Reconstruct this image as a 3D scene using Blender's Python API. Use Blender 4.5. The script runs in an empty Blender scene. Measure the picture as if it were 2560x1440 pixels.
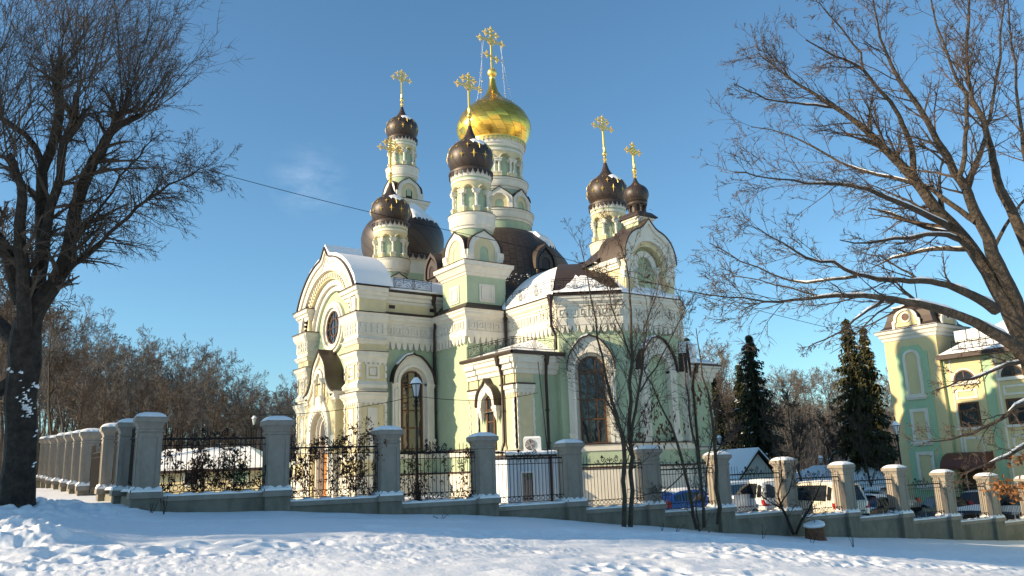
import bpy, math, random
import numpy as np
from mathutils import Vector, Matrix
from mathutils.geometry import tessellate_polygon
random.seed(7)
R = math.radians
PI = math.pi
scene = bpy.context.scene
COL = scene.collection

# ------------------------------------------------------------------ camera model (world z = 0 is the eye level)
FOC = 2035.04
CX, CY, CZ = 0.81643019, -0.09841898, -0.56899512
ROT = Matrix(((0.81643019, -0.09841898, -0.56899512),
              (-0.57635475, -0.19938759, -0.79250223),
              (-0.0354533, 0.97496579, -0.2195103)))
def ray(px, py): return ROT @ Vector((px - 1280, -(py - 720), -FOC))
def at(px, py, D): return ray(px, py) * (D / FOC)
def atx(px, py, x): r = ray(px, py); return r * (x / r.x)
def onplane(px, py, p, n):
    r = ray(px, py); t = (p[0]*n[0] + p[1]*n[1]) / (r.x*n[0] + r.y*n[1]); return r * t

# ------------------------------------------------------------------ materials
MATS = {}
def newmat(name):
    m = bpy.data.materials.new(name); m.use_nodes = True
    nt = m.node_tree; b = nt.nodes['Principled BSDF']
    MATS[name] = m
    return m, nt, b
def N(nt, t, **kw):
    n = nt.nodes.new(t)
    for k, v in kw.items():
        if k in n.inputs.keys(): n.inputs[k].default_value = v
        else: setattr(n, k, v)
    return n
def mth(nt, op, a, b=None, c=None):
    n = nt.nodes.new('ShaderNodeMath'); n.operation = op
    for i, x in enumerate((a, b, c)):
        if x is None: continue
        if isinstance(x, (int, float)): n.inputs[i].default_value = x
        else: nt.links.new(x, n.inputs[i])
    return n.outputs[0]
def ramp(nt, fac, stops):
    r = nt.nodes.new('ShaderNodeValToRGB'); e = r.color_ramp.elements
    e[0].position, e[0].color = stops[0][0], (*stops[0][1], 1)
    e[1].position, e[1].color = stops[-1][0], (*stops[-1][1], 1)
    for p, c in stops[1:-1]:
        x = e.new(p); x.color = (*c, 1)
    nt.links.new(fac, r.inputs[0]); return r.outputs[0]
def mul(c, k): return tuple(min(1, x*k) for x in c)
def basic(name, col, rough=.7, metal=0, var=.08, scale=3, bump=0, bscale=40, spec=.3, stain=0, bdist=.02):
    m, nt, b = newmat(name)
    tc = N(nt, 'ShaderNodeTexCoord')
    n = N(nt, 'ShaderNodeTexNoise', Scale=scale, Detail=6.0, Roughness=.6)
    nt.links.new(tc.outputs['Object'], n.inputs['Vector'])
    c = ramp(nt, n.outputs['Fac'], [(.3, mul(col, 1-var)), (.55, col), (.75, mul(col, 1+var))])
    if stain:
        n2 = N(nt, 'ShaderNodeTexNoise', Scale=1.1, Detail=8.0, Roughness=.7, Distortion=.6)
        mp = N(nt, 'ShaderNodeMapping'); mp.inputs['Scale'].default_value = (1, 1, .35)
        nt.links.new(tc.outputs['Object'], mp.inputs[0]); nt.links.new(mp.outputs[0], n2.inputs['Vector'])
        f = ramp(nt, n2.outputs['Fac'], [(.42, (1, 1, 1)), (.72, (1-stain,)*3)])
        mx = N(nt, 'ShaderNodeMix', data_type='RGBA', blend_type='MULTIPLY'); mx.inputs[0].default_value = 1
        nt.links.new(c, mx.inputs[6]); nt.links.new(f, mx.inputs[7]); c = mx.outputs[2]
    nt.links.new(c, b.inputs['Base Color'])
    b.inputs['Roughness'].default_value = rough; b.inputs['Metallic'].default_value = metal
    b.inputs['Specular IOR Level'].default_value = spec
    if bump:
        nb = N(nt, 'ShaderNodeTexNoise', Scale=bscale, Detail=5.0)
        nt.links.new(tc.outputs['Object'], nb.inputs['Vector'])
        bp = N(nt, 'ShaderNodeBump', Strength=bump, Distance=bdist)
        nt.links.new(nb.outputs['Fac'], bp.inputs['Height']); nt.links.new(bp.outputs[0], b.inputs['Normal'])
    return m
GREEN = basic('green_plaster', (.415, .49, .325), .85, var=.06, bump=.15, stain=.17)
CREAM = basic('cream_plaster', (.67, .57, .34), .85, var=.06, bump=.15, stain=.15)
WHITE = basic('white_plaster', (.72, .67, .56), .8, var=.05, bump=.1, stain=.15)
STONE = basic('grey_stone', (.30, .262, .215), .8, var=.10, scale=6, bump=.4, bscale=60, stain=.30)
CONC = basic('raw_concrete', (.22, .20, .155), .85, var=.16, scale=2.5, bump=.4, bscale=50, stain=.45)
IRON = basic('black_iron', (.010, .010, .011), .6, var=.2, spec=.2)
BROWN = basic('brown_sheet_metal', (.060, .040, .029), .5, metal=.15, var=.15, scale=2, spec=.5)
DKBROWN = basic('dark_brown_trim', (.04, .022, .018), .45, var=.2)
WOOD = basic('brown_wood', (.10, .045, .02), .5, var=.25, scale=8)
ORANGE = basic('varnished_door_wood', (.42, .17, .05), .4, var=.2, scale=8)
BARK = basic('dark_bark', (.036, .029, .023), .9, var=.6, scale=5, bump=1.0, bscale=7, bdist=.12)
BARK2 = basic('grey_brown_bark', (.075, .058, .042), .9, var=.5, scale=7, bump=1.0, bscale=12, bdist=.06)
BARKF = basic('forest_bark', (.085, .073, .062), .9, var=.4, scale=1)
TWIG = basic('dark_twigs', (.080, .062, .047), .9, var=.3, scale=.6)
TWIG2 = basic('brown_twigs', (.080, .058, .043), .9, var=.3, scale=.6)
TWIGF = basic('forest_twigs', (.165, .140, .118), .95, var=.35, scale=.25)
BIRCH = basic('pale_birch_bark', (.42, .40, .37), .9, var=.3, scale=4)
DRYLEAF = basic('dry_red_brown_leaves', (.13, .052, .028), .85, var=.5, scale=6)
DRYLEAF2 = basic('dry_orange_leaves', (.24, .10, .035), .85, var=.4, scale=6)
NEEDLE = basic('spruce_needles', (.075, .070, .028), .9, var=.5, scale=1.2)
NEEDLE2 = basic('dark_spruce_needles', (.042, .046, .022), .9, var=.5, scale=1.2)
SIDING = basic('white_corrugated_siding', (.70, .74, .78), .5, var=.03)
PLASTIC = basic('white_plastic', (.75, .75, .73), .4, var=.02)
RUBBER = basic('black_rubber', (.015, .015, .015), .8)
CHROME = basic('grey_alloy', (.5, .5, .52), .3, metal=.8)
REDLAMP = basic('red_lamp_plastic', (.38, .01, .012), .25, spec=.6)
GREENB = basic('mint_plaster', (.35, .50, .31), .85, var=.05, bump=.1, stain=.08)
CREAMB = basic('sand_plaster', (.62, .52, .28), .85, var=.05, bump=.1, stain=.08)
STUMPW = basic('sawn_reddish_wood', (.16, .075, .04), .85, var=.4, scale=9, bump=.5)
AWN = basic('red_brown_awning', (.13, .045, .03), .5, var=.15)
GOLDP = basic('gold_leaf', (1.0, .66, .17), .36, metal=.85, var=.1, scale=6)
SNOWB = None
def glassmat(name, col, rough=.06, spec=.8):
    m, nt, b = newmat(name)
    b.inputs['Base Color'].default_value = (*col, 1); b.inputs['Roughness'].default_value = rough
    b.inputs['Specular IOR Level'].default_value = spec; b.inputs['IOR'].default_value = 1.5
    tc = N(nt, 'ShaderNodeTexCoord'); n = N(nt, 'ShaderNodeTexNoise', Scale=1.6, Detail=1.0)
    nt.links.new(tc.outputs['Object'], n.inputs['Vector'])
    bp = N(nt, 'ShaderNodeBump', Strength=.05, Distance=.1); nt.links.new(n.outputs['Fac'], bp.inputs['Height'])
    nt.links.new(bp.outputs[0], b.inputs['Normal'])
    return m
GLASS = glassmat('window_glass', (.02, .024, .03), .03, 1.0)
CARGLASS = glassmat('car_glass', (.015, .017, .02), .05)
LAMPGLASS = basic('frosted_lamp_glass', (.55, .57, .58), .35, var=.03)
def paint(name, col, metal=.0, rough=.3):
    m, nt, b = newmat(name)
    b.inputs['Base Color'].default_value = (*col, 1); b.inputs['Roughness'].default_value = rough
    b.inputs['Metallic'].default_value = metal; b.inputs['Coat Weight'].default_value = .6
    b.inputs['Coat Roughness'].default_value = .08
    return m
def snowmat(name, sc=1.0, strength=.5, col=(.90, .895, .89)):
    m, nt, b = newmat(name)
    tc = N(nt, 'ShaderNodeTexCoord')
    n1 = N(nt, 'ShaderNodeTexNoise', Scale=9*sc, Detail=8.0, Roughness=.65)
    n2 = N(nt, 'ShaderNodeTexNoise', Scale=60*sc, Detail=4.0)
    for n in (n1, n2): nt.links.new(tc.outputs['Object'], n.inputs['Vector'])
    s = mth(nt, 'ADD', n1.outputs['Fac'], mth(nt, 'MULTIPLY', n2.outputs['Fac'], .25))
    bp = N(nt, 'ShaderNodeBump', Strength=strength, Distance=.05)
    nt.links.new(s, bp.inputs['Height']); nt.links.new(bp.outputs[0], b.inputs['Normal'])
    c = ramp(nt, n1.outputs['Fac'], [(.3, mul(col, .95)), (.7, col)])
    nt.links.new(c, b.inputs['Base Color']); b.inputs['Roughness'].default_value = .65
    b.inputs['Specular IOR Level'].default_value = .25
    return m
SNOW = snowmat('snow', 1, .4)
def uvmetal(name, col, nu, twist, rough, metal, nv=0, jitter=0, line=.07, dark=.35):
    """sheet metal laid in spiral strips; seams follow the unwrapped surface"""
    m, nt, b = newmat(name)
    uv = N(nt, 'ShaderNodeUVMap'); sp = N(nt, 'ShaderNodeSeparateXYZ'); nt.links.new(uv.outputs[0], sp.inputs[0])
    u, v = sp.outputs[0], sp.outputs[1]
    a = mth(nt, 'ADD', mth(nt, 'MULTIPLY', u, nu), mth(nt, 'MULTIPLY', v, twist))
    fu = mth(nt, 'FRACT', a)
    ln = mth(nt, 'LESS_THAN', fu, line)
    fl = mth(nt, 'FLOOR', a)
    vv = mth(nt, 'ADD', mth(nt, 'MULTIPLY', v, nv), mth(nt, 'MULTIPLY', mth(nt, 'MODULO', fl, 2), .5)) if nv else None
    if nv:
        ln = mth(nt, 'MAXIMUM', ln, mth(nt, 'LESS_THAN', mth(nt, 'FRACT', vv), line))
    cb = N(nt, 'ShaderNodeCombineXYZ'); nt.links.new(fl, cb.inputs[0])
    if nv: nt.links.new(mth(nt, 'FLOOR', vv), cb.inputs[1])
    wn = N(nt, 'ShaderNodeTexWhiteNoise'); nt.links.new(cb.outputs[0], wn.inputs[0])
    val = mth(nt, 'MULTIPLY', mth(nt, 'SUBTRACT', 1, mth(nt, 'MULTIPLY', ln, dark)), mth(nt, 'ADD', .85, mth(nt, 'MULTIPLY', wn.outputs['Value'], .3)))
    hs = N(nt, 'ShaderNodeMix', data_type='RGBA', blend_type='MULTIPLY'); hs.inputs[0].default_value = 1
    hs.inputs[6].default_value = (*col, 1); nt.links.new(val, hs.inputs[7])
    nt.links.new(hs.outputs[2], b.inputs['Base Color'])
    b.inputs['Roughness'].default_value = rough; b.inputs['Metallic'].default_value = metal
    if jitter:
        g = N(nt, 'ShaderNodeNewGeometry')
        s1 = N(nt, 'ShaderNodeVectorMath', operation='SUBTRACT'); nt.links.new(wn.outputs['Color'], s1.inputs[0]); s1.inputs[1].default_value = (.5, .5, .5)
        s2 = N(nt, 'ShaderNodeVectorMath', operation='SCALE'); nt.links.new(s1.outputs[0], s2.inputs[0]); s2.inputs['Scale'].default_value = jitter
        s3 = N(nt, 'ShaderNodeVectorMath', operation='ADD'); nt.links.new(g.outputs['Normal'], s3.inputs[0]); nt.links.new(s2.outputs[0], s3.inputs[1])
        s4 = N(nt, 'ShaderNodeVectorMath', operation='NORMALIZE'); nt.links.new(s3.outputs[0], s4.inputs[0])
        nt.links.new(s4.outputs[0], b.inputs['Normal'])
    else:
        bp = N(nt, 'ShaderNodeBump', Strength=.5, Distance=.03); nt.links.new(ln, bp.inputs['Height']); nt.links.new(bp.outputs[0], b.inputs['Normal'])
    return m
GOLD = uvmetal('gold_dome_sheets', (1.0, .58, .10), 22, 1.0, .24, .95, nv=1.7, jitter=.24, line=.05, dark=.6)
DOMEB = uvmetal('brown_spiral_dome', (.050, .033, .025), 18, 1.1, .45, .15, line=.10, dark=.6)
SCALE = uvmetal('brown_scale_tiles', (.060, .043, .033), 74, .0, .5, .25, nv=2.6, line=.13, dark=.65)

# ------------------------------------------------------------------ mesh builder
class MB:
    def __init__(s): s.v = []; s.f = []; s.m = []; s.mats = []; s.sm = []; s.uv = {}
    def mi(s, mat):
        if mat not in s.mats: s.mats.append(mat)
        return s.mats.index(mat)
    def addv(s, vs): o = len(s.v); s.v.extend([tuple(v) for v in vs]); return o
    def add(s, vs, fs, mat, smooth=False, uvs=None, o=None):
        if o is None: o = s.addv(vs)
        i = s.mi(mat)
        for k, f in enumerate(fs):
            if uvs: s.uv[len(s.f)] = uvs[k]
            s.f.append([o + j for j in f]); s.m.append(i); s.sm.append(smooth)
    def build(s, name, parent=None, loc=(0, 0, 0), org=(0, 0, 0)):
        me = bpy.data.meshes.new(name)
        v = [(a - org[0], b - org[1], c - org[2]) for a, b, c in s.v] if any(org) else s.v
        me.from_pydata(v, [], s.f)
        for m in s.mats: me.materials.append(m)
        me.polygons.foreach_set('material_index', s.m)
        me.polygons.foreach_set('use_smooth', s.sm)
        if s.uv:
            uvl = me.uv_layers.new(name='UVMap')
            for fi, uvs in s.uv.items():
                for li, q in zip(me.polygons[fi].loop_indices, uvs): uvl.data[li].uv = q
        me.update()
        if any(s.sm): me.set_sharp_from_angle(angle=R(38))
        o = bpy.data.objects.new(name, me); COL.objects.link(o)
        o.location = loc
        if parent: o.parent = parent
        return o
def tag(o, label=None, cat=None, group=None, kind=None):
    for k, x in (('label', label), ('category', cat), ('group', group), ('kind', kind)):
        if x: o[k] = x
    if cat and not kind: o['kind'] = 'thing'
    return o
def empty(name, loc, rz=0):
    o = bpy.data.objects.new(name, None); COL.objects.link(o); o.location = loc; o.rotation_euler = (0, 0, rz)
    o.empty_display_size = .3
    return o
CHILD = {}
def children(o): return [c for c in COL.objects if c.parent == o]
def copy_tree(o, parent=None):
    c = o.copy(); COL.objects.link(c)
    if parent: c.parent = parent
    for ch in children(o): copy_tree(ch, c)
    return c

# ------------------------------------------------------------------ shapes
def box(mb, x0, x1, y0, y1, z0, z1, mat):
    vs = [(x0, y0, z0), (x1, y0, z0), (x1, y1, z0), (x0, y1, z0), (x0, y0, z1), (x1, y0, z1), (x1, y1, z1), (x0, y1, z1)]
    mb.add(vs, [(3, 2, 1, 0), (4, 5, 6, 7), (0, 1, 5, 4), (1, 2, 6, 5), (2, 3, 7, 6), (3, 0, 4, 7)], mat)
class Fr:
    """wall frame: u along the wall, z up, w outward"""
    def __init__(s, o, u):
        s.o = Vector((o[0], o[1], 0)); s.u = Vector((u[0], u[1], 0)).normalized(); s.w = Vector((s.u.y, -s.u.x, 0))
    def p(s, a, z, w): return s.o + s.u*a + s.w*w + Vector((0, 0, z))
def ext(mb, fr, outer, w0, w1, mat, holes=(), side=None, hside=None):
    """extrude a wall polygon (u,z) from w0 out to w1"""
    loops = [list(outer)] + [list(h) for h in holes]
    flat = [q for l in loops for q in l]
    tris = tessellate_polygon([[Vector((q[0], q[1], 0)) for q in l] for l in loops])
    n = len(flat)
    fs = []
    for t in tris:
        a, b, c = (flat[i] for i in t)
        if (b[0]-a[0])*(c[1]-a[1]) - (b[1]-a[1])*(c[0]-a[0]) < 0: t = (t[0], t[2], t[1])
        fs.append(tuple(t))
    mb.add([fr.p(q[0], q[1], w1) for q in flat], fs, mat)
    k = 0
    for li, l in enumerate(loops):
        m = len(l); A = sum(l[i][0]*l[(i+1) % m][1] - l[(i+1) % m][0]*l[i][1] for i in range(m))
        vs = [fr.p(q[0], q[1], w0) for q in l] + [fr.p(q[0], q[1], w1) for q in l]
        q4 = []
        for i in range(m):
            j = (i+1) % m
            ccw = (A > 0) == (li == 0)
            q4.append((i, j, m+j, m+i) if ccw else (j, i, m+i, m+j))
        mb.add(vs, q4, (side if li == 0 else hside) or side or mat)
def rect(a0, a1, z0, z1): return [(a0, z0), (a1, z0), (a1, z1), (a0, z1)]
def slab(mb, fr, a0, a1, z0, z1, w0, w1, mat): ext(mb, fr, rect(a0, a1, z0, z1), w0, w1, mat)
def fbox(mb, fr, a0, a1, z0, z1, w0, w1, mat):
    vs = [fr.p(a, z, w) for w in (w0, w1) for a, z in rect(a0, a1, z0, z1)]
    mb.add(vs, [(3, 2, 1, 0), (4, 5, 6, 7), (0, 1, 5, 4), (1, 2, 6, 5), (2, 3, 7, 6), (3, 0, 4, 7)], mat)
def arch(c, hw, zb, zs, n=14):
    return [(c+hw, zb)] + [(c+hw*math.cos(t*PI/n), zs+hw*math.sin(t*PI/n)) for t in range(n+1)] + [(c-hw, zb)] if zb < zs else \
           [(c+hw*math.cos(t*PI/n), zs+hw*math.sin(t*PI/n)) for t in range(n+1)]
def bez(p0, p1, p2, p3, n):
    r = []
    for i in range(n+1):
        t = i/n; s = 1-t
        r.append(tuple(s**3*a+3*s*s*t*b+3*s*t*t*c+t**3*d for a, b, c, d in zip(p0, p1, p2, p3)))
    return r
def keel(c, hw, zb, zs, za, n=9, tip=.3):
    """ogee (keel) arch outline, counter-clockwise"""
    h = za - zs; k = 1-tip
    right = bez((hw, zs), (hw, zs+.42*h), (.72*hw, zs+.66*h), (.36*hw, zs+k*h*1.12), n)
    right += bez((.36*hw, zs+k*h*1.12), (.22*hw, zs+k*h*1.19), (.08*hw, zs+.93*h), (0, za), 4)[1:]
    pts = ([(hw, zb)] if zb < zs - 1e-6 else []) + right
    left = [(-x, z) for x, z in reversed(pts[:-1])]
    return [(c+x, z) for x, z in pts + left]
def circ(c, z, r, n=32): return [(c+r*math.cos(2*PI*i/n), z+r*math.sin(2*PI*i/n)) for i in range(n)]
def sweep(mb, plan, prof, mats, closed=False, cap=True):
    """profile (offset outward, z) swept along a counter-clockwise plan line with mitred corners"""
    n = len(plan); P = [Vector(p) for p in plan]
    def nrm(a, b): d = (b-a).normalized(); return Vector((d.y, -d.x))
    mit = []
    for i in range(n):
        if closed or 0 < i < n-1:
            n1 = nrm(P[i-1], P[i]); n2 = nrm(P[i], P[(i+1) % n]); m = n1+n2; mit.append(m/max(.3, (1+n1.dot(n2))))
        else: mit.append(nrm(P[0], P[1]) if i == 0 else nrm(P[-2], P[-1]))
    k = len(prof)
    vs = [(P[i].x+mit[i].x*o, P[i].y+mit[i].y*o, z) for i in range(n) for o, z in prof]
    off = mb.addv(vs)
    for s in range(k-1):
        fs = []
        for i in range(n if closed else n-1):
            j = (i+1) % n
            fs.append((i*k+s, j*k+s, j*k+s+1, i*k+s+1))
        mb.add(None, fs, mats[s] if isinstance(mats, (list, tuple)) else mats, o=off)
    if cap and not closed:
        mt = mats[0] if isinstance(mats, (list, tuple)) else mats
        for i, fl in ((0, True), (n-1, False)):
            ring = [vs[i*k+s] for s in range(k)]
            idx = list(range(k)); mb.add(ring, [idx[::-1] if fl else idx], mt)
def lathe(mb, cx, cy, prof, n, mats, smooth=True, rot=0, uvs=1.0):
    k = len(prof); vs = []
    for i in range(n):
        a = 2*PI*(i+rot)/n
        vs += [(cx+r*math.cos(a), cy+r*math.sin(a), z) for r, z in prof]
    L = [0]; off = mb.addv(vs)
    for s in range(k-1): L.append(L[-1]+math.hypot(prof[s+1][0]-prof[s][0], prof[s+1][1]-prof[s][1]))
    for s in range(k-1):
        fs = []; uv = []
        for i in range(n):
            j = (i+1) % n
            fs.append((i*k+s, j*k+s, j*k+s+1, i*k+s+1))
            uv.append(((i/n, L[s]), ((i+1)/n, L[s]), ((i+1)/n, L[s+1]), (i/n, L[s+1])))
        mb.add(None, fs, mats[s] if isinstance(mats, (list, tuple)) else mats, smooth, uv, o=off)
def tube(mb, pts, rads, n, mat, smooth=True, cap=False):
    if isinstance(rads, (int, float)): rads = [rads]*len(pts)
    pts = [Vector(p) for p in pts]; vs = []; m = len(pts)
    d0 = (pts[1]-pts[0]).normalized()
    up = Vector((0, 0, 1)) if abs(d0.z) < .9 else Vector((1, 0, 0))
    for i in range(m):
        d = (pts[min(i+1, m-1)]-pts[max(i-1, 0)])
        d = d.normalized() if d.length > 1e-9 else d0
        x = d.cross(up)
        if x.length < 1e-3: x = d.cross(Vector((0, 1, 0)))
        x.normalize(); y = x.cross(d)
        for j in range(n):
            a = 2*PI*j/n; vs.append(pts[i]+(x*math.cos(a)+y*math.sin(a))*rads[i])
    fs = [(i*n+j, i*n+(j+1) % n, (i+1)*n+(j+1) % n, (i+1)*n+j) for i in range(m-1) for j in range(n)]
    if cap: fs += [tuple(range(n))[::-1], tuple(range((m-1)*n, m*n))]
    mb.add(vs, fs, mat, smooth)
def ball(mb, c, r, mat, n=10, sz=1.0, m=None):
    m = m or max(4, n//2+1)
    prof = [(max(1e-4, r*math.sin(PI*i/m)), c[2]-r*sz*math.cos(PI*i/m)) for i in range(m+1)]
    lathe(mb, c[0], c[1], prof, n, mat)
def spiral(c, r0, r1, a0, a1, n=14):
    return [(c[0]+(r0+(r1-r0)*i/n)*math.cos(a0+(a1-a0)*i/n), c[1]+(r0+(r1-r0)*i/n)*math.sin(a0+(a1-a0)*i/n)) for i in range(n+1)]
def smoothstep(e0, e1, x):
    t = np.clip((x-e0)/(e1-e0), 0, 1); return t*t*(3-2*t)
# ================================================================== THE CHURCH (x, y relative to the church centre, z from eye level)
CHX, CHY = 28.2, 40.65
church = empty('church', (CHX, CHY, -2.6))
tag(church, 'pale green and white onion-domed church with one golden main dome', 'church')
OFF = (0, 0, 2.6)
def part(mb, name, parent=None, label=None):
    o = mb.build(name, parent or church, (0, 0, 0) if parent else OFF)
    if label: o['label'] = label
    return o
def eye(a, b, c): return [a, b, c]

FX = -11.19                         # face of the arched transept front
fF = Fr((FX, 0), (0, -1))           # u = -y ; facade frame, outward -x
def fy(y): return -y
FC = -.27                           # facade centre in u (y = .27)

# ---------------- plain wall bodies (one mesh: the masonry the rest is laid on)
PLAN = [(-6.65, -3.45), (-6.65, -6.65), (-4.2, -6.65), (-4.2, -10.85), (-1.8, -12.7), (1.8, -12.7), (4.2, -10.85), (4.2, -6.65), (6.65, -6.65), (6.65, -3.45)]
def walls():
    mb = MB(); zb = -4.2
    full = [(-10.6, 4.0), (-10.6, -3.45)] + PLAN + [(10.6, -3.45), (10.6, 4.0), (4.4, 4.0), (4.4, 15.6), (-4.4, 15.6), (-4.4, 4.0)]
    sweep(mb, full, [(0, zb), (0, 8.02)], GREEN, closed=True)
    box(mb, -10.55, 10.55, -3.40, 3.95, 7.95, 9.34, GREEN)
    top = [(-4.3, -10.5), (-1.8, -12.5), (1.8, -12.5), (4.3, -10.5), (4.3, 15), (-4.3, 15)]
    box(mb, -6.6, 6.6, -6.6, 5, 7.9, 8.04, WHITE); box(mb, -4.15, 4.15, -10.7, 15, 7.88, 8.06, WHITE)
    return part(mb, 'wall')
walls()

# ---------------- plinth, frieze and cornice that run round the south side
def plinth():
    mb = MB(); pl = [(-9.75, -3.45)] + PLAN + [(10.6, -3.45)]
    sweep(mb, pl, [(.30, -4.2), (.30, -.05), (.36, -.02), (.36, .03), (.22, .08), (.20, .10), (.20, .74), (.26, .78), (.26, 1.0), (.32, 1.05), (.32, 1.10), (0.0, 1.16)],
          [WHITE, WHITE, DKBROWN, DKBROWN, WHITE, GREEN, WHITE, WHITE, WHITE, DKBROWN, DKBROWN])
    part(mb, 'plinth')
plinth()
SEGS = [((-9.7, -3.45), (-6.65, -3.45)), ((-6.65, -3.45), (-6.65, -6.65)), ((-6.65, -6.65), (-4.2, -6.65)), ((-4.2, -6.65), (-4.2, -10.85)),
        ((-4.2, -10.85), (-1.8, -12.7)), ((-1.8, -12.7), (1.8, -12.7)), ((1.8, -12.7), (4.2, -10.85))]
def scallops(mb, fr, L, zt, zl, w0, w1, n, mat):
    """row of hanging tongues under a frieze"""
    pts = [(L, zt)] ; s = L/n
    pts = [(0, zt)]
    for i in range(n):
        a = i*s
        for t, d in ((.04, .12), (.10, .30), (.2, .72), (.34, .95), (.5, 1.0), (.66, .95), (.8, .72), (.90, .30), (.96, .12)):
            pts.append((a+t*s, zt-d*(zt-zl)))
    pts.append((L, zt))
    ext(mb, fr, pts, w0, w1, mat)
def frieze():
    mb = MB()
    pl = [(-9.7, -3.45)] + PLAN
    prof = [(0, 6.62), (.16, 6.66), (.18, 6.95), (.12, 6.99), (.12, 7.55), (.17, 7.58), (.17, 7.66), (.22, 7.70), (.30, 7.78), (.30, 7.90), (.36, 7.94), (.36, 8.03), (.40, 8.035), (.40, 8.075), (0, 8.16)]
    sweep(mb, pl, prof, [WHITE]*12 + [DKBROWN, SNOW])
    for (a, b) in SEGS:
        d = Vector(b)-Vector(a); L = d.length; fr = Fr(a, d)
        n = max(4, round(L/.33)); scallops(mb, fr, L, 6.70, 6.28, 0, .13, n, WHITE)
        k = max(3, round(L/.52)); s = L/k
        for i in range(k):
            c = (i+.5)*s; h = .19
            ext(mb, fr, rect(c-h, c+h, 7.06, 7.06+2*h), .12, .175, WHITE, holes=[rect(c-h+.05, c+h-.05, 7.11, 7.01+2*h)])
            q = h-.07; z = 7.06+h
            vs = [fr.p(c-q, z-q, .121), fr.p(c+q, z-q, .121), fr.p(c+q, z+q, .121), fr.p(c-q, z+q, .121), fr.p(c, z, .19)]
            mb.add(vs, [(0, 1, 4), (1, 2, 4), (2, 3, 4), (3, 0, 4)], WHITE)
    part(mb, 'frieze')
frieze()

# ---------------- transept attic above the frieze
def attic():
    mb = MB()
    pl = [(-9.75, -3.45), (-4.2, -3.45)]
    sweep(mb, pl, [(-.02, 8.06), (-.02, 8.70), (.0, 8.72), (.02, 8.84), (.10, 8.88), (.12, 9.02), (.24, 9.10), (.26, 9.24), (.40, 9.28), (.40, 9.35), (0, 9.42)],
          [CREAM, WHITE, WHITE, WHITE, WHITE, WHITE, WHITE, DKBROWN, DKBROWN, DKBROWN])
    fr = Fr((-9.7, -3.45), (1, 0))
    for a in (.35, 2.75): 
        slab(mb, fr, a, a+.34, 8.44, 8.62, -.018, .005, DKBROWN)
    slab(mb, fr, .0, 3.05, 8.10, 8.17, -.015, .38, DKBROWN)
    part(mb, 'cornice')
attic()

# ---------------- corner pilasters of the transept front
def pilaster(y0, y1, xb):
    mb = MB()
    pl = [(FX+.75, y1), (FX, y1), (FX, y0), (xb, y0)]
    prof = [(.22, -4.2), (.22, -.02), (.28, 0), (.28, .05), (.15, .1), (.12, .75), (.2, .8), (.2, 1.0), (.24, 1.05), (0, 1.12),
            (0, 3.52), (.06, 3.56), (.08, 3.70), (.16, 3.84), (.20, 3.88), (.20, 4.00), (.26, 4.04), (.26, 4.08), (.0, 4.14),
            (.0, 4.20), (.10, 4.26), (.13, 4.42), (.03, 4.58), (.0, 4.62), (.0, 5.50), (.06, 5.54), (.08, 5.66), (.16, 5.82), (.20, 5.86), (.20, 6.02), (.25, 6.05), (.25, 6.09), (0, 6.15),
            (0, 6.42), (.08, 6.46), (.14, 6.56), (.14, 6.62), (.2, 6.64), (.2, 6.68), (.07, 6.74), (.05, 6.92), (.09, 6.95), (.10, 7.50), (.16, 7.58), (.26, 7.82), (.26, 7.96), (.33, 8.0), (.33, 8.06), (-.03, 8.14), (-.03, 8.74), (.05, 8.78), (.07, 8.92), (.15, 8.96), (.17, 9.1), (.26, 9.14), (.27, 9.33), (.33, 9.34), (.33, 9.40), (-.1, 9.5)]
    ms = []
    for i in range(len(prof)-1):
        z = (prof[i][1]+prof[i+1][1])/2
        m = WHITE
        if 8.15 < z < 8.74: m = CREAM
        if z > 9.335: m = DKBROWN
        if 1.12 < z < 3.5 or 4.62 < z < 5.5 or 6.15 < z < 6.42: m = CREAM
        if .1 < z < .75: m = CREAM
        if any(abs(z-q) < .025 for q in (4.06, 6.07, 8.03, .03)): m = DKBROWN
        ms.append(m)
    sweep(mb, pl, prof, ms)
    fr = Fr((FX, y1), (0, -1)); L = y1-y0
    fs = Fr((FX, y0), (1, 0)); L2 = xb-FX
    for f, l in ((fr, L), (fs, L2)):
        c = l/2
        for z0, z1 in ((7.0, 7.22), (7.27, 7.49)):
            n = 5
            for i in range(n):
                a = l*(i+.5)/n
                fbox(mb, f, a-.10, a+.045, z0+.02, z1, .085, .15, WHITE)
        for zt in (3.56, 5.54):
            for i in range(6):
                a = l*(i+.5)/6; fbox(mb, f, a-.07, a+.07, zt-.13, zt+.05, 0, .06, WHITE)
        ext(mb, f, rect(c-.36, c+.36, 4.72, 5.44), 0, .05, WHITE, holes=[rect(c-.24, c+.24, 4.84, 5.32)])
        ext(mb, f, rect(c-.17, c+.17, 4.91, 5.25), 0, .04, WHITE)
        ext(mb, f, rect(c-.26, c+.26, 1.3, 3.3), 0, .04, WHITE)
        for e0, e1 in ((.0, .13), (l-.13, l)):           # wavy quoin strips along the edges
            for k in range(5):
                z = 1.25+k*.46
                for dz, w in ((0, .05), (.14, .075), (.28, .05)):
                    fbox(mb, f, e0, e1, z+dz, z+dz+.135, 0, w, WHITE)
            for k in range(2): fbox(mb, f, e0, e1, 4.78+k*.36, 5.02+k*.36, 0, .06, WHITE)
    part(mb, 'pilaster')
pilaster(-3.76, -2.2, -9.66)
pilaster(2.85, 4.3, -9.66)

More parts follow.
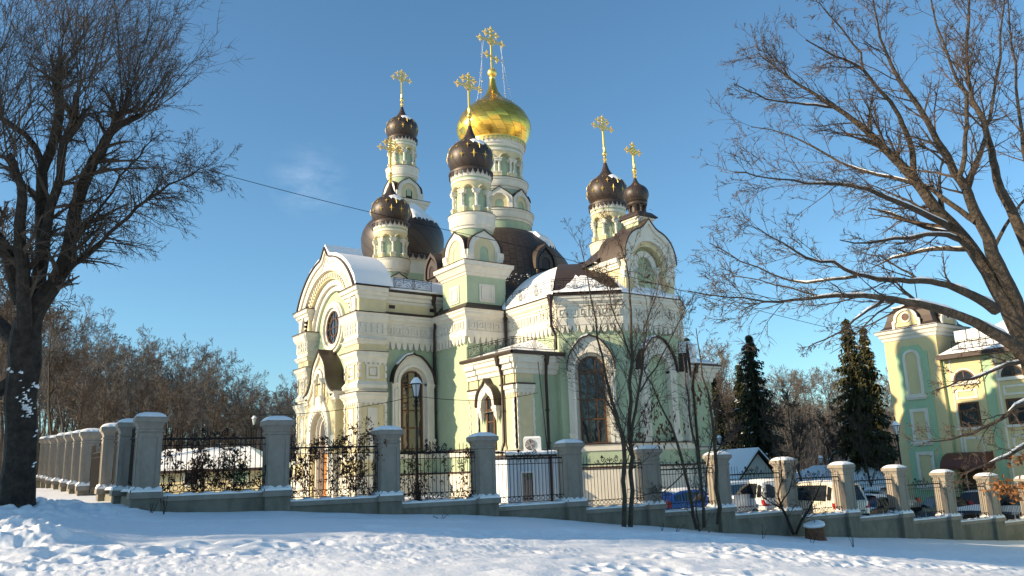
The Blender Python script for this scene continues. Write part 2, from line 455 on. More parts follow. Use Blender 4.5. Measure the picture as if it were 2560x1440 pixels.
# ---------------- big keel gable of the transept front
def gable():
    mb = MB(); c = FC
    out = bigkeel(c, 4.29, 7.41, 9.40, 12.30)
    U = lambda o, r, z0: o + archcut(c, r, z0, 8.06)[::-1]
    zc = 7.6
    ext(mb, fF, arch(c, 2.62, -4, zc, 28), -.6, -.5, GREEN)                                                  # recessed panel
    def outk(d): return [(u+(c-u)*d/4.3, z-(z-8.06)*d/4.3 if z > 8.07 else z) for u, z in out]
    ext(mb, fF, U(out, 2.95, zc), -.6, -.03, CREAM)
    ext(mb, fF, U(archcut(c, 2.95, zc, 8.06), 2.62, zc), -.6, -.2, WHITE)
    ext(mb, fF, U(archcut(c, 2.63, zc, 8.06), 2.34, zc), -.6, -.36, WHITE)
    # outer white moulded bands
    ext(mb, fF, U(out, 3.42, 7.55), -.03, .10, WHITE)
    up = [p for p in out if p[1] > 9]
    ext(mb, fF, [(c+(u-c)*1.02, z+.04) for u, z in up] + [(c+(u-c)*.95, z-.2) for u, z in up][::-1], .10, .20, WHITE)
    ext(mb, fF, [(c+(u-c)*.90, z-.42) for u, z in up] + [(c+(u-c)*.88, z-.50) for u, z in up][::-1], .10, .15, WHITE)
    ext(mb, fF, U(archcut(c, 3.56, 7.55, 8.06), 3.44, 7.55), .10, .15, WHITE)
    # egg-and-dart ring
    for i in range(39):
        a = PI*(.05+.90*i/38)
        u, z = c+3.14*math.cos(a), 7.6+3.14*math.sin(a)
        if z < 8.25: continue
        t = Vector((-math.sin(a), math.cos(a))); r = Vector((math.cos(a), math.sin(a)))
        q = [Vector((u, z))+r*x*.11+t*y*.055 for x, y in ((-1, -1), (1, -.6), (1, 1), (-1, .6))]
        ext(mb, fF, [(p.x, p.y) for p in q], -.03, .06, WHITE)
    for s in (-1, 1):    # stub cornices at both ends of the gable
        a0, a1 = sorted((c+s*3.25, c+s*4.08))
        for z0, z1, w in ((8.90, 9.02, .10), (9.02, 9.16, .16), (9.16, 9.42, .27)): fbox(mb, fF, a0-(.0), a1, z0, z1, -.5, w, WHITE)
        fbox(mb, fF, a0, a1, 8.06, 8.9, -.5, .01, CREAM)
    part(mb, 'gable')
def bigkeel(c, r, zc, zs, za):
    a0 = math.asin((zs-zc)/r); a1 = math.acos(.62/r); n = 16
    pts = [(r*math.cos(a0), 8.06)] + [(r*math.cos(a0+(a1-a0)*i/n), zc+r*math.sin(a0+(a1-a0)*i/n)) for i in range(n+1)]
    zt = pts[-1][1]; pts += [(.40, zt+.12), (.22, zt+.36), (0, za)]
    return [(c+u, z) for u, z in pts] + [(c-u, z) for u, z in pts[-2::-1]]
def archcut(c, r, zc, zb, n=28):
    a0 = math.asin(max(-1, min(1, (zb-zc)/r)))
    return [(c+r*math.cos(a0+(PI-2*a0)*i/n), zc+r*math.sin(a0+(PI-2*a0)*i/n)) for i in range(n+1)]
gable()
def gable_roof():
    out = [(FC+(u-FC)*1.01, z+.02) for u, z in bigkeel(FC, 4.29, 7.41, 9.40, 12.30) if z > 9.3]
    mb = MB()
    o2 = [(FC+(u-FC)*1.014, z+.06) for u, z in out]
    ext(mb, fF, o2 + [(FC+(u-FC)*.996, z-.005) for u, z in out][::-1], -1.9, .27, DKBROWN)
    r = part(mb, 'gable_roof')
    sn = MB()
    rim = o2
    top = [(FC+(u-FC)*1.03, z+(.16 if abs(u-FC) < 3.7 else .05)) for u, z in o2]
    n = len(rim); f = []; vs = []
    for w in (-1.95, .16):
        for q in top: vs.append(fF.p(q[0]*(1) , q[1], w+random.uniform(-.03, .03)))
    for w in (-1.95, .16):
        for q in rim: vs.append(fF.p(q[0], q[1], w))
    for i in range(n-1):
        f += [(i, i+1, n+i+1, n+i), (n+i, n+i+1, 3*n+i+1, 3*n+i), (i+1, i, 2*n+i, 2*n+i+1)]
    sn.add(vs, f, SNOW, True); part(sn, 'snow', r)
gable_roof()

# ---------------- windows
def window(name, fr, c, zb, zs, hw, surround_hw, za, wbase=0, hood=True, bars=True, glass=GLASS, legz=None, blind=None, sw=.26):
    """arched opening: keel surround, reveal, wooden frame and pane"""
    s = MB()
    zk = zs - .1
    shw = surround_hw
    ko = keel(c, shw, legz if legz is not None else zb-.05, zk, za, 10, .2)
    inner = arch(c, hw+.22, zb-.04, zs, 18)
    ext(s, fr, ko, wbase, wbase+sw, WHITE, holes=[arch(c, hw+.2, (legz if legz is not None else zb-.05)+.002, zs, 18)])
    ext(s, fr, arch(c, hw+.34, zb, zs, 18), wbase+sw, wbase+sw+.05, WHITE, holes=[arch(c, hw+.19, zb+.002, zs, 18)])
    for k, z in enumerate((zs-.02, zb+.5)):
        for sg in (-1, 1):
            a0, a1 = sorted((c+sg*(hw+.2), c+sg*(shw+.05)))
            fbox(s, fr, a0, a1, z-.12, z, wbase, wbase+sw+.06, WHITE); fbox(s, fr, a0+.03, a1-.03, z-.24, z-.12, wbase, wbase+sw+.03, WHITE)
    for sg in (-1, 1):
        for k, (e, h) in enumerate(((.16, .18), (.1, .18), (.04, .16))):
            a0, a1 = sorted((c+sg*(hw+.2), c+sg*(shw+e*.6))); z = (zb-.04)+.5-.24-.17*(k+1)
            fbox(s, fr, a0, a1, z, z+.165, wbase, wbase+sw-.02+e*.3, WHITE)
        a0, a1 = sorted((c+sg*(hw+.32), c+sg*(shw-.12))); zz = zb+.62
        fbox(s, fr, a0, a1, zz, zs-.36, wbase+sw, wbase+sw+.05, WHITE)
    o = part(s, name)
    m = MB()
    ext(m, fr, arch(c, hw+.2, zb, zs, 18), wbase+.002, wbase+.02, blind or WHITE)
    part(m, 'reveal', o)
    if not blind:
        g = MB(); ext(g, fr, arch(c, hw, zb, zs, 18), wbase+.02, wbase+.05, glass); part(g, 'pane', o)
        f = MB()
        ext(f, fr, arch(c, hw+.03, zb, zs, 18), wbase+.04, wbase+.10, WOOD, holes=[arch(c, hw-.06, zb+.06, zs, 18)])
        if bars:
            H = zs-zb
            for z in (zs-.08, zs-.22, zs-H*.42, zs-H*.68): fbox(f, fr, c-hw+.05, c+hw-.05, z-.035, z+.035, wbase+.045, wbase+.09, WOOD)
            for a in (-.18*hw*2, .18*hw*2): fbox(f, fr, c+a-.025, c+a+.025, zb+.05, zs+hw*.8, wbase+.045, wbase+.085, WOOD)
        part(f, 'frame', o)
    if hood:
        h = MB()
        k2 = [(c+(u-c)*1.035, z+(.06 if z > zk+.02 else 0)) for u, z in ko if z > zk-.3]
        kin = [(c+(u-c)*1.0, z) for u, z in ko if z > zk-.3]
        ext(h, fr, k2 + kin[::-1], wbase, wbase+sw+.16, DKBROWN)
        hd = part(h, 'hood', o)
        sn = MB()
        mid = len(k2)//2; seg = k2[mid+1:mid+9]
        if seg:
            up = [(u, z+.07) for u, z in seg]
            ext(sn, fr, (up + seg[::-1])[::-1] if False else up + seg[::-1], wbase+.02, wbase+sw+.12, SNOW); part(sn, 'snow', hd)
    return o
fS = Fr((-9.7, -3.45), (1, 0))
window('arched_window', fS, 1.60, 1.25, 4.62, .58, 1.2, 6.08)
fD = Fr((-4.2, -10.85), (2.4, -1.85)); fDl = math.hypot(2.4, 1.85)
window('arched_window', fD, fDl/2-.08, 1.12, 4.55, .57, 1.1, 6.12, bars=True)
fA = Fr((-1.8, -12.7), (1, 0))
window('blind_window', fA, 1.95, 1.12, 4.5, .55, 1.2, 6.12, blind=GREEN)
fE = Fr((1.8, -12.7), (2.4, 1.85))
window('arched_window', fE, fDl/2, 1.12, 4.55, .57, 1.1, 6.12)

def round_window():
    fr = Fr((FX+.5, 0), (0, -1)); c, z = -.36, 7.95
    s = MB()
    for r1, r0, w0, w1 in ((1.42, 1.22, 0, .16), (1.26, 1.08, 0, .24), (1.12, .92, 0, .12)):
        ext(s, fr, circ(c, z, r1, 40), w0, w1, WHITE, holes=[circ(c, z, r0, 40)])
    o = part(s, 'round_window')
    g = MB(); ext(g, fr, circ(c, z, .93, 40), .002, .02, GLASS); part(g, 'pane', o)
    f = MB()
    ext(f, fr, circ(c, z, .94, 40), .02, .07, WOOD, holes=[circ(c, z, .86, 40)])
    ext(f, fr, circ(c, z, .52, 32), .02, .06, WOOD, holes=[circ(c, z, .46, 32)])
    for i in range(12):
        a = PI*i/6+.05; d = Vector((math.cos(a), math.sin(a))); t = Vector((-d.y, d.x))*.022
        r0 = 0.0 if i % 3 == 0 else .48
        q = [Vector((c, z))+d*r0-t, Vector((c, z))+d*.9-t, Vector((c, z))+d*.9+t, Vector((c, z))+d*r0+t]
        ext(f, fr, [(p.x, p.y) for p in q], .02, .05, WOOD)
    part(f, 'frame', o)
round_window()

def portal():
    """stepped keel porch round the main door"""
    fr = Fr((FX+.3, 0), (0, -1)); c = -.22; W = .62
    body = [(c+1.98, -3), (c+1.98, 4.25)] + bez((c+1.98, 4.25), (c+1.6, 4.35), (c+1.25, 4.6), (c+1.02, 5.05), 6)[1:] + \
           bez((c+1.02, 5.05), (c+.98, 5.8), (c+.5, 6.15), (c+.28, 6.3), 6)[1:] + [(c, 6.62)]
    body = body + [(2*c-u, z) for u, z in body[-2::-1]]
    s = MB()
    doorh = arch(c, 1.0, -3+.002, 2.35, 18)
    ext(s, fr, body, 0, W, CREAM, holes=[doorh])
    mid = [p for p in body if p[1] > 3.8]
    inn = [(c+(u-c)*.86, z-.20) for u, z in mid]
    ext(s, fr, mid + inn[::-1], W, W+.12, WHITE)
    for sg in (-1, 1):
        a0, a1 = sorted((c+sg*1.55, c+sg*2.05))
        for z0, z1, w in ((3.86, 4.0, .06), (4.0, 4.18, .12), (4.18, 4.34, .16)): fbox(s, fr, a0, a1, z0, z1, .0, W+w, WHITE)
        a0, a1 = sorted((c+sg*1.2, c+sg*2.0))
        fbox(s, fr, a0, a1, -3, 1.15, 0, W+.08, WHITE); fbox(s, fr, a0+.1, a1-.1, 1.6, 2.1, W, W+.05, WHITE)
    # stepped keel ring round the door and small blind arches with hanging colonnettes
    ext(s, fr, keel(c, 1.42, 1.2, 2.35, 4.25, 10, .2), W, W+.14, WHITE, holes=[arch(c, 1.0, 1.202, 2.35, 18)])
    for i in range(15):
        a = PI*(i+.5)/15; u, z = c+1.1*math.cos(a), 2.35+1.1*math.sin(a)
        fbox(s, fr, u-.05, u+.05, z-.06, z+.06, W+.14, W+.19, WHITE)
    for cc, hw, zs, zt in ((c, .34, 5.05, 3.95),):
        ext(s, fr, arch(cc, hw+.42, zs-.2, zs, 16), W, W+.1, WHITE, holes=[arch(cc, hw+.28, zs-.198, zs, 16)])
        ext(s, fr, arch(cc, hw+.2, zs-.2, zs, 16), W, W+.16, WHITE, holes=[arch(cc, hw, zs-.198, zs, 16)])
        ext(s, fr, arch(cc, hw-.08, 3.95, zs, 16), W, W+.03, WHITE, holes=[arch(cc, hw-.16, 3.98, zs, 16)])
    for sg in (-1, 1):
        p = fr.p(c+sg*.5, 0, W+.13)
        lathe(s, p.x, p.y, [(.01, 3.45), (.09, 3.75), (.10, 3.80), (.16, 3.86), (.16, 4.15), (.09, 4.2), (.075, 4.5), (.10, 4.55), (.075, 4.6), (.07, 4.85), (.15, 4.95), (.18, 5.1), (.02, 5.12)], 10, WHITE)
    o = part(s, 'portal')
    r = MB()
    rim = [p for p in body if p[1] > 4.2]
    orim = [(c+(u-c)*1.05, z+.07) for u, z in rim]
    ext(r, fr, orim + rim[::-1], -.35, W+.2, BROWN); part(r, 'portal_roof', o)
    d = MB()
    for i, (r1, r0) in enumerate(((1.0, .84), (.86, .70))):
        ext(d, fr, arch(c, r1, -3, 2.35, 18), .02, W-.15-.16*i, WHITE, holes=[arch(c, r0, -2.99, 2.35, 18)])
    part(d, 'door_jamb', o)
    k = MB(); ext(k, fr, arch(c, .72, -3, 2.35, 18), .02, .08, DKBROWN); 
    ext(k, fr, rect(c-.55, c+.55, -2.2, 1.9), .08, .14, ORANGE)
    fbox(k, fr, c-.02, c+.02, -2.2, 1.9, .14, .16, DKBROWN)
    part(k, 'door', o)
portal()

# ---------------- side porch (and its twin on the far side)
def porch(sx):
    x0, x1, y0, y1 = -6.6, -4.25, -10.55, -6.7
    mb = MB()
    plan = [(x0, y1), (x0, y0), (-4.0, y0)]
    if sx > 0: plan = [(-p[0], p[1]) for p in plan][::-1]
    prof = [(.18, -4.2), (.18, 0), (.24, .02), (.24, .07), (.1, .12), (.1, .72), (.16, .76), (.16, .85), (.2, .88), (.2, .92), (0, .98), (0, 4.35), (.07, 4.38), (.10, 4.56), (.18, 4.62), (.20, 4.82), (.30, 4.90), (.32, 5.06), (.40, 5.10), (.40, 5.20), (.46, 5.22), (.46, 5.30), (0, 5.34)]
    sweep(mb, plan, prof, [WHITE, WHITE, DKBROWN, DKBROWN, GREEN, WHITE, WHITE, WHITE, DKBROWN, WHITE, GREEN] + [WHITE]*8 + [DKBROWN, DKBROWN, SNOW])
    o = part(mb, 'porch')
    if sx < 0:
        fw = Fr((x0, y1), (0, -1)); L = y1-y0
        fs = Fr((x0, y0), (1, 0))
        p = MB()
        def quoin(f, a0, a1):
            for z0, z1, w, m in ((.95, 3.5, .07, CREAM), (3.5, 3.66, .10, WHITE), (3.66, 3.86, .16, WHITE), (3.86, 3.93, .2, DKBROWN), (3.93, 4.36, .06, CREAM)):
                fbox(p, f, a0-(.0 if m is CREAM else .03), a1+(.0 if m is CREAM else .03), z0, z1, 0, w, m)
            for i in range(4):
                a = a0+(a1-a0)*(i+.5)/4; fbox(p, f, a-.05, a+.05, 3.38, 3.52, .07, .11, WHITE)
            for e in (a0, a1-.12):
                for k in range(6):
                    z = 1.0+k*.38
                    for dz, w in ((0, .10), (.12, .125), (.24, .10)): fbox(p, f, e, e+.12, z+dz, z+dz+.115, .0, w, WHITE)
            for z0, z1, w in ((4.36, 4.58, .14), (4.58, 4.84, .24), (4.84, 5.08, .36)): fbox(p, f, a0-.06, a1+.06, z0, z1, 0, w, WHITE)
        for qf, qa, qb in ((fw, .06, .82), (fw, L-.98, L-.0), (fs, .0, .98)):
            p = MB(); quoin(qf, qa, qb); part(p, 'pilaster', o)
        w = MB(); c = 1.86
        ext(w, fw, keel(c, .80, 2.75, 3.0, 4.28, 9, .34), 0, .30, WHITE, holes=[keel(c, .48, 2.752, 2.95, 3.72, 8, .34)])
        for sg in (-1, 1):
            a0, a1 = sorted((c+sg*.46, c+sg*.84)); fbox(w, fw, a0, a1, 2.86, 2.98, 0, .34, WHITE)
            q = fw.p(c+sg*.64, 0, .13); lathe(w, q.x, q.y, [(.01, 2.2), (.08, 2.42), (.16, 2.6), (.16, 2.78), (.02, 2.8)], 8, WHITE)
        ww = part(w, 'narrow_window', o)
        h = MB(); ko = keel(c, .80, 3.0, 3.0, 4.28, 9, .34)
        ext(h, fw, [(c+(u-c)*1.06, z+.06) for u, z in ko] + ko[::-1], 0, .42, BROWN); part(h, 'hood', ww)
        g = MB(); ext(g, fw, rect(c-.30, c+.30, 1.0, 3.42), .002, .03, GLASS); part(g, 'pane', ww)
        f = MB(); ext(f, fw, rect(c-.36, c+.36, .96, 3.48), .004, .08, WOOD, holes=[rect(c-.24, c+.24, 1.06, 3.38)])
        for z in (1.75, 2.3, 2.85): fbox(f, fw, c-.25, c+.25, z-.03, z+.03, .03, .07, WOOD)
        fbox(f, fw, c-.24, c+.24, 1.05, 1.7, .03, .06, WOOD)
        part(f, 'frame', ww)
    # roof
    r = MB()
    s = -1 if sx < 0 else 1
    q = [(s*6.95, y0-.35, 5.32), (s*6.95, y1+.1, 5.32), (s*4.2, y1, 6.25), (s*4.2, y0+1.6, 6.25), (s*3.9, y0-.35, 5.32)]
    r.add(q, [(0, 1, 2, 3), (0, 3, 4)] if s > 0 else [(3, 2, 1, 0), (4, 3, 0)], BROWN)
    rr = part(r, 'porch_roof', o)
    sn = MB(); up = [(a*.985, b+.05, c+.09) for a, b, c in q]
    base = [(a*.985, b+.05, c+.005) for a, b, c in q]
    sn.add(up + base, [(0, 1, 2, 3), (0, 3, 4), (0, 4, 9, 5), (1, 0, 5, 6)] if s > 0 else [(3, 2, 1, 0), (4, 3, 0), (5, 9, 4, 0), (6, 5, 0, 1)], SNOW, True)
    if s > 0:
        lathe(sn, 4.75, -10.75, [(.1, 5.2), (.42, 5.3), (.46, 5.9), (.36, 6.3), (.1, 6.5)], 8, SNOW)
    part(sn, 'snow', rr)
    # gutter
    if s < 0:
        g = MB(); tube(g, [(-7.05, y1+.1, 5.30), (-7.05, y0-.45, 5.28)], .09, 8, BROWN); tube(g, [(-7.05, y0-.45, 5.28), (-4.0, y0-.45, 5.30)], .09, 8, BROWN); part(g, 'gutter', o)
porch(-1); porch(1)
def railing(name, pts, h=.62, every=1.15):
    mb = MB()
    for a, b in zip(pts, pts[1:]):
        a = Vector(a); b = Vector(b); L = (b-a).length; n = max(1, round(L/every)); d = (b-a)/n
        for i in range(n):
            p = a+d*i; q = p+d
            for z in (.10, h*.86, h): tube(mb, [p+Vector((0, 0, z)), q+Vector((0, 0, z))], .014, 4, IRON)
            for t in (.0, .06, .5, .94):
                tube(mb, [p+d*t, p+d*t+Vector((0, 0, h))] if t != .5 else [p+d*t+Vector((0, 0, h*.5)), p+d*t+Vector((0, 0, h))], .016, 4, IRON)
            dl = d.length; e = d/dl
            for sg in (-1, 1):
                arc = [(sg*dl*.05, h*.62)] + spiral((sg*dl*.24, h*.48), dl*.16, dl*.16, PI*.5 if sg > 0 else PI*.5, (PI*.5-sg*PI*.75), 7) + spiral((sg*dl*.20, h*.40), dl*.09, dl*.03, 0, 2*PI, 8)
                tube(mb, [p+d*.5+e*u+Vector((0, 0, z)) for u, z in arc], .012, 3, IRON)
            tube(mb, [q, q+Vector((0, 0, -.12))], .02, 4, IRON)
    return part(mb, name)
railing('roof_railing', [(-6.85, -6.9, 5.45), (-6.85, -10.8, 5.4), (-4.4, -10.85, 5.4)], .6)
railing('roof_railing', [(-9.15, -3.6, 9.45), (-6.85, -3.6, 9.45)], .62)
railing('roof_railing', [(-4.45, -6.95, 8.25), (-4.45, -10.9, 8.25), (-1.95, -12.85, 8.25)], .66)

# ---------------- roofs round the domes
def roofs():
    # transept barrel (lower, behind the gable)
    for sx in (-1, 1):
        r = MB(); n = 14; vs = []
        for k, x in enumerate((sx*9.4, sx*3.0)):
            for i in range(n+1):
                a = PI*i/n
                t = 1-abs(1-2*i/n); vs.append((x, .25-3.85*(1-2*i/n), 9.40+1.45*(1-(1-t)**1.7)))
        f = [(i, i+1, n+2+i, n+1+i) for i in range(n)]
        r.add(vs, f if sx < 0 else [q[::-1] for q in f], BROWN, True)
        o = part(r, 'transept_roof')
        s = MB(); s.add([(x, y*1.005, z+.11) for x, y, z in vs], f if sx < 0 else [q[::-1] for q in f], SNOW, True)
        s.add([(x, y*1.005, z+(.11 if q else -.02)) for q in (0, 1) for x, y, z in (vs[0], vs[n+1])], [(0, 1, 3, 2)], SNOW)
        part(s, 'snow', o)
    # apse roof : polygonal half-dome, the diagonal side bare with a snow heap
    P = [(-4.55, -6.6), (-4.55, -11.0), (-1.95, -13.0), (1.95, -13.0), (4.55, -11.0), (4.55, -6.6)]
    T = (0, -6.4, 11.3)
    r = MB(); s = MB(); n = 10
    for i in range(5):
        a, b = P[i], P[i+1]; rows = []
        for k in range(n+1):
            t = k/n; zz = 8.12+2.55*(1-(1-t)**1.75)
            tt = t*.72
            rows.append([(a[0]+(T[0]-a[0])*tt, a[1]+(T[1]-a[1])*tt, zz), (b[0]+(T[0]-b[0])*tt, b[1]+(T[1]-b[1])*tt, zz)])
        fl = [q for row in rows for q in row]
        fs = [(2*k, 2*k+1, 2*k+3, 2*k+2) for k in range(n)]
        if i in (0, 4): fl = [(x, y, 8.12+(z-8.12)*.92) for x, y, z in fl]
        r.add(fl, fs, BROWN, True)
        if i in (0, 2, 4):
            s.add([(x*1.0, y, z+.10) for x, y, z in fl], fs, SNOW, True); s.add([fl[0], fl[1], (fl[1][0], fl[1][1], fl[1][2]+.1), (fl[0][0], fl[0][1], fl[0][2]+.1)], [(0, 1, 2, 3)], SNOW)
        else:
            N_ = 22; vs = []; hh = []
            for j in range(N_+1):
                u = j/N_
                top = .12+.95*max(0, math.sin(min(1, max(0, (u-.08)/.8))*PI))**1.5*(.85+.3*random.random()) if i == 1 else .1
                for k in range(5):
                    t = k/4*min(.34, top*.30); zz = 8.12+2.55*(1-(1-t)**1.75); tt = t*.72
                    x = a[0]+(b[0]-a[0])*u; y = a[1]+(b[1]-a[1])*u
                    th = .10 if k < 4 else .0
                    vs.append((x+(T[0]-x)*tt, y+(T[1]-y)*tt-th*.6, zz+th))
            s.add(vs, [(j*5+k, (j+1)*5+k, (j+1)*5+k+1, j*5+k+1) for j in range(N_) for k in range(4)], SNOW, True)
    o = part(r, 'apse_roof'); part(s, 'snow', o)
    # crossing and nave roofs
    r = MB()
    n = 12
    for (x0, x1, y0, y1, z0, zt) in ((-4.5, 4.5, 3, 15.6, 8.1, 11.0),):
        vs = []
        for y in (y0, y1):
            for i in range(n+1):
                a = PI*i/n; vs.append((-4.5*math.cos(a), y, z0+(zt-z0)*math.sin(a)))
        r.add(vs, [(i+n+1, i+n+2, i+1, i) for i in range(n)], BROWN, True)
    sweep(r, [(-6.9, -6.9), (6.9, -6.9), (6.9, 6.9), (-6.9, 6.9)], [(0, 8.1), (-2.6, 10.4), (-3.6, 11.2)], BROWN, closed=True)
    o = part(r, 'nave_roof')
    return o
roofs()
# ---------------- turrets, drums, domes, crosses
ONION = [(.80, 0), (.90, .16), (.97, .34), (1.0, .54), (.985, .74), (.93, .93), (.83, 1.09), (.68, 1.23), (.50, 1.36), (.34, 1.50), (.23, 1.66), (.155, 1.84), (.105, 2.02), (.08, 2.14)]
def onion_r(h):
    for (r0, h0), (r1, h1) in zip(ONION, ONION[1:]):
        if h0 <= h <= h1: return r0+(r1-r0)*(h-h0)/(h1-h0)
    return .08
def ring_arcade(mb, cx, cy, n, ri, ro, z0, zs, z1, hw, rot, inner, body):
    """round wall pierced by a row of arches in front of an inner drum"""
    lathe(mb, cx, cy, [(ri, z0), (ri, z1)], 48, inner)
    ha = hw/ro
    for i in range(n):
        a0 = 2*PI*(i+rot)/n; half = PI/n
        cols = []
        m = 18
        angs = sorted(set([-half, half] + [ha*math.cos(PI*k/m) for k in range(m+1)]))
        for t in angs:
            zl = zs + (math.sqrt(max(0, hw*hw-(t*ro)**2)) if abs(t) <= ha+1e-6 else 0)
            cols.append((a0+t, zl))
        vs = []
        for a, zl in cols:
            ca, sa = math.cos(a), math.sin(a)
            vs += [(cx+ro*ca, cy+ro*sa, zl), (cx+ro*ca, cy+ro*sa, z1), (cx+ri*ca, cy+ri*sa, zl)]
        fs = []
        for k in range(len(cols)-1):
            fs += [(3*k, 3*k+3, 3*k+4, 3*k+1), (3*k+2, 3*k+5, 3*k+3, 3*k)]
        mb.add(vs, fs, body)
        # archivolt
        pts = [(cx+(ro+.02)*math.cos(a0+t/ro), cy+(ro+.02)*math.sin(a0+t/ro), zs+z) for t, z in [((hw+.05)*math.cos(PI*k/10), (hw+.05)*math.sin(PI*k/10)) for k in range(11)]]
        tube(mb, pts, .045, 4, body)
def columns(mb, cx, cy, n, r, z0, zb, zs, cw, rot):
    for i in range(n):
        a = 2*PI*(i+rot+.5)/n; x, y = cx+r*math.cos(a), cy+r*math.sin(a)
        d = Fr((x, y), (-math.sin(a), math.cos(a)))
        fbox(mb, d, -cw*1.9, cw*1.9, z0, zb, -.25, cw*1.3, CREAM)
        fbox(mb, d, -cw*2.2, cw*2.2, zb, zb+.07, -.25, cw*1.6, WHITE)
        lathe(mb, x, y, [(cw*1.3, zb+.06), (cw*1.3, zb+.12), (cw, zb+.16), (cw*.95, (zb+zs)/2-.04), (cw*1.25, (zb+zs)/2), (cw*.95, (zb+zs)/2+.04), (cw*.9, zs-.26), (cw*1.2, zs-.22), (cw*1.5, zs-.12)], 8, WHITE)
        fbox(mb, d, -cw*2.1, cw*2.1, zs-.14, zs, -.22, cw*1.5, WHITE)
        fbox(mb, d, -cw*2.6, cw*2.6, zs, zs+.07, -.2, cw*1.8, WHITE)
def lace(mb, cx, cy, r, z0, z1, n, mat):
    for i in range(n):
        a = 2*PI*i/n; fr = Fr((cx+r*math.cos(a), cy+r*math.sin(a)), (-math.sin(a), math.cos(a))); s = 2*PI*r/n
        ext(mb, fr, [(-s*.42, z1), (-s*.30, z0+(z1-z0)*.45), (-s*.12, z0+(z1-z0)*.3), (0, z0), (s*.12, z0+(z1-z0)*.3), (s*.30, z0+(z1-z0)*.45), (s*.42, z1)], -.01, .015, mat)
        for sg in (-1, 1): ext(mb, fr, circ(sg*s*.25, z1-.02+(z1-z0)*.25, s*.2, 6), -.01, .015, mat)
def cross(name, parent, cx, cy, z0, z1, arm_z, arm, up_z, up, low_z=None, low=0, k=1.0, ballz=None, ballr=.13, collar=True):
    """gilded openwork cross; arms run along x"""
    mb = MB(); t = .05*k
    ring = [(t*1.6, z0)]
    zz = z0
    if ballz:
        prof = [(t*1.3, z0-.05), (t*2.4, z0+.05), (t*1.5, z0+.16), (t*2.6, z0+.3*k), (t*1.4, z0+.42*k), (t*1.3, ballz-ballr)]
        lathe(mb, cx, cy, prof, 10, GOLDP); ball(mb, (cx, cy, ballz), ballr, GOLDP, 14); zz = ballz+ballr*.8
        lathe(mb, cx, cy, [(t*2, zz), (t*1.2, zz+.15*k), (t*1.9, zz+.25*k), (t*1.1, zz+.4*k)], 8, GOLDP)
    def barx(x0, x1, z, h=t, zt=0):
        vs = []
        for x, dz in ((x0, zt), (x1, -zt)):
            vs += [(cx+x, cy-h*.6, z-h+dz), (cx+x, cy+h*.6, z-h+dz), (cx+x, cy+h*.6, z+h+dz), (cx+x, cy-h*.6, z+h+dz)]
        mb.add(vs, [(0, 1, 5, 4), (1, 2, 6, 5), (2, 3, 7, 6), (3, 0, 4, 7), (0, 3, 2, 1), (4, 5, 6, 7)], GOLDP)
    box(mb, cx-t*1.15, cx+t*1.15, cy-t*.6, cy+t*.6, zz, z1-t*2, GOLDP)
    def trefoil(x, z, dx, dz):
        r = t*1.45
        for a, b in ((dx, dz), (dz*1.0, dx*1.0), (-dz, -dx)):
            c = (cx+x+a*r*1.5, cy, z+b*r*1.5); ball(mb, c, r, GOLDP, 7)
            ball(mb, (cx+x+a*r*3.0, cy, z+b*r*3.0), r*.5, GOLDP, 6)
    for dy in (-1, 1):
        barx(-arm, arm, arm_z+dy*t*1.1, t*.62)
    trefoil(-arm, arm_z, -1, 0); trefoil(arm, arm_z, 1, 0); trefoil(0, z1-t*5, 0, 1)
    barx(-up, up, up_z, t*.9); trefoil(-up, up_z, -1, 0); trefoil(up, up_z, 1, 0)
    if low_z: barx(-low, low, low_z, t*.9, .10); trefoil(-low, low_z+.1, -1, 0); trefoil(low, low_z-.1, 1, 0)
    # openwork disc at the crossing
    for rr, tt in ((t*5.2, t*.7), (t*2.6, t*.6)):
        tube(mb, [(cx+rr*math.cos(2*PI*i/16), cy, arm_z+rr*math.sin(2*PI*i/16)) for i in range(17)], tt, 5, GOLDP)
    for i in range(8):
        a = PI*i/4+PI/8; tube(mb, [(cx, cy, arm_z), (cx+t*6.2*math.cos(a), cy, arm_z+t*6.2*math.sin(a))], [t*.6, t*.25], 4, GOLDP)
    return part(mb, name, parent)
STARG = basic('gold_star_paint', (.85, .60, .16), .35, metal=.35, var=.05)
def star(mb, cx, cy, a, z, R0, zb, s):
    """four-pointed gold star lying on a dome"""
    e = .02*R0
    def pt(da, dz):
        h = (z+dz-zb)/R0; r = onion_r(h)*R0+.02; aa = a+da/max(.2, r)
        return (cx+r*math.cos(aa), cy+r*math.sin(aa), z+dz)
    def out(da, dz, o):
        x, y, zz = pt(da, dz); return (x+math.cos(a)*o, y+math.sin(a)*o, zz)
    ring = []
    for i in range(16):
        t = 2*PI*i/16; rr = s*(1.25 if i in (4, 12) else 1.0) if i % 4 == 0 else (s*.48 if i % 4 == 2 else s*.22)
        ring.append(out(rr*math.cos(t), rr*math.sin(t), .012))
    c = out(0, 0, .05)
    mb.add(ring+[c], [(i, (i+1) % 16, 16) for i in range(16)], STARG)
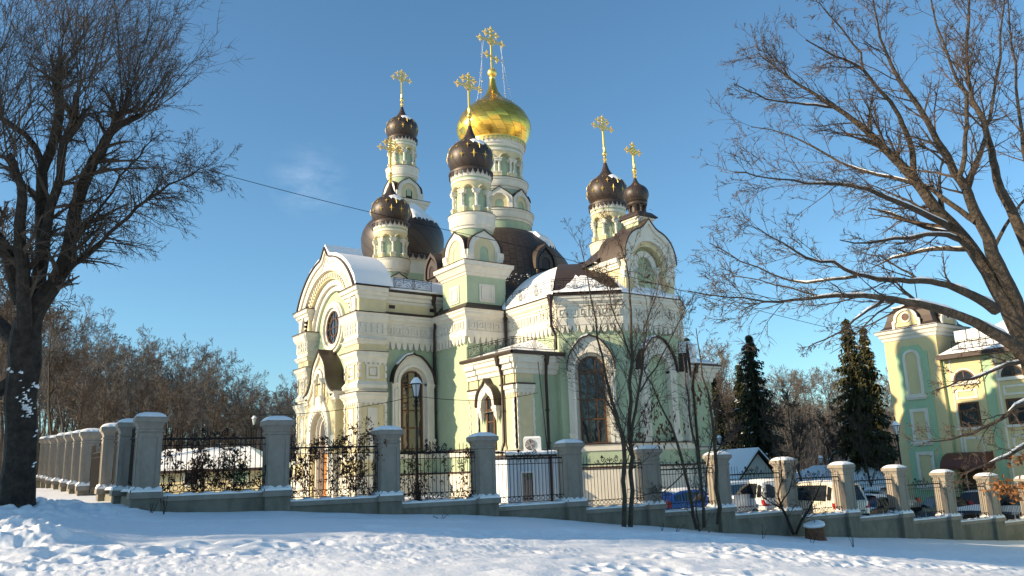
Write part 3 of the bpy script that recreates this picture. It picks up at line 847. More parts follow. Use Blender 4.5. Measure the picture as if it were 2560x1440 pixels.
def snowcap(parent, cx, cy, R0, zb, a, da, h0, h1):
    mb = MB(); n = 12; m = 7; vs = []
    for j in range(n+1):
        t = -1+2*j/n
        lo = h0+(h1-h0)*(.55*abs(t)**2+.10*math.sin(j*2.3)+.06*math.sin(j*5.1)); hi = h1-.30*(h1-h0)*abs(t)
        for k in range(m+1):
            h = lo+(hi-lo)*k/m; edge = (k in (0, m)) or j in (0, n)
            r = onion_r(h)*R0 + (.012 if edge else .075)
            aa = a+da*t*(1.0-.25*k/m); vs.append((cx+r*math.cos(aa), cy+r*math.sin(aa), zb+h*R0))
    mb.add(vs, [(j*(m+1)+k, (j+1)*(m+1)+k, (j+1)*(m+1)+k+1, j*(m+1)+k+1) for j in range(n) for k in range(m)], SNOW, True)
    part(mb, 'snow', parent)
def kokoshnik(mb, fr, c, hw, zb, zs, za, w, depth, inner=CREAM, niche=GREEN, nhw=.24, nzb=None, nzs=None, back=None):
    o = keel(c, hw, zb, zs, za, 9, .28)
    i1 = arch(c, hw*.68, zb+.002, zs+.02, 16)
    ext(mb, fr, o, w-.12, w, WHITE, holes=[i1])
    ext(mb, fr, arch(c, hw*.70, zb, zs+.02, 16), w-.16, w-.07, inner, holes=[arch(c, nhw, nzb or zb+.05, nzs or zs, 12)])
    ext(mb, fr, arch(c, nhw+.02, nzb or zb+.05, nzs or zs, 12), w-.3, w-.10, niche)
    ext(mb, fr, o, w-depth, w-.135, back or BROWN)
    e = [(c+(u-c)*1.06, z+.05) for u, z in o if z > zs-.25]; q = [p for p in o if p[1] > zs-.25]
    ext(mb, fr, e+q[::-1], w-depth, w+.05, DKBROWN)
    for s in (-1, 1):
        a0, a1 = sorted((c+s*hw*.74, c+s*hw*1.12))
        for z0, z1, ww in ((zs-.50, zs-.40, .02), (zs-.40, zs-.28, .05), (zs-.28, zs-.02, .09)): fbox(mb, fr, a0, a1, z0, z1, w-.12, w+ww, WHITE)
def turret(cx, cy, dz=0, base=True, belf=False, label=None, stars=True):
    """square foot, keel gables, arcaded drum"""
    mb = MB(); z = lambda q: q+dz
    w = 1.2
    sq = lambda h: [(cx-h, cy-h), (cx+h, cy-h), (cx+h, cy+h), (cx-h, cy+h)]
    if base:
        sweep(mb, sq(w), [(0, z(8.0)), (0, z(9.9))], GREEN, closed=True)
    sweep(mb, sq(w), [(0, z(9.86)), (.06, z(9.90)), (.08, z(9.98)), (.16, z(10.04)), (.18, z(10.12)), (.20, z(10.14)), (.26, z(10.30)), (.30, z(10.34)), (.34, z(10.36)), (.36, z(10.56)), (.39, z(10.57)), (.39, z(10.61)), (-.2, z(10.70))],
          [WHITE]*9 + [WHITE, DKBROWN, SNOW], closed=True)
    sweep(mb, sq(1.02), [(0, z(10.6)), (0, z(11.5))], CREAM, closed=True)
    for o, u in (((cx-1.02, cy+1.02), (0, -1)), ((cx-1.02, cy-1.02), (1, 0)), ((cx+1.02, cy-1.02), (0, 1)), ((cx+1.02, cy+1.02), (-1, 0))):
        f = Fr(o, u)
        kokoshnik(mb, f, 1.02, 1.0, z(10.66), z(11.28), z(12.42), .12, .85, nzb=z(10.74), nzs=z(11.30), nhw=.27, niche=GREEN if base else DKBROWN)
        if base:
            g = Fr((o[0]-.18*(1 if o[0] < cx else -1)*1, o[1]), u); g = Fr((cx+(o[0]-cx)*w/1.02, cy+(o[1]-cy)*w/1.02), u)
            for h, ww in ((.47, .05), (.34, .08), (.24, .04)): ext(mb, g, rect(w-h, w+h, 9.0+dz-h, 9.0+dz+h), 0, ww, WHITE, holes=[rect(w-h+.09, w+h-.09, 9.0+dz-h+.09, 9.0+dz+h-.09)])
            ext(mb, g, rect(w-.46, w+.46, 8.54+dz, 9.46+dz), 0, .03, WHITE)
    lathe(mb, cx, cy, [(1.06, z(11.0)), (1.06, z(12.52))], 40, GREEN)
    lathe(mb, cx, cy, [(1.06, z(12.50)), (1.12, z(12.54)), (1.13, z(12.66)), (1.19, z(12.70)), (1.20, z(12.78)), (1.24, z(12.88)), (1.25, z(13.24)), (1.29, z(13.28)), (1.30, z(13.36)), (1.32, z(13.37)), (1.32, z(13.41)), (.8, z(13.46))],
          40, [WHITE]*9 + [DKBROWN, SNOW], smooth=False)
    ring_arcade(mb, cx, cy, 8, .86, 1.05, z(13.4), z(14.66), z(15.22), .27, .1, GREEN, CREAM)
    columns(mb, cx, cy, 8, 1.0, z(13.4), z(13.72), z(14.66), .085, .1)
    lathe(mb, cx, cy, [(1.04, z(15.18)), (1.10, z(15.22)), (1.10, z(15.34)), (1.05, z(15.36)), (1.06, z(15.44)), (1.10, z(15.46)), (1.13, z(15.70)), (1.16, z(15.72)), (1.16, z(15.90))], 40, [WHITE, WHITE, GREEN, GREEN, WHITE, WHITE, WHITE, WHITE], smooth=False)
    t = part(mb, 'turret', None, label)
    d = MB()
    lace(d, cx, cy, 1.18, z(15.52), z(15.82), 26, DKBROWN)
    lathe(d, cx, cy, [(1.22, z(15.80)), (1.22, z(15.90)), (1.05, z(15.98)), (1.02, z(16.06))], 40, BROWN, smooth=False)
    zb = z(16.02); R0 = 1.27
    lathe(d, cx, cy, [(r*R0, zb+h*R0) for r, h in ONION], 48, DOMEB)
    if stars:
        for row, (h, s, ph) in enumerate(((.50, .21, 0), (.92, .19, .5), (1.2, .13, 0))):
            for i in range(12): star(d, cx, cy, 2*PI*(i+ph)/12+.1, zb+h*R0, R0, zb, s)
    od = part(d, 'onion_dome', t)
    snowcap(od, cx, cy, R0, zb, -1.62, .55, .98, 1.40)
    cross('cross', t, cx, cy, zb+2.10*R0, z(22.0), z(21.15), .72, z(21.55), .36, None, 0, 1.0, z(19.33), .15)
    return t
turret(-5.32, -5.32, 0, label='front corner turret nearest the fence')
turret(-4.95, 5.0); turret(5.0, -4.95); turret(5.0, 5.0)

# ---------------- bell tower far behind: big brown bulb carrying one more turret
def bell():
    x, y = 0, 12.7
    mb = MB(); lathe(mb, x, y, [(2.8, 14.2), (2.8, 15.3), (2.95, 15.4), (2.95, 15.7), (3.0, 15.75)], 8, WHITE, False, .5)
    lathe(mb, x, y, [(3.4, 8), (3.2, 14.2)], 8, GREEN, False, .5)
    t = part(mb, 'bell_tower')
    b = MB(); lathe(b, x, y, [(2.85, 15.72), (3.0, 16.3), (3.12, 16.9), (3.15, 17.5), (3.05, 18.0), (2.8, 18.5), (2.4, 18.95), (1.95, 19.3), (1.6, 19.65), (1.4, 20.0), (1.3, 20.35)], 48, DOMEB)
    lace(b, x, y, 2.95, 15.25, 15.65, 40, DKBROWN)
    o = part(b, 'bulb_roof', t)
    s = MB(); n = 14; m = 6; vs = []
    prof = [(2.86, 18.4), (2.45, 18.9), (2.0, 19.26), (1.65, 19.6), (1.42, 20.0), (1.38, 20.1), (1.34, 20.2)]
    for j in range(n+1):
        tt = -1+2*j/n
        for k in range(m+1):
            r, z = prof[k]; th = .015 if k in (0, m) or j in (0, n) else .09
            drop = .25*math.sin(j*1.9)*(k == 0)
            a = -1.28+.52*tt*(1-.3*k/m); vs.append((x+(r+th)*math.cos(a), y+(r+th)*math.sin(a), z+drop*.5))
    s.add(vs, [(j*(m+1)+k, (j+1)*(m+1)+k, (j+1)*(m+1)+k+1, j*(m+1)+k+1) for j in range(n) for k in range(m)], SNOW, True); part(s, 'snow', o)
turret(0, 12.7, 9.75, base=False, label='tallest rear turret standing on the brown bulb roof')
bell()

# ---------------- the main drum with the golden dome
def main_dome():
    x = y = 0
    r = MB()
    lathe(r, x, y, [(4.95, 8.0), (4.95, 10.0), (4.85, 11.0), (4.62, 11.9), (4.25, 12.6), (3.75, 13.25), (3.2, 13.85), (2.6, 14.28), (2.15, 14.45)], 64, SCALE)
    o = part(r, 'tiled_dome')
    s = MB(); n = 12; m = 5; vs = []
    for j in range(n+1):
        tt = -1+2*j/n
        for k in range(m+1):
            rr, zz = [(3.9, 13.1), (3.65, 13.38), (3.4, 13.66), (3.15, 13.9), (2.9, 14.08), (2.7, 14.22)][k]
            th = 0 if k in (0, m) or j in (0, n) else .09+.04*random.random()
            a = -1.15+.27*tt*(.5+.1*k)+.05*math.sin(k*2.0); vs.append(((rr+th)*math.cos(a), (rr+th)*math.sin(a), zz+th-.12*math.sin(j*1.7)*(k == 0)))
    s.add(vs, [(j*(m+1)+k, (j+1)*(m+1)+k, (j+1)*(m+1)+k+1, j*(m+1)+k+1) for j in range(n) for k in range(m)], SNOW, True)
    for i in range(150):       # crumbs of snow caught on the lower tiles
        a = -1.9+random.gauss(0, .2); zz = 8.6+2.3*random.random()**1.6; ball(s, (4.91*math.cos(a), 4.91*math.sin(a), zz), random.uniform(.02, .065), SNOW, 5, .5)
    part(s, 'snow', o)
    mb = MB()
    lathe(mb, x, y, [(2.1, 14.2), (2.1, 14.95), (2.16, 14.98), (2.18, 15.10), (2.25, 15.14), (2.28, 15.22), (2.30, 15.52), (2.36, 15.56), (2.36, 15.64), (2.38, 15.65), (2.38, 15.69), (1.9, 15.75)], 56, [GREEN] + [WHITE]*7 + [WHITE, DKBROWN, SNOW], smooth=False)
    lathe(mb, x, y, [(1.92, 15.6), (1.92, 16.6), (1.80, 16.95), (1.80, 17.15)], 56, [CREAM, GREEN, GREEN])
    for i in range(8):
        a = 2*PI*(i+.35)/8; f = Fr((1.95*math.cos(a), 1.95*math.sin(a)), (-math.sin(a), math.cos(a)))
        o1 = [(.80, 15.70), (.80, 16.45)] + [(.72, 16.55), (.5, 16.74), (.25, 16.9), (0, 17.1)]
        o1 = o1 + [(-u, z) for u, z in o1[-2::-1]]
        ext(mb, f, o1, -.12, .12, WHITE, holes=[arch(0, .52, 15.702, 16.12, 14)])
        ext(mb, f, arch(0, .54, 15.70, 16.12, 14), -.1, .03, CREAM, holes=[arch(0, .28, 15.80, 16.05, 12)])
        ext(mb, f, arch(0, .3, 15.79, 16.05, 12), -.1, -.02, GREEN)
        ext(mb, f, [(u*1.04, z+.05) for u, z in o1 if z > 16.4] + [q for q in o1 if q[1] > 16.4][::-1], -.12, .16, DKBROWN)
        tube(mb, [f.p(.58*math.cos(PI*k/10), 16.12+.58*math.sin(PI*k/10), .12) for k in range(11)], .045, 4, WHITE)
    lathe(mb, x, y, [(1.80, 17.05), (1.86, 17.1), (1.88, 17.2), (1.96, 17.24), (1.98, 17.3), (2.02, 17.38), (2.04, 17.62), (2.1, 17.66), (2.1, 17.74), (2.12, 17.75), (2.12, 17.79), (1.5, 17.84)], 56, [WHITE]*9 + [DKBROWN, SNOW], smooth=False)
    ring_arcade(mb, x, y, 10, 1.50, 1.74, 17.8, 19.05, 19.66, .34, .15, GREEN, CREAM)
    for d in (-.13, .13):
        columns(mb, x, y, 10, 1.68, 17.8, 18.15, 19.05, .075, .15+d)
    lathe(mb, x, y, [(1.74, 19.6), (1.80, 19.64), (1.80, 19.78), (1.75, 19.8), (1.76, 19.9), (1.84, 19.94), (1.86, 20.08), (1.92, 20.12), (1.94, 20.3), (1.98, 20.34), (1.98, 20.5)], 56, [WHITE, WHITE, GREEN, GREEN] + [WHITE]*6, smooth=False)
    t = part(mb, 'main_drum', None, 'tall central drum carrying the golden dome')
    d = MB(); lace(d, x, y, 2.0, 20.22, 20.5, 44, GOLDP)
    lathe(d, x, y, [(2.04, 20.48), (2.04, 20.58), (1.94, 20.66)], 56, GOLDP, smooth=False)
    R0 = 2.44; zb = 20.62
    prof = [(.80, 0), (.90, .14), (.965, .28), (1.0, .45), (.985, .56), (.95, .66), (.873, .82), (.80, .91), (.70, 1.01), (.59, 1.11), (.46, 1.21), (.33, 1.31), (.23, 1.42), (.155, 1.55), (.105, 1.72), (.075, 1.92)]
    lathe(d, x, y, [(r*R0, zb+h*R0) for r, h in prof], 72, GOLD)
    lathe(d, x, y, [(.18, 25.3), (.2, 25.42), (.14, 25.46)], 12, GOLDP); ball(d, (0, 0, 25.76), .32, GOLDP, 20)
    part(d, 'golden_dome', t)
    cross('main_cross', t, x, y, 26.0, 29.2, 28.1, .88, 28.62, .42, 26.95, .38, 1.15)
    c = MB()
    for px, qx, qy in ((-.75, -1.35, -.6), (-.62, -.9, .7), (.72, 1.25, -.6), (.8, 1.5, .5)):
        pts = []
        for i in range(15):
            k = i/14; sag = .25*math.sin(PI*k)
            pts.append((px+(qx-px)*k+sag*.3*(1 if px > 0 else -1)*-.4, qy*k, 28.0+(23.3-28.0)*k-sag))
        tube(c, pts, .012, 3, CHROME)
        for i in range(2, 15, 1):
            ball(c, pts[i], .075 if i % 3 == 0 else .03, CHROME, 7)
    part(c, 'bead_chain', t)
main_dome()
def dormer(ang, z0, rr, w, zt, name='dormer'):
    f = Fr((rr*math.cos(ang), rr*math.sin(ang)), (-math.sin(ang), math.cos(ang)))
    mb = MB()
    k = keel(0, w, z0, zt-1.25, zt, 9, .28)
    ext(mb, f, k, -2.6, 0, BROWN)
    ext(mb, f, keel(0, w*1.1, zt-1.5, zt-1.25, zt+.08, 9, .28), -2.4, .14, BROWN, holes=[keel(0, w*.86, zt-1.498, zt-1.25, zt-.14, 9, .28)])
    ext(mb, f, keel(0, w*.72, zt-1.45, zt-1.25, zt-.3, 9, .28), 0, .07, BROWN, holes=[arch(0, w*.4, zt-1.44, zt-1.05, 10)])
    for s in (-1, 1):
        p = f.p(s*w*.85, 0, .05); lathe(mb, p.x, p.y, [(.02, zt-1.9), (.1, zt-1.8), (.1, zt-1.5)], 8, BROWN)
    g = MB(); ext(g, f, arch(0, w*.4, zt-1.7, zt-1.05, 10), .0, .03, DKBROWN)
    o = part(mb, name); part(g, 'louvre', o)
for a in (PI, -PI/2, 0): dormer(a, 9.6, 4.75, .72, 12.75)

# ---------------- bell niche on the apse front with its small cupola
def niche():
    fr = Fr((-1.8, -12.75), (1, 0)); c = 2.0; mb = MB()
    box(mb, -1.35, 1.75, -12.55, -11.0, 8.05, 9.5, GREEN)
    o = keel(c, 1.68, 8.1, 9.85, 12.0, 12, .34)
    o2 = keel(c, 1.68, 9.25, 9.85, 12.0, 12, .34)
    ext(mb, fr, o, -1.7, -.02, CREAM, holes=[arch(c, 1.0, 8.102, 9.7, 18)])
    ext(mb, fr, o2, -.02, .16, WHITE, holes=[arch(c, 1.22, 9.252, 9.72, 20)])
    ext(mb, fr, [(c+(u-c)*1.03, z+.03) for u, z in o2 if z > 9.3] + [(c+(u-c)*.9, z-.16) for u, z in o2 if z > 9.3][::-1], .16, .26, WHITE)
    ext(mb, fr, arch(c, 1.02, 8.1, 9.7, 18), -.55, -.42, GREEN)
    ext(mb, fr, arch(c, .82, 8.9, 9.7, 18), -.42, -.25, WHITE, holes=[arch(c, .52, 8.902, 9.7, 16)])
    fbox(mb, fr, c-.5, c+.5, 8.86, 8.93, -.42, -.2, DKBROWN)
    for s in (-1, 1):
        p = fr.p(c+s*.78, 0, -.2); lathe(mb, p.x, p.y, [(.02, 8.3), (.14, 8.5), (.17, 8.75), (.12, 8.85), (.12, 9.25), (.16, 9.3), (.12, 9.4), (.2, 9.55), (.2, 9.7), (.01, 9.72)], 10, WHITE)
        a0, a1 = sorted((c+s*1.12, c+s*1.72))
        for z0, z1, w in ((8.95, 9.25, .06), (9.25, 9.5, .12), (9.78, 9.98, .24)): fbox(mb, fr, a0, a1+.04, z0, z1, -.2, w, WHITE)
        fbox(mb, fr, a0+.08, a1-.06, 8.1, 8.95, -.4, .06, CREAM)
    for z0, z1, w in ((9.45, 9.58, .05), (9.58, 9.72, .10), (9.72, 9.94, .18)):
        box(mb, -1.54-w, -1.3, -12.53, -10.2, z0, z1, WHITE); box(mb, 1.5, 1.94+w, -12.53, -10.2, z0, z1, WHITE)
    box(mb, -1.48, 1.88, -11.0, -8.2, 8.05, 9.85, GREEN)
    t = part(mb, 'bell_niche')
    r = MB(); o3 = keel(c, 1.76, 9.85, 9.86, 12.07, 12, .34)
    ext(r, fr, [(c+(u-c)*1.02, z+.06) for u, z in o3] + o3[::-1], -1.75, .28, BROWN)
    # lower roof stepping back from the niche
    vs = [(-1.95, -11.2, 10.0), (-1.95, -9.4, 9.8), (.2, -11.2, 11.6), (.2, -9.2, 11.4), (2.3, -11.2, 10.0), (2.3, -9.4, 9.8)]
    r.add(vs, [(0, 2, 3, 1), (2, 4, 5, 3), (0, 4, 2)], BROWN)
    part(r, 'niche_roof', t)
    m = MB(); x, y = .42, -12.05
    box(m, x-.46, x+.46, y-.46, y+.46, 11.3, 12.25, GREEN)
    sweep(m, [(x-.46, y-.46), (x+.46, y-.46), (x+.46, y+.46), (x-.46, y+.46)], [(0, 12.02), (.06, 12.06), (.08, 12.18), (.14, 12.22), (.14, 12.30), (.26, 12.32), (.26, 12.36), (.05, 12.60), (-.06, 12.66)], [WHITE]*4 + [DKBROWN, DKBROWN, BROWN, BROWN], closed=True)
    ring_arcade(m, x, y, 8, .36, .44, 12.62, 12.88, 13.06, .11, .1, DKBROWN, BROWN)
    columns_ = [lathe(m, x+.42*math.cos(2*PI*(i+.6)/8), y+.42*math.sin(2*PI*(i+.6)/8), [(.06, 12.6), (.045, 12.75), (.06, 12.88)], 6, BROWN) for i in range(8)]
    lathe(m, x, y, [(.42, 13.02), (.52, 13.06), (.54, 13.16), (.48, 13.2), (.56, 13.27), (.50, 13.34)], 24, BROWN, smooth=False)
    lathe(m, x, y, [(.80*.65/1, 13.3)] + [(a*.65, 13.3+b*.62) for a, b in ONION], 32, DOMEB)
    k = part(m, 'small_cupola', t)
    cross('cross', t, x, y, 14.6, 16.6, 16.05, .42, 16.05, .1, None, 0, .85, 15.0, .12)
niche()

# ---------------- downpipes
def downpipe(pts, hopper):
    mb = MB(); tube(mb, pts, .07, 8, DKBROWN)
    x, y, z = hopper; lathe(mb, x, y, [(.08, z-.55), (.17, z-.05), (.19, z)], 4, DKBROWN, False, .5)
    for p, q in zip(pts, pts[1:]):
        L = abs(p[2]-q[2])
        for i in range(1, int(L/1.5)+1):
            zz = p[2]-i*1.5; lathe(mb, p[0], p[1], [(.1, zz-.04), (.1, zz+.04)], 8, DKBROWN)
    part(mb, 'downpipe')
downpipe([(-6.82, -3.65, 9.2), (-6.82, -3.85, 8.2), (-6.95, -3.9, 7.2), (-6.95, -3.9, 6.5), (-6.8, -3.6, 6.1), (-6.8, -3.6, -1.5)], (-6.82, -3.65, 9.3))
downpipe([(-4.5, -6.95, 8.0), (-4.5, -6.95, 6.2)], (-4.5, -6.95, 8.05))
downpipe([(-4.75, -11.05, 8.05), (-4.75, -11.05, 6.6), (-4.45, -10.95, 6.2), (-4.45, -10.95, 5.5)], (-4.75, -11.05, 8.1))
downpipe([(-7.0, -9.75, 5.25), (-6.78, -9.75, 4.2), (-6.78, -9.75, 1.3), (-6.95, -9.8, .9), (-6.95, -9.8, -.5)], (-7.0, -9.75, 5.3))
downpipe([(-5.05, -10.95, 5.2), (-4.95, -10.72, 4.2), (-4.95, -10.72, -1)], (-5.05, -10.95, 5.3))
downpipe([(5.05, -10.95, 5.2), (4.95, -10.72, 4.2), (4.95, -10.72, -1)], (5.05, -10.95, 5.3))
# ================================================================== terrain heights
FP0 = Vector((5.2, 24.95)); FD = Vector((38.2, -4.12)).normalized(); FN = Vector((FD.y, -FD.x))*1.0   # FN points towards the camera side
SD = Vector((math.cos(R(89.5)), math.sin(R(89.5)))); SN = Vector((SD.y, -SD.x))                                                                                            # the side fence runs away from the corner
_wa = [-60, -20, -6, 0, 3.5, 7, 10.5, 14, 17.5, 21, 24.4, 27.8, 31.3, 34.7, 38, 50, 90]
_wz = [.1, -.1, -.55, -.78, -.88, -1.18, -1.42, -1.78, -2.2, -2.65, -3.0, -3.26, -3.54, -3.83, -4.1, -4.9, -6]
IN = np.array([(6, 28, -.45), (9, 27.5, -.6), (13, 27, -.95), (14.5, 33, -1.0), (18.9, 25.5, -2.4), (19, 28, -2.3), (24, 27, -2.6), (30, 26, -3.15), (36, 26, -3.7), (43, 25, -4.3), (60, 28, -5.0), (40, 23.2, -4.2), (34, 23.8, -3.5), (46, 22.6, -4.7),
      (17, 38, -.95), (5, 45, -.85), (10, 60, -.9), (28, 62, -1.4), (45, 45, -2.7), (55, 42, -3.6), (70, 60, -3.2), (0, 85, -.9), (40, 100, -2.0), (-40, 100, -.6), (100, 100, -3), (34, 30, -3.35), (40, 33, -3.6), (-30, 60, -.6), (90, 20, -5)])
def wnoise(x, y, seed=0):
    """value noise on arrays"""
    xi = np.floor(x).astype(np.int64); yi = np.floor(y).astype(np.int64); fx = x-xi; fy = y-yi
    fx = fx*fx*(3-2*fx); fy = fy*fy*(3-2*fy)
    def h(a, b):
        n = (a*374761393 + b*668265263 + seed*1442695041) & 0xffffffff
        n = ((n ^ (n >> 13))*1274126177) & 0xffffffff
        return ((n ^ (n >> 16)) & 0xffff)/65535.0
    return (h(xi, yi)*(1-fx)+h(xi+1, yi)*fx)*(1-fy)+(h(xi, yi+1)*(1-fx)+h(xi+1, yi+1)*fx)*fy
def fbm(x, y, o=4, seed=0, g=.5):
    s = 0; a = 1; t = 0
    for i in range(o): s = s+a*wnoise(x*2**i, y*2**i, seed+i*17); t += a; a *= g
    return s/t-.5
BIGT = at(42, 1238, 20.0)
def hsmooth(x, y):
    x = np.asarray(x, float); y = np.asarray(y, float)
    dx, dy = x-FP0.x, y-FP0.y
    a = dx*FD.x+dy*FD.y; b = dx*FN.x+dy*FN.y           # a along the front fence, b out towards the camera
    wz = np.interp(a, _wa, _wz)
    out = wz-.036*np.clip(b, 0, 60)-.05*np.exp(-((b-2.5)/2.5)**2)
    out = np.where(b < 0, np.interp(-b, [0, 6, 14, 30, 60], [-.70, -.50, -.45, -.6, -.6]), out) if True else out
    left = -.62+.0*a
    wi = np.zeros_like(x); zi = np.zeros_like(x)
    for px, py, pz in IN:
        w = 1/((x-px)**2+(y-py)**2+2.0)**1.6; wi = wi+w; zi = zi+w*pz
    inn = zi/wi
    sa = smoothstep(-.15, .15, a); sb = smoothstep(-.15, .15, -b)
    m = sa*sb
    # far from the yard both sheets melt into one
    far = smoothstep(8, 40, -a)*sb
    o2 = out*(1-sb)+sb*(np.where(a < 0, np.interp(-b, [0, 4, 10, 20, 40], [-.70, -.52, -.36, -.02, .1]), out))
    z = o2*(1-m)+inn*m
    d = np.hypot(x, y); f = smoothstep(120, 220, d)
    return z*(1-f)-2.0*f
def mounds(x, y):
    z = 0.0
    P = ((BIGT.x, BIGT.y, 1.2, .26), (BIGT.x+2.2, BIGT.y+.4, 1.0, .14), (BIGT.x-2.5, BIGT.y-1, 2.0, .15), (FP0.x-1.9, FP0.y+1.0, .9, .12),)
    for px, py, s, h in P: z = z+h*np.exp(-((x-px)**2+(y-py)**2)/(2*s*s))
    return z
def H(x, y): return float(hsmooth(np.array([x]), np.array([y]))[0]+np.asarray(mounds(np.array([x]), np.array([y])))[0])

# ================================================================== the fence
PZ = [-.14, -.24, -.55, -.79, -1.06, -1.34, -1.63, -1.94, -2.22, -2.46, -2.78, -3.05, -3.3]
PPX = [366, 689, 967, 1208, 1425, 1621, 1795, 1960, 2105, 2237, 2354, 2463, 2561]
PPOS = []
for px, z in zip(PPX, PZ):
    p = onplane(px, 1180, FP0, FN); PPOS.append(Vector((p.x, p.y)))
def fpt(o, u, w, a, z, b): return Vector((o.x+u.x*a+w.x*b, o.y+u.y*a+w.y*b, z))
def pillar_meshes():
    """pillar with z=0 where the shaft meets its plinth"""
    P = {}
    s = .31
    sq = lambda h: [(-h, -h), (h, -h), (h, h), (-h, h)]
    m = MB()
    sweep(m, sq(s), [(0, 0), (0, 1.56), (.03, 1.585), (.03, 1.63), (0, 1.66), (0.01, 1.72), (.05, 1.80), (.085, 1.84)], STONE, closed=True)
    for o, u in (((-s, s), (0, -1)), ((-s, -s), (1, 0)), ((s, -s), (0, 1)), ((s, s), (-1, 0))):
        f = Fr(o, u); ext(m, f, rect(.003, 2*s-.003, .02, 1.54), 0, .018, STONE, holes=[rect(.11, 2*s-.11, .13, 1.43)])
    P['shaft'] = m
    m = MB(); sweep(m, sq(s+.075), [(.0, 1.835), (.03, 1.85), (.03, 1.975), (0, 1.99), (-.38, 2.0)], STONE, closed=True); P['cap'] = m
    m = MB()
    sweep(m, sq(s+.10), [(-.04, -2.6), (-.04, -.24), (.02, -.23), (.02, -.08), (-.01, -.06), (-.10, .01)], [CONC, CONC, STONE, STONE, STONE], closed=True); P['plinth'] = m
    m = MB(); n = 16; vs = []
    for i in range(n+1):
        for j in range(n+1):
            x = -1+2*i/n; y = -1+2*j/n; e = max(abs(x), abs(y))
            q = s+.095+.012*math.sin(i*1.7+j)
            vs.append((x*q, y*q, 1.988+.015*(e < 1)+.135*(1-abs(x)**3.2)**.75*(1-abs(y)**3.2)**.75))
    m.add(vs, [(i*(n+1)+j, (i+1)*(n+1)+j, (i+1)*(n+1)+j+1, i*(n+1)+j+1) for i in range(n) for j in range(n)], SNOW, True); P['snow_cap'] = m
    m = MB()
    for o, u in (((-s, s), (0, -1)), ((-s, -s), (1, 0)), ((s, -s), (0, 1)), ((s, s), (-1, 0))):
        f = Fr(o, u); k = 10; vs = []
        for i in range(k+1):
            a = -.08+(2*s+.16)*i/k; hh = .06+.035*math.sin(i*1.9+o[0]*9)
            vs += [f.p(a, -.062, .105), f.p(a, -.02+hh*.3, .10), f.p(a, hh, .02), f.p(a, hh*.9, -.02)]
        m.add(vs, [(4*i+c, 4*i+4+c, 4*i+5+c, 4*i+1+c) for i in range(k) for c in range(3)], SNOW, True)
    P['snow_on_plinth'] = m
    return P
PM = pillar_meshes()
FRZ = math.atan2(FD.y, FD.x)
_pp = None
def pillar(x, y, z, label, group):
    global _pp
    if _pp is None:
        _pp = empty('fence_pillar', (0, 0, 0))
        for k in PM: PM[k].build(k, _pp)
        o = _pp
    else: o = copy_tree(_pp)
    o.location = (x, y, z); o.rotation_euler = (random.gauss(0, .006), random.gauss(0, .006), FRZ+random.gauss(0, .012)); tag(o, label, 'pillar', group); return o
PL = ['grey pillar with thick snow cap at the corner of the fence, the nearest one', 'snow-capped grey pillar between the leaf-covered panel and the panel before the church door',
      'snow-capped grey pillar just left of the tall black lamp post', 'snow-capped grey pillar left of the white kiosk', 'snow-capped grey pillar right of the white kiosk with the air conditioner',
      'snow-capped grey pillar right of the twin-stemmed young tree', 'sunlit grey pillar behind the young tree hung with dry leaves', 'sunlit grey pillar right of the cream van',
      'sunlit grey pillar right of the minivan parked with its rear to the fence', 'sunlit grey pillar in front of the tower corner of the mint house', 'sunlit grey pillar between the red tail-light car and the dark off-roader',
      'sunlit grey pillar right of the dark off-roader', 'grey pillar cut by the right edge of the picture']
for (p, z, l) in zip(PPOS, PZ, PL): pillar(p.x, p.y, z, l, 'pillars of the front fence')

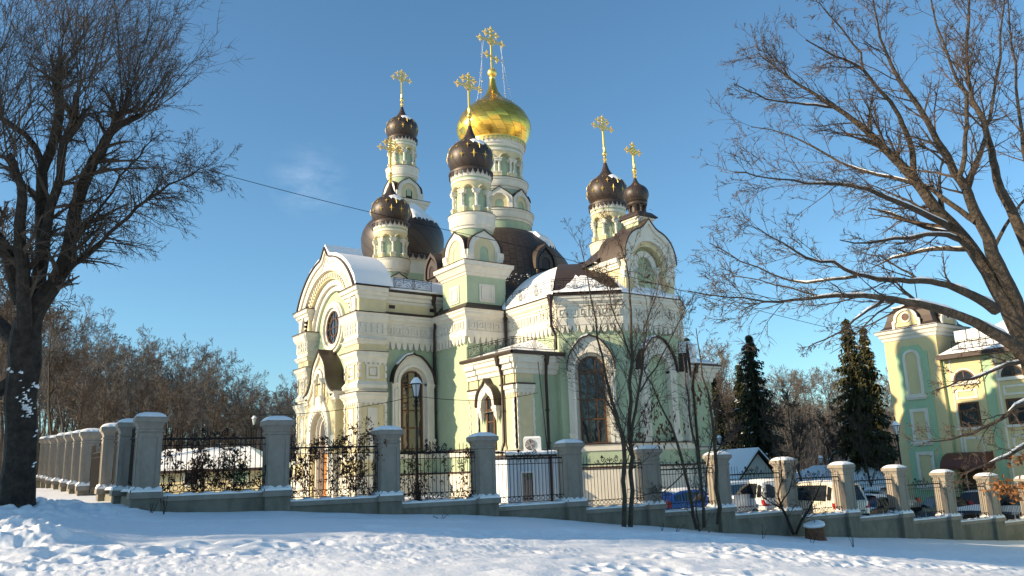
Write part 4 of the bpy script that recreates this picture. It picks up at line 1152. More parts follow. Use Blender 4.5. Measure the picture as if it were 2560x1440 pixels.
# panel built along +x from 0 to L, z = 0 at the coping
def panel_mesh(L, gate=False):
    m = MB(); T = .011
    zb, z0, z1, z2, zt = .10, .26, 1.36, 1.54, 1.76
    def bar(p, q, r=T, mat=IRON): tube(m, [p, q], r, 4, mat)
    fr = Fr((0, 0), (1, 0))
    fbox(m, fr, -.06, L+.06, z2-.025, z2+.025, -.02, .02, IRON)
    for z in (zb-.035, z0, z1): fbox(m, fr, -.02, L+.02, z-.012, z+.012, -.012, .012, IRON)
    for x in (-.05, L+.05):
        for z in (z2, z1, z0-.06): fbox(m, fr, x-.05, x+.05, z-.035, z+.035, -.03, .03, IRON)
    n = max(8, round(L/.145)); s = L/n
    for i in range(n+1):
        x = i*s; mid = abs(x-L/2) < L*.26
        bar((x, 0, z0 if 0 < i < n else zb), (x, 0, zt+.03*(i % 2)) if not mid else (x, 0, z2), .011)
        if not mid: tube(m, [(x, 0, zt+.03*(i % 2)), (x, 0, zt+.11+.03*(i % 2))], [.014, .002], 4, IRON)
    # circles between the lower rails, scroll brackets at both ends
    k = max(5, round(L/.19)-4); x0, x1 = .38, L-.38; d = (x1-x0)/k
    def curve(pts, r=.011): tube(m, [(a, 0, b) for a, b in pts], r, 4, IRON)
    for i in range(k):
        c = x0+(i+.5)*d; curve([(c+.068*math.cos(2*PI*q/12), (zb+z0)/2-.01+.068*math.sin(2*PI*q/12)) for q in range(13)])
    for sx, o in ((1, .02), (-1, L-.02)):
        curve([(o+sx*u, z) for u, z in spiral((.12, (zb+z0)/2), .015, .075, 0, 2.6*PI, 18)] + [(o+sx*u, z) for u, z in bez((.12, zb-.0), (.2, zb), (.22, z0-.01), (.34, z0-.02), 6)], .012)
        curve([(o+sx*u, z) for u, z in spiral((.27, (zb+z0)/2+.02), .012, .05, PI, 3*PI, 12)])
    # crest of scrolls on the top rail
    c = L/2
    for sx in (1, -1):
        S = lambda P: [(c+sx*u, z2+z) for u, z in P]
        curve(S(bez((0, .03), (.05, .0), (.16, .02), (.20, .12), 6) + spiral((.30, .15), .10, .02, PI, -1.6*PI, 18)), .015)
        curve(S(bez((.0, .04), (.02, .12), (.05, .19), (.09, .20), 5) + spiral((.09, .15), .05, .012, PI/2, -1.5*PI, 12)), .012)
        curve(S(bez((.20, .10), (.26, .0), (.42, -.02), (.50, .07), 6) + spiral((.54, .10), .05, .012, PI, -1.3*PI, 12)), .013)
        curve(S(bez((.50, .05), (.58, .0), (.66, .02), (.70, .10), 5)), .01)
        m.add([(c+sx*.24, .012, z2+.24), (c+sx*.33, .03, z2+.33), (c+sx*.42, .012, z2+.23), (c+sx*.36, -.02, z2+.22), (c+sx*.30, -.02, z2+.27)], [(0, 1, 4), (1, 2, 3, 4)], IRON)
    bar((c, 0, z2), (c, 0, z2+.25), .013)
    for q in (-.36, -.12, .12, .36):
        curve([(c+q-.05, z1+.16), (c+q-.02, z1+.15), (c+q, z1+.05), (c+q+.02, z1+.15), (c+q+.05, z1+.16)], .01)
    return m
FL = ['black iron panel before the bushes with dry leaves, next to the corner pillar', 'black iron panel in front of the church portal', 'black iron panel with the tall lamp post behind it', 'black iron panel in front of the white kiosk',
      'black iron panel behind the twin-stemmed young tree', 'black iron panel in front of the blue hatchback', 'black iron panel in front of the dark-windowed minivan', 'black iron panel in front of the minivan seen from the rear',
      'black iron panel in front of the snow-covered saloon', 'black iron panel in front of the car with the red tail light', 'black iron panel in front of the dark off-roader', 'black iron panel by the right edge with the dry oak leaves']
FPANELS = []
for i in range(12):
    a, b = PPOS[i], PPOS[i+1]; L = (b-a).length-.62
    o = panel_mesh(L).build('iron_fence'); d = (b-a).normalized(); p = a+d*.31
    o.location = (p.x, p.y, PZ[i+1]-.06); o.rotation_euler = (0, 0, math.atan2(d.y, d.x))
    tag(o, FL[i], 'fence', 'iron panels of the front fence')
# low stepped wall under the panels
def lowwall(pts, zs, side, name, label):
    root = empty(name, (pts[0].x, pts[0].y, zs[0])); tag(root, label, 'wall')
    w = MB(); c = MB(); s = MB()
    for i in range(len(pts)-1):
        a, b = pts[i], pts[i+1]; d = (b-a).normalized(); L = (b-a).length; fr = Fr((a.x, a.y), (d.x, d.y)); z = zs[i+1]-.08
        fbox(w, fr, .36, L-.36, z-2.6, z-.15, -.20, .20, CONC)
        ext(c, fr, rect(.40, L-.40, z-.155, z-.02), -.25, .25, STONE)
        k = 24; vs = []
        for q in range(k+1):
            u = .40+(L-.80)*q/k; h = .05+.02*math.sin(q*1.3+i)+random.uniform(0, .012)
            for ww, zz in ((.245, -.03), (.24, h*.7), (.16, h), (0, h*1.1), (-.16, h), (-.245, -.02)): vs.append(fr.p(u, z+zz-.01, ww))
        s.add(vs, [(6*q+e, 6*q+6+e, 6*q+7+e, 6*q+1+e) for q in range(k) for e in range(5)], SNOW, True)
    org = (pts[0].x, pts[0].y, zs[0])
    w.build('wall_base', root, org=org); cc = c.build('coping', root, org=org); s.build('snow', cc, org=org)
lowwall(PPOS, PZ, 1, 'retaining_wall', 'long stepped concrete wall carrying the front iron fence')
# ---- side fence running away from the corner
SPX = [282, 244, 194, 174, 154, 135, 117, 104, 92]
SPOS = []
for px in SPX:
    p = onplane(px, 1190, FP0-Vector((FD.x, FD.y))*.31, (SN.x, SN.y)); q = Vector((p.x, p.y))+FD*.31-SD*.6; SPOS.append(q)
SZ = [-.08, -.02, .10, .18, .27, .38, .44, .56, .64]
SL = ['grey pillar of the side fence right behind the corner pillar', 'grey pillar of the side fence on the near side of the gate', 'grey pillar on the far side of the side gate'] + ['distant grey pillar in the row of the side fence beyond the gate']*6
SALL = [PPOS[0]] + SPOS; SZALL = [PZ[0]] + SZ
for p, z, l in zip(SPOS, SZ, SL): pillar(p.x, p.y, z, l, 'pillars of the side fence')
for i in range(len(SALL)-1):
    a, b = SALL[i], SALL[i+1]; d = (b-a).normalized(); L = (b-a).length-.62
    if L < .6: continue
    o = panel_mesh(L).build('iron_gate' if i == 2 else 'iron_fence'); p = a+d*.31
    o.location = (p.x, p.y, SZALL[i+1]-.06-(.35 if i == 2 else 0)); o.rotation_euler = (0, 0, math.atan2(d.y, d.x))
    lab = ['black iron panel of the side fence next to the corner pillar', 'black iron panel of the side fence just before the gate', 'black iron gate in the side fence standing among the pillars'][i] if i < 3 else 'distant iron panel of the side fence beyond the gate'
    tag(o, lab, 'gate' if i == 2 else 'fence', None if i == 2 else 'iron panels of the side fence')
lowwall(SALL[:3], SZALL[:3], 1, 'retaining_wall', 'short low concrete wall under the side fence near the corner')
lowwall(SALL[3:], SZALL[3:], 1, 'retaining_wall', 'far low concrete wall under the side fence beyond the gate')
# ================================================================== trees
class Tree:
    def __init__(s, seed, rmin=.0055): s.rmin = rmin; s.r = random.Random(seed); s.big = []; s.fine = []; s.snow = []
    def limb(s, pts, rads, fine=False): (s.fine if fine else s.big).append((pts, rads))
    def grow(s, p, d, L, r, lvl, P):
        """one branch with its children; P = parameters per level"""
        rn = s.r; q = P[lvl]; n = q.get('n', 5); seg = L/n
        pts = [p.copy()]; rads = [r]; d = d.normalized(); up = q.get('up', 0); wob = q.get('wob', .15)
        ends = []
        for i in range(n):
            d = (d + Vector((rn.gauss(0, wob), rn.gauss(0, wob), rn.gauss(0, wob)+up))).normalized()
            p = p+d*seg; rr = r*(1-(i+1)/n*q.get('tap', .75)); pts.append(p.copy()); rads.append(rr); ends.append((p.copy(), d.copy(), rr))
        s.limb(pts, rads, lvl >= P[0].get('fine', 2))
        if lvl+1 < len(P): s.sprout(pts, rads, lvl+1, P, L)
    def sprout(s, pts, rads, lvl, P, L, t0=None, k=1.0, bias=None):
        rn = s.r; q = P[lvl]; m = q['k']*k; m = int(m)+(rn.random() < m-int(m)); t0 = q.get('t0', .25) if t0 is None else t0
        N_ = len(pts)-1
        for _ in range(m):
            t = t0+(1-t0)*rn.random()**q.get('pw', .8); x = min(t*N_, N_-1e-4); i = int(x); f = x-i
            p = pts[i].lerp(pts[i+1], f); d = (pts[i+1]-pts[i]).normalized(); r0 = rads[i]+(rads[i+1]-rads[i])*f
            ax = d.cross(Vector((rn.gauss(0, 1), rn.gauss(0, 1), rn.gauss(0, 1))))
            if ax.length < 1e-3: continue
            ax.normalize(); a = R(q.get('ang', 40)*(.6+.8*rn.random()))
            dd = Matrix.Rotation(a, 3, ax) @ d
            if bias: dd = (dd+bias).normalized()
            s.grow(p, dd, L*q['len']*(.5+.7*rn.random())*(1.1-.5*t), max(s.rmin, min(r0*.7, r0*q.get('rad', .5))), lvl, P)
    def snowon(s, frac=.6, rmin=.03, mat=SNOW, flat=.62):
        mb = MB(); rn = s.r
        for pts, rads in s.big:
            run = []
            for i in range(len(pts)-1):
                d = (pts[i+1]-pts[i]).normalized()
                ok = abs(d.z) < flat and rads[i] > rmin and rn.random() < frac
                if ok:
                    if not run: run = [(pts[i], rads[i])]
                    run.append((pts[i+1], rads[i+1]))
                if (not ok or i == len(pts)-2) and len(run) > 1:
                    tube(mb, [p+Vector((0, 0, r*.92)) for p, r in run], [r*.12 if k in (0, len(run)-1) else max(.022, r*.66) for k, (p, r) in enumerate(run)], 5, mat); run = []
                elif not ok: run = []
        return mb
    def build(s, name, base, label, cat, bark, twig, group=None, snow=0, nb=7, nf=3, rmin=.03):
        root = empty(name, base); tag(root, label, cat, group)
        b = MB()
        for pts, rads in s.big: tube(b, pts, rads, nb if max(rads) > .05 else 5, bark)
        b.build('trunk', root, org=tuple(base))
        f = MB()
        for pts, rads in s.fine: tube(f, pts, rads, nf, twig)
        if s.fine: f.build('crown', root, org=tuple(base))
        if snow:
            m = s.snowon(snow, rmin)
            if m.v: m.build('snow', root, org=tuple(base))
        return root
def rpts(pp, D, dd=0, rn=random, wk=1):
    """pixel polyline with pixel widths -> points and radii at distance D (drifting in depth by dd)"""
    pts = []; rads = []; n = len(pp)
    for i, (x, y, w) in enumerate(pp):
        d = D+dd*i/max(1, n-1)
        pts.append(at(x, y, d)); rads.append(max(.010, w*wk*(.86 if w > 40 else 1)/2*d/FOC))
    # smooth with one subdivision
    P2 = [pts[0]]; R2 = [rads[0]]
    for i in range(n-1):
        a, b = pts[i], pts[i+1]; L = (b-a).length
        P2.append((a+b)/2+Vector((rn.gauss(0, 1), rn.gauss(0, 1), rn.gauss(0, 1)))*L*.03); R2.append((rads[i]+rads[i+1])/2)
        P2.append(b); R2.append(rads[i+1])
    return P2, R2
def big_left():
    t = Tree(11); D = 20.0; rn = t.r
    base = BIGT.copy(); base.z = H(base.x, base.y)-.3
    L = [
     ([(40, 1275, 128), (44, 1230, 112), (50, 1150, 100), (54, 1060, 98), (56, 960, 100), (62, 870, 104), (72, 800, 86)], 0, 0),
     ([(72, 800, 86), (105, 750, 62), (140, 705, 52), (165, 640, 42), (178, 590, 38), (205, 470, 34), (235, 400, 30), (262, 355, 28), (290, 315, 24), (310, 270, 16)], 0, 0),
     ([(268, 340, 22), (300, 312, 20), (330, 297, 18), (352, 288, 14)], 0, .3),
     ([(66, 840, 70), (84, 760, 56), (98, 690, 46), (108, 600, 40), (104, 520, 34), (105, 430, 30), (126, 380, 28), (140, 330, 27), (150, 260, 26), (142, 200, 26), (144, 168, 24)], .2, .9),
     ([(104, 640, 30), (118, 570, 26), (140, 480, 26), (152, 440, 24), (158, 360, 22), (172, 330, 22), (186, 290, 20), (190, 238, 17)], -.3, -.8),
     ([(172, 345, 18), (196, 312, 16), (212, 272, 14)], -.7, -.9),
     ([(60, 820, 50), (58, 720, 40), (50, 620, 34), (56, 500, 28), (40, 430, 22), (22, 385, 18)], -.4, -1.2),
     ([(52, 760, 44), (30, 680, 36), (6, 610, 32), (-30, 545, 28), (-70, 450, 22)], -.2, -.6),
     ([(108, 425, 22), (92, 375, 18), (62, 335, 16), (30, 312, 15), (-10, 288, 14), (-60, 240, 12)], .6, 1.2),
     ([(160, 690, 18), (178, 668, 16), (205, 650, 14), (250, 612, 12), (300, 560, 10), (340, 520, 9), (400, 480, 7), (450, 450, 5), (500, 420, 3)], 0, -1.2),
     ([(180, 665, 12), (185, 610, 9), (215, 570, 8), (250, 520, 7), (300, 440, 6), (350, 390, 5), (380, 350, 3)], .1, 1.0),
     ([(66, 900, 60), (36, 850, 50), (10, 820, 44), (-40, 770, 40), (-90, 680, 34)], .3, 1.2),
     ([(-60, 1010, 40), (20, 960, 46), (50, 990, 60)], .1, 0),
    ]
    P = [dict(k=0, len=1, fine=2), dict(k=0, len=1), 
         dict(k=16, len=1.0, n=8, ang=28, up=.035, wob=.06, rad=.40, tap=.8, t0=.3),
         dict(k=9, len=.58, n=6, ang=30, up=.02, wob=.10, rad=.6, t0=.12, pw=1.0),
         dict(k=8, len=.36, n=4, ang=40, up=-.03, wob=.2, rad=.6, t0=.15)]
    for pp, d0, d1 in L:
        pts, rads = rpts(pp, D+d0, dd=d1-d0, rn=rn, wk=.86); t.limb(pts, rads)
    def burst(x, y, d, n, L, spread, dirx=0, dirz=1, r=.022):
        """shoots rising from a cut stub"""
        c = at(x, y, D+d)
        for _ in range(int(n*1.1)):
            right = ROT.col[0]; v = Vector((rn.gauss(0, spread*.8), rn.gauss(0, spread*.8), dirz))+right*(dirx+rn.gauss(0, spread))
            t.grow(c+Vector((rn.gauss(0, .08), rn.gauss(0, .08), rn.gauss(0, .1))), v, L*(.7+.9*rn.random()), r*(.4+.8*rn.random()**2), 2, P)
    burst(144, 170, .9, 13, 2.6, .42); burst(144, 240, .9, 8, 2.4, .6); burst(190, 240, -.8, 11, 2.8, .38); burst(212, 275, -.9, 9, 2.9, .38, .1)
    burst(310, 270, .1, 12, 2.6, .28, .12); burst(350, 290, .3, 11, 2.0, .34, .40, .9); burst(290, 320, .1, 8, 2.0, .34, .34, .8); burst(22, 385, -1.2, 10, 2.8, .4); burst(-10, 290, 1.2, 9, 2.8, .4, .1)
    burst(105, 430, .5, 6, 2.2, .5); burst(235, 400, 0, 6, 1.6, .45, .45, .6); burst(150, 450, -.6, 6, 2.2, .5); burst(-60, 240, 1.2, 8, 2.8, .4, .1); burst(-70, 450, -.6, 9, 2.8, .4)
    burst(30, 600, -.3, 5, 1.8, .5); burst(60, 500, -.8, 5, 2.0, .45); burst(330, 300, .3, 7, 1.4, .3, .75, .6)
    # the long low bough with drooping ends, and other side twigs
    for idx, k, L_, b in ((9, 70, 1.55, Vector((0, 0, -.10))), (10, 34, 1.4, Vector((0, 0, -.03))), (1, 26, 1.5, Vector((0, 0, -.05))), (3, 16, 1.4, None), (4, 14, 1.4, None), (6, 14, 1.4, None), (7, 6, 1.5, None), (8, 6, 1.4, None)):
        pts, rads = t.big[idx]
        Q = [dict(P[0]), dict(P[1]), dict(P[2], k=k, len=1, ang=46, up=-.02, n=6, rad=.5, t0=.12), dict(P[3], up=-.04, ang=38), dict(P[4], up=-.08)]
        t.sprout(pts, rads, 2, Q, L_, bias=b)
    o = t.build('pollarded_tree', base, 'huge dark pollarded willow at the left edge with many thin shoots', 'tree', BARK, TWIG, None, .10, 9, 3, .06)
    # patches of snow stuck to the trunk
    m = MB()
    spots = [(88, 966, 9, 5)]
    for cx0, cy0, sx, sy, n_ in ((62, 995, 7, 18, 22), (66, 1018, 8, 10, 16), (58, 1020, 6, 6, 8), (72, 1035, 3, 10, 8), (84, 1085, 3, 4, 3), (86, 1160, 2, 5, 3), (88, 965, 8, 6, 8), (30, 930, 14, 6, 8)):
        spots += [(rn.gauss(cx0, sx), rn.gauss(cy0, sy), rn.uniform(.8, 2.8), rn.uniform(1.5, 5)) for _ in range(n_)]
    for x, y, w, h in spots:
        c = at(x, y, D-.60+.25*abs((x-52)/48)**2); k = D/FOC
        rings = []; n = 9
        w *= .7; h *= .8
        vs = [c+ROT.col[0]*(w*k*math.cos(2*PI*i/n)*(.7+.5*rn.random()))+Vector((0, 0, h*k*math.sin(2*PI*i/n)*(.7+.5*rn.random()))) for i in range(n)] + [c+ROT.col[2]*.05]
        vs = [v - ROT.col[2]*.05 if i < n else v for i, v in enumerate(vs)]
        m.add(vs, [(i, (i+1) % n, n) for i in range(n)], SNOW, True)
    m.build('trunk_snow', o, org=tuple(base))
big_left()
def big_right():
    t = Tree(23); D = 15.5; rn = t.r
    base = at(2660, 1400, D); base.z = H(base.x, base.y)-.2
    L = [
     ([(2660, 1420, 110), (2640, 1250, 96), (2620, 1080, 90), (2600, 960, 88), (2566, 860, 74), (2530, 790, 62), (2500, 735, 54), (2470, 680, 48), (2427, 617, 42), (2390, 575, 38), (2359, 543, 36), (2320, 495, 32), (2285, 448, 30), (2230, 390, 24), (2179, 338, 19), (2130, 298, 15), (2089, 269, 13), (2030, 230, 9), (1973, 195, 7), (1930, 160, 5), (1894, 132, 3)], 0, .8),
     ([(2590, 930, 70), (2566, 830, 56), (2538, 749, 46), (2510, 690, 42), (2480, 633, 38), (2443, 543, 32), (2425, 500, 28), (2417, 475, 27), (2385, 430, 24), (2343, 353, 19), (2295, 264, 15), (2248, 200, 12), (2211, 121, 8), (2195, 60, 5), (2180, -20, 3)], .3, -1.0),
     ([(2600, 900, 60), (2580, 640, 40), (2543, 559, 32), (2501, 475, 26), (2488, 420, 23), (2480, 380, 21), (2459, 301, 17), (2430, 250, 14), (2420, 200, 12), (2417, 158, 10), (2422, 53, 8), (2430, -40, 6)], .2, 1.0),
     ([(2417, 475, 20), (2430, 430, 17), (2443, 401, 15), (2464, 343, 12), (2475, 295, 10), (2490, 200, 8), (2500, 90, 6), (2515, -20, 4)], 0, 1.2),
     ([(2400, 450, 16), (2406, 420, 15), (2412, 360, 13), (2417, 317, 12), (2417, 232, 11), (2380, 170, 8), (2340, 60, 5), (2320, -40, 3)], -.6, -1.5),
     ([(2285, 448, 22), (2283, 410, 18), (2279, 369, 16), (2265, 330, 15), (2248, 290, 13), (2195, 222, 10), (2158, 174, 9), (2125, 155, 7), (2089, 142, 6), (2015, 100, 3)], .5, -.5),
     ([(2158, 174, 8), (2153, 132, 6), (2110, 79, 5), (2075, 40, 4), (2047, 5, 3)], -.4, -.8),
     ([(2089, 269, 8), (2040, 262, 7), (1994, 258, 6), (1915, 248, 5), (1870, 228, 4), (1836, 211, 2)], .7, .2),
     ([(2380, 570, 20), (2359, 559, 18), (2300, 530, 16), (2248, 507, 14), (2169, 472, 12), (2125, 463, 10), (2089, 459, 9), (2015, 459, 7), (1947, 448, 5), (1890, 440, 4), (1836, 430, 2)], .4, -1.4),
     ([(2440, 555, 20), (2422, 543, 17), (2370, 505, 15), (2327, 470, 13), (2260, 452, 11), (2195, 438, 9), (2100, 406, 7), (2037, 369, 6), (1973, 338, 4), (1878, 317, 2)], -.2, 1.4),
     ([(2410, 600, 18), (2395, 596, 16), (2340, 575, 12), (2290, 559, 10), (2227, 533, 7), (2170, 520, 4)], .4, 1.2),
     ([(2415, 604, 18), (2370, 588, 14), (2316, 586, 12), (2237, 596, 9), (2174, 607, 6), (2100, 600, 3)], .4, -.6),
     ([(2440, 630, 18), (2422, 623, 15), (2360, 622, 12), (2300, 628, 10), (2232, 644, 7), (2179, 670, 3)], .3, .9),
     ([(2490, 775, 34), (2469, 760, 30), (2430, 738, 26), (2395, 723, 22), (2345, 708, 19), (2300, 702, 17), (2250, 700, 15), (2195, 699, 13), (2142, 686, 11), (2084, 654, 9), (2015, 644, 7), (1957, 607, 5), (1894, 570, 3)], -.3, -1.2),
     ([(2142, 690, 10), (2080, 698, 8), (2015, 707, 7), (1931, 686, 5), (1852, 654, 4), (1773, 607, 2)], -.9, -.2),
     ([(2570, 905, 44), (2540, 866, 38), (2470, 825, 32), (2400, 790, 28), (2330, 768, 24), (2264, 755, 21), (2210, 745, 18), (2158, 739, 15), (2089, 739, 12), (2020, 747, 9), (1947, 755, 7), (1880, 748, 5), (1826, 744, 4), (1720, 728, 2)], -.5, -1.6),
     ([(2210, 748, 11), (2170, 775, 9), (2135, 800, 7), (2100, 830, 5), (2060, 850, 4), (2020, 868, 2)], -1.0, -1.6),
     ([(2089, 741, 8), (2040, 738, 6), (1980, 720, 5), (1900, 700, 3), (1830, 690, 2)], -1.2, -.6),
     ([(2610, 1010, 26), (2575, 1000, 18), (2540, 1015, 14), (2480, 1060, 10), (2430, 1085, 8), (2380, 1098, 5), (2320, 1105, 3)], -.4, -1.4),
     ([(2600, 930, 20), (2570, 900, 14), (2520, 910, 11), (2450, 940, 8), (2400, 950, 6), (2340, 975, 3)], -.4, -1.0),
     ([(2610, 1080, 20), (2570, 1110, 14), (2520, 1140, 10), (2470, 1160, 7), (2400, 1190, 4)], -.6, -1.4),
     ([(2600, 520, 20), (2570, 420, 14), (2555, 330, 11), (2540, 220, 8), (2530, 120, 6), (2520, 0, 4)], .8, 1.6),
     ([(2300, 706, 9), (2270, 680, 7), (2240, 665, 5), (2200, 640, 4), (2150, 630, 2)], -.5, .3),
     ([(2480, 640, 14), (2500, 590, 11), (2530, 540, 9), (2560, 500, 7), (2600, 440, 5)], .2, 1.0),
    ]
    for pp, d0, d1 in L:
        pts, rads = rpts(pp, D+d0, dd=d1-d0, rn=rn, wk=.86); t.limb(pts, rads)
    P = [dict(k=0, len=1, fine=2), dict(k=0, len=1),
         dict(k=10, len=1, n=7, ang=36, up=.02, wob=.11, rad=.38, tap=.8, t0=.30, pw=.7),
         dict(k=8, len=.50, n=5, ang=40, up=.02, wob=.15, rad=.6, t0=.15),
         dict(k=5.0, len=.46, n=4, ang=40, up=.01, wob=.18, rad=.65, t0=.15)]
    for i, (pts, rads) in enumerate(list(t.big)):
        if len(pts) < 4: continue
        L_ = sum((b-a).length for a, b in zip(pts, pts[1:])); k = (.45 if i < 3 else .35)
        Q = list(P); Q[2] = dict(P[2], k=(max(7, L_*3.9)), t0=.45 if i < 3 else .22)
        t.sprout(pts, rads, 2, Q, min(1.6, L_*k), bias=ROT.col[0]*-.12)
    o = t.build('bare_tree', base, 'large bare tree with wide snow-dusted boughs reaching in from the right edge', 'tree', BARK2, TWIG2, None, .86, 8, 3, .022)
    # a few dry leaves that stay on the lowest twigs
    m = MB()
    for x0, y0, sx, sy, n in ((2525, 1225, 22, 14, 120), (2545, 1150, 16, 10, 50), (2500, 1215, 16, 8, 40)):
        for _ in range(n):
            c = at(x0+rn.gauss(0, sx), y0+rn.gauss(0, sy), D-1+rn.gauss(0, .2)); a = Vector((rn.gauss(0, 1), rn.gauss(0, 1), rn.gauss(0, 1))).normalized()*.05; b = a.cross(Vector((rn.gauss(0, 1), rn.gauss(0, 1), rn.gauss(0, 1)))).normalized()*.028
            m.add([c-a, c+b, c+a, c-b], [(0, 1, 2, 3)], DRYLEAF2)
    m.build('dry_leaves', o, org=tuple(base))
    # a thin birch twig hanging into the upper right corner belongs to the tree beyond the edge
big_right()

# ---- young trees before the fence
def young(name, base, stems, label, D, leaves=None, k=7, Ls=.9, twig=TWIG2, bark=BARK2, seed=1, snow=0):
    t = Tree(seed, .0085); rn = t.r
    for pp, d0, d1 in stems:
        pts, rads = rpts(pp, D+d0, dd=d1-d0, rn=rn, wk=.64); t.limb(pts, rads)
    P = [dict(k=0, len=1, fine=2), dict(k=0, len=1), dict(k=k*1.7, len=1, n=7, ang=40, up=.06, wob=.08, rad=.28, t0=.18, tap=.8), dict(k=7, len=.5, n=5, ang=40, up=.04, wob=.15, rad=.6, t0=.15), dict(k=4, len=.45, n=3, ang=40, up=.02, wob=.2, rad=.6, t0=.3)]
    for pts, rads in list(t.big):
        L_ = sum((b-a).length for a, b in zip(pts, pts[1:]))
        t.sprout(pts, rads, 2, P, min(Ls, L_*.4))
    o = t.build(name, base, label, 'tree' if 'tree' in name else 'shrub', bark, twig, None, snow, 7, 3)
    if leaves:
        m = MB()
        for x0, y0, sx, sy, n in leaves:
            for _ in range(n):
                c = at(x0+rn.gauss(0, sx), y0+rn.gauss(0, sy), D+rn.gauss(0, .25)); a = Vector((rn.gauss(0, .3), rn.gauss(0, .3), 1)).normalized()*rn.uniform(.07, .14); b = a.cross(Vector((rn.gauss(0, 1), rn.gauss(0, 1), 0))).normalized()*.040
                m.add([c-a, c+b*.9, c+a*.9, c-b], [(0, 1, 2, 3)], DRYLEAF)
        m.build('dry_leaves', o, org=tuple(base))
    return o
def gbase(px, py, D): p = at(px, py, D); p.z = H(p.x, p.y)-.05; return p
TD = 28.0
young('young_tree', gbase(1568, 1322, TD), [
  ([(1560, 1330, 20), (1562, 1240, 19), (1562, 1150, 18), (1556, 1090, 17), (1540, 1030, 13), (1522, 970, 11), (1506, 890, 9), (1490, 800, 7), (1470, 700, 5), (1448, 600, 3)], 0, -.6),
  ([(1576, 1332, 21), (1578, 1270, 19), (1576, 1180, 18), (1574, 1100, 17), (1578, 1000, 15), (1582, 900, 13), (1578, 820, 11), (1574, 740, 8), (1566, 660, 6), (1545, 590, 3)], .1, .3),
  ([(1577, 1110, 13), (1590, 1020, 11), (1600, 960, 10), (1608, 880, 8), (1618, 800, 6), (1640, 740, 4), (1650, 680, 2)], .1, .8),
  ([(1560, 1120, 11), (1545, 1060, 9), (1515, 1000, 8), (1480, 930, 6), (1430, 870, 4), (1400, 830, 2)], 0, -1),
  ([(1600, 980, 8), (1640, 920, 6), (1670, 860, 5), (1700, 800, 4), (1720, 750, 2)], .3, 1),
  ([(1580, 900, 8), (1556, 830, 6), (1530, 770, 5), (1515, 700, 3)], .2, .9)],
  'young bare tree with two slim trunks from one foot before the fence', TD, k=15, Ls=2.5, seed=5)
young('young_tree', gbase(1752, 1330, TD+2.8), [
  ([(1742, 1322, 13), (1730, 1260, 13), (1712, 1180, 12), (1694, 1110, 11), (1676, 1060, 9), (1650, 1010, 7), (1630, 960, 5), (1610, 920, 3)], 0, -.8),
  ([(1762, 1318, 12), (1756, 1240, 11), (1746, 1160, 10), (1730, 1080, 8), (1722, 1000, 7), (1712, 920, 5), (1700, 860, 3)], 0, .8),
  ([(1795, 1310, 17), (1790, 1220, 16), (1788, 1130, 14), (1782, 1060, 11), (1770, 980, 8), (1752, 900, 6), (1740, 820, 3)], .2, .4),
  ([(1758, 1320, 8), (1765, 1230, 7), (1772, 1140, 6), (1790, 1060, 5), (1800, 980, 3)], 0, .6),
  ([(1775, 1330, 9), (1752, 1342, 7), (1745, 1300, 6), (1742, 1240, 5), (1735, 1190, 3)], -.2, -.5),
  ([(1790, 1130, 8), (1830, 1090, 6), (1850, 1060, 4)], .3, .3), ([(1712, 1180, 6), (1660, 1230, 4), (1600, 1240, 3)], -.2, -.6)],
  'young leaning tree with several stems and dry hanging leaves near the fence', TD+2.8, leaves=((1635, 1030, 12, 16, 40), (1612, 1055, 12, 12, 26), (1655, 1075, 14, 14, 30), (1600, 1090, 10, 10, 18), (1640, 1100, 14, 10, 18), (1690, 1050, 16, 10, 14), (1745, 985, 10, 20, 20), (1760, 1010, 14, 16, 16), (1700, 1075, 12, 10, 10), (1590, 1100, 8, 8, 8)), k=8, Ls=1.5, seed=8)
young('bare_shrub', gbase(1990, 1332, TD+5.2), [
  ([(1984, 1336, 12), (1968, 1295, 11), (1955, 1270, 9), (1945, 1240, 6), (1955, 1200, 5), (1950, 1150, 3)], 0, -.4), ([(1990, 1336, 11), (2005, 1300, 10), (2022, 1275, 8), (2040, 1240, 5), (2055, 1200, 3)], 0, .5), ([(1955, 1272, 6), (1925, 1255, 4), (1900, 1235, 3)], -.2, -.4), ([(1950, 1262, 6), (1972, 1230, 5), (1982, 1190, 3), (1990, 1140, 2)], -.2, .2)],
  'bare shrub forking low in a V beside the tree stump', TD+5.2, k=9, Ls=1.3, seed=9, bark=BARK)
# ---- background wood : a few tree shapes, each tree a thing of its own
def wood_tree(seed, h, r, low=.35, twig=TWIGF, bark=BARKF, narrow=1.0, many=1.0):
    t = Tree(seed); rn = t.r; pts = [Vector((0, 0, -.6))]; rads = [r*1.25]; p = Vector((0, 0, 0)); d = Vector((rn.gauss(0, .05), rn.gauss(0, .05), 1)).normalized(); n = 9
    for i in range(n+1):
        pts.append(p.copy()); rads.append(r*(1-.85*i/n)); d = (d+Vector((rn.gauss(0, .06), rn.gauss(0, .06), .1))).normalized(); p = p+d*h*.85/n
    t.limb(pts, rads)
    P = [dict(k=0, len=1, fine=2), dict(k=11*many, len=.42*narrow, n=7, ang=38*narrow, up=.09, wob=.10, rad=.55, t0=low, tap=.8), dict(k=9, len=.46, n=5, ang=40, up=.06, wob=.14, rad=.5, t0=.2), dict(k=7, len=.5, n=4, ang=40, up=.03, wob=.18, rad=.6, t0=.15), dict(k=4, len=.5, n=3, ang=40, up=.02, wob=.2, rad=.7, t0=.2)]
    t.sprout(pts, rads, 1, P, h)
    return t
WOOD_ = []
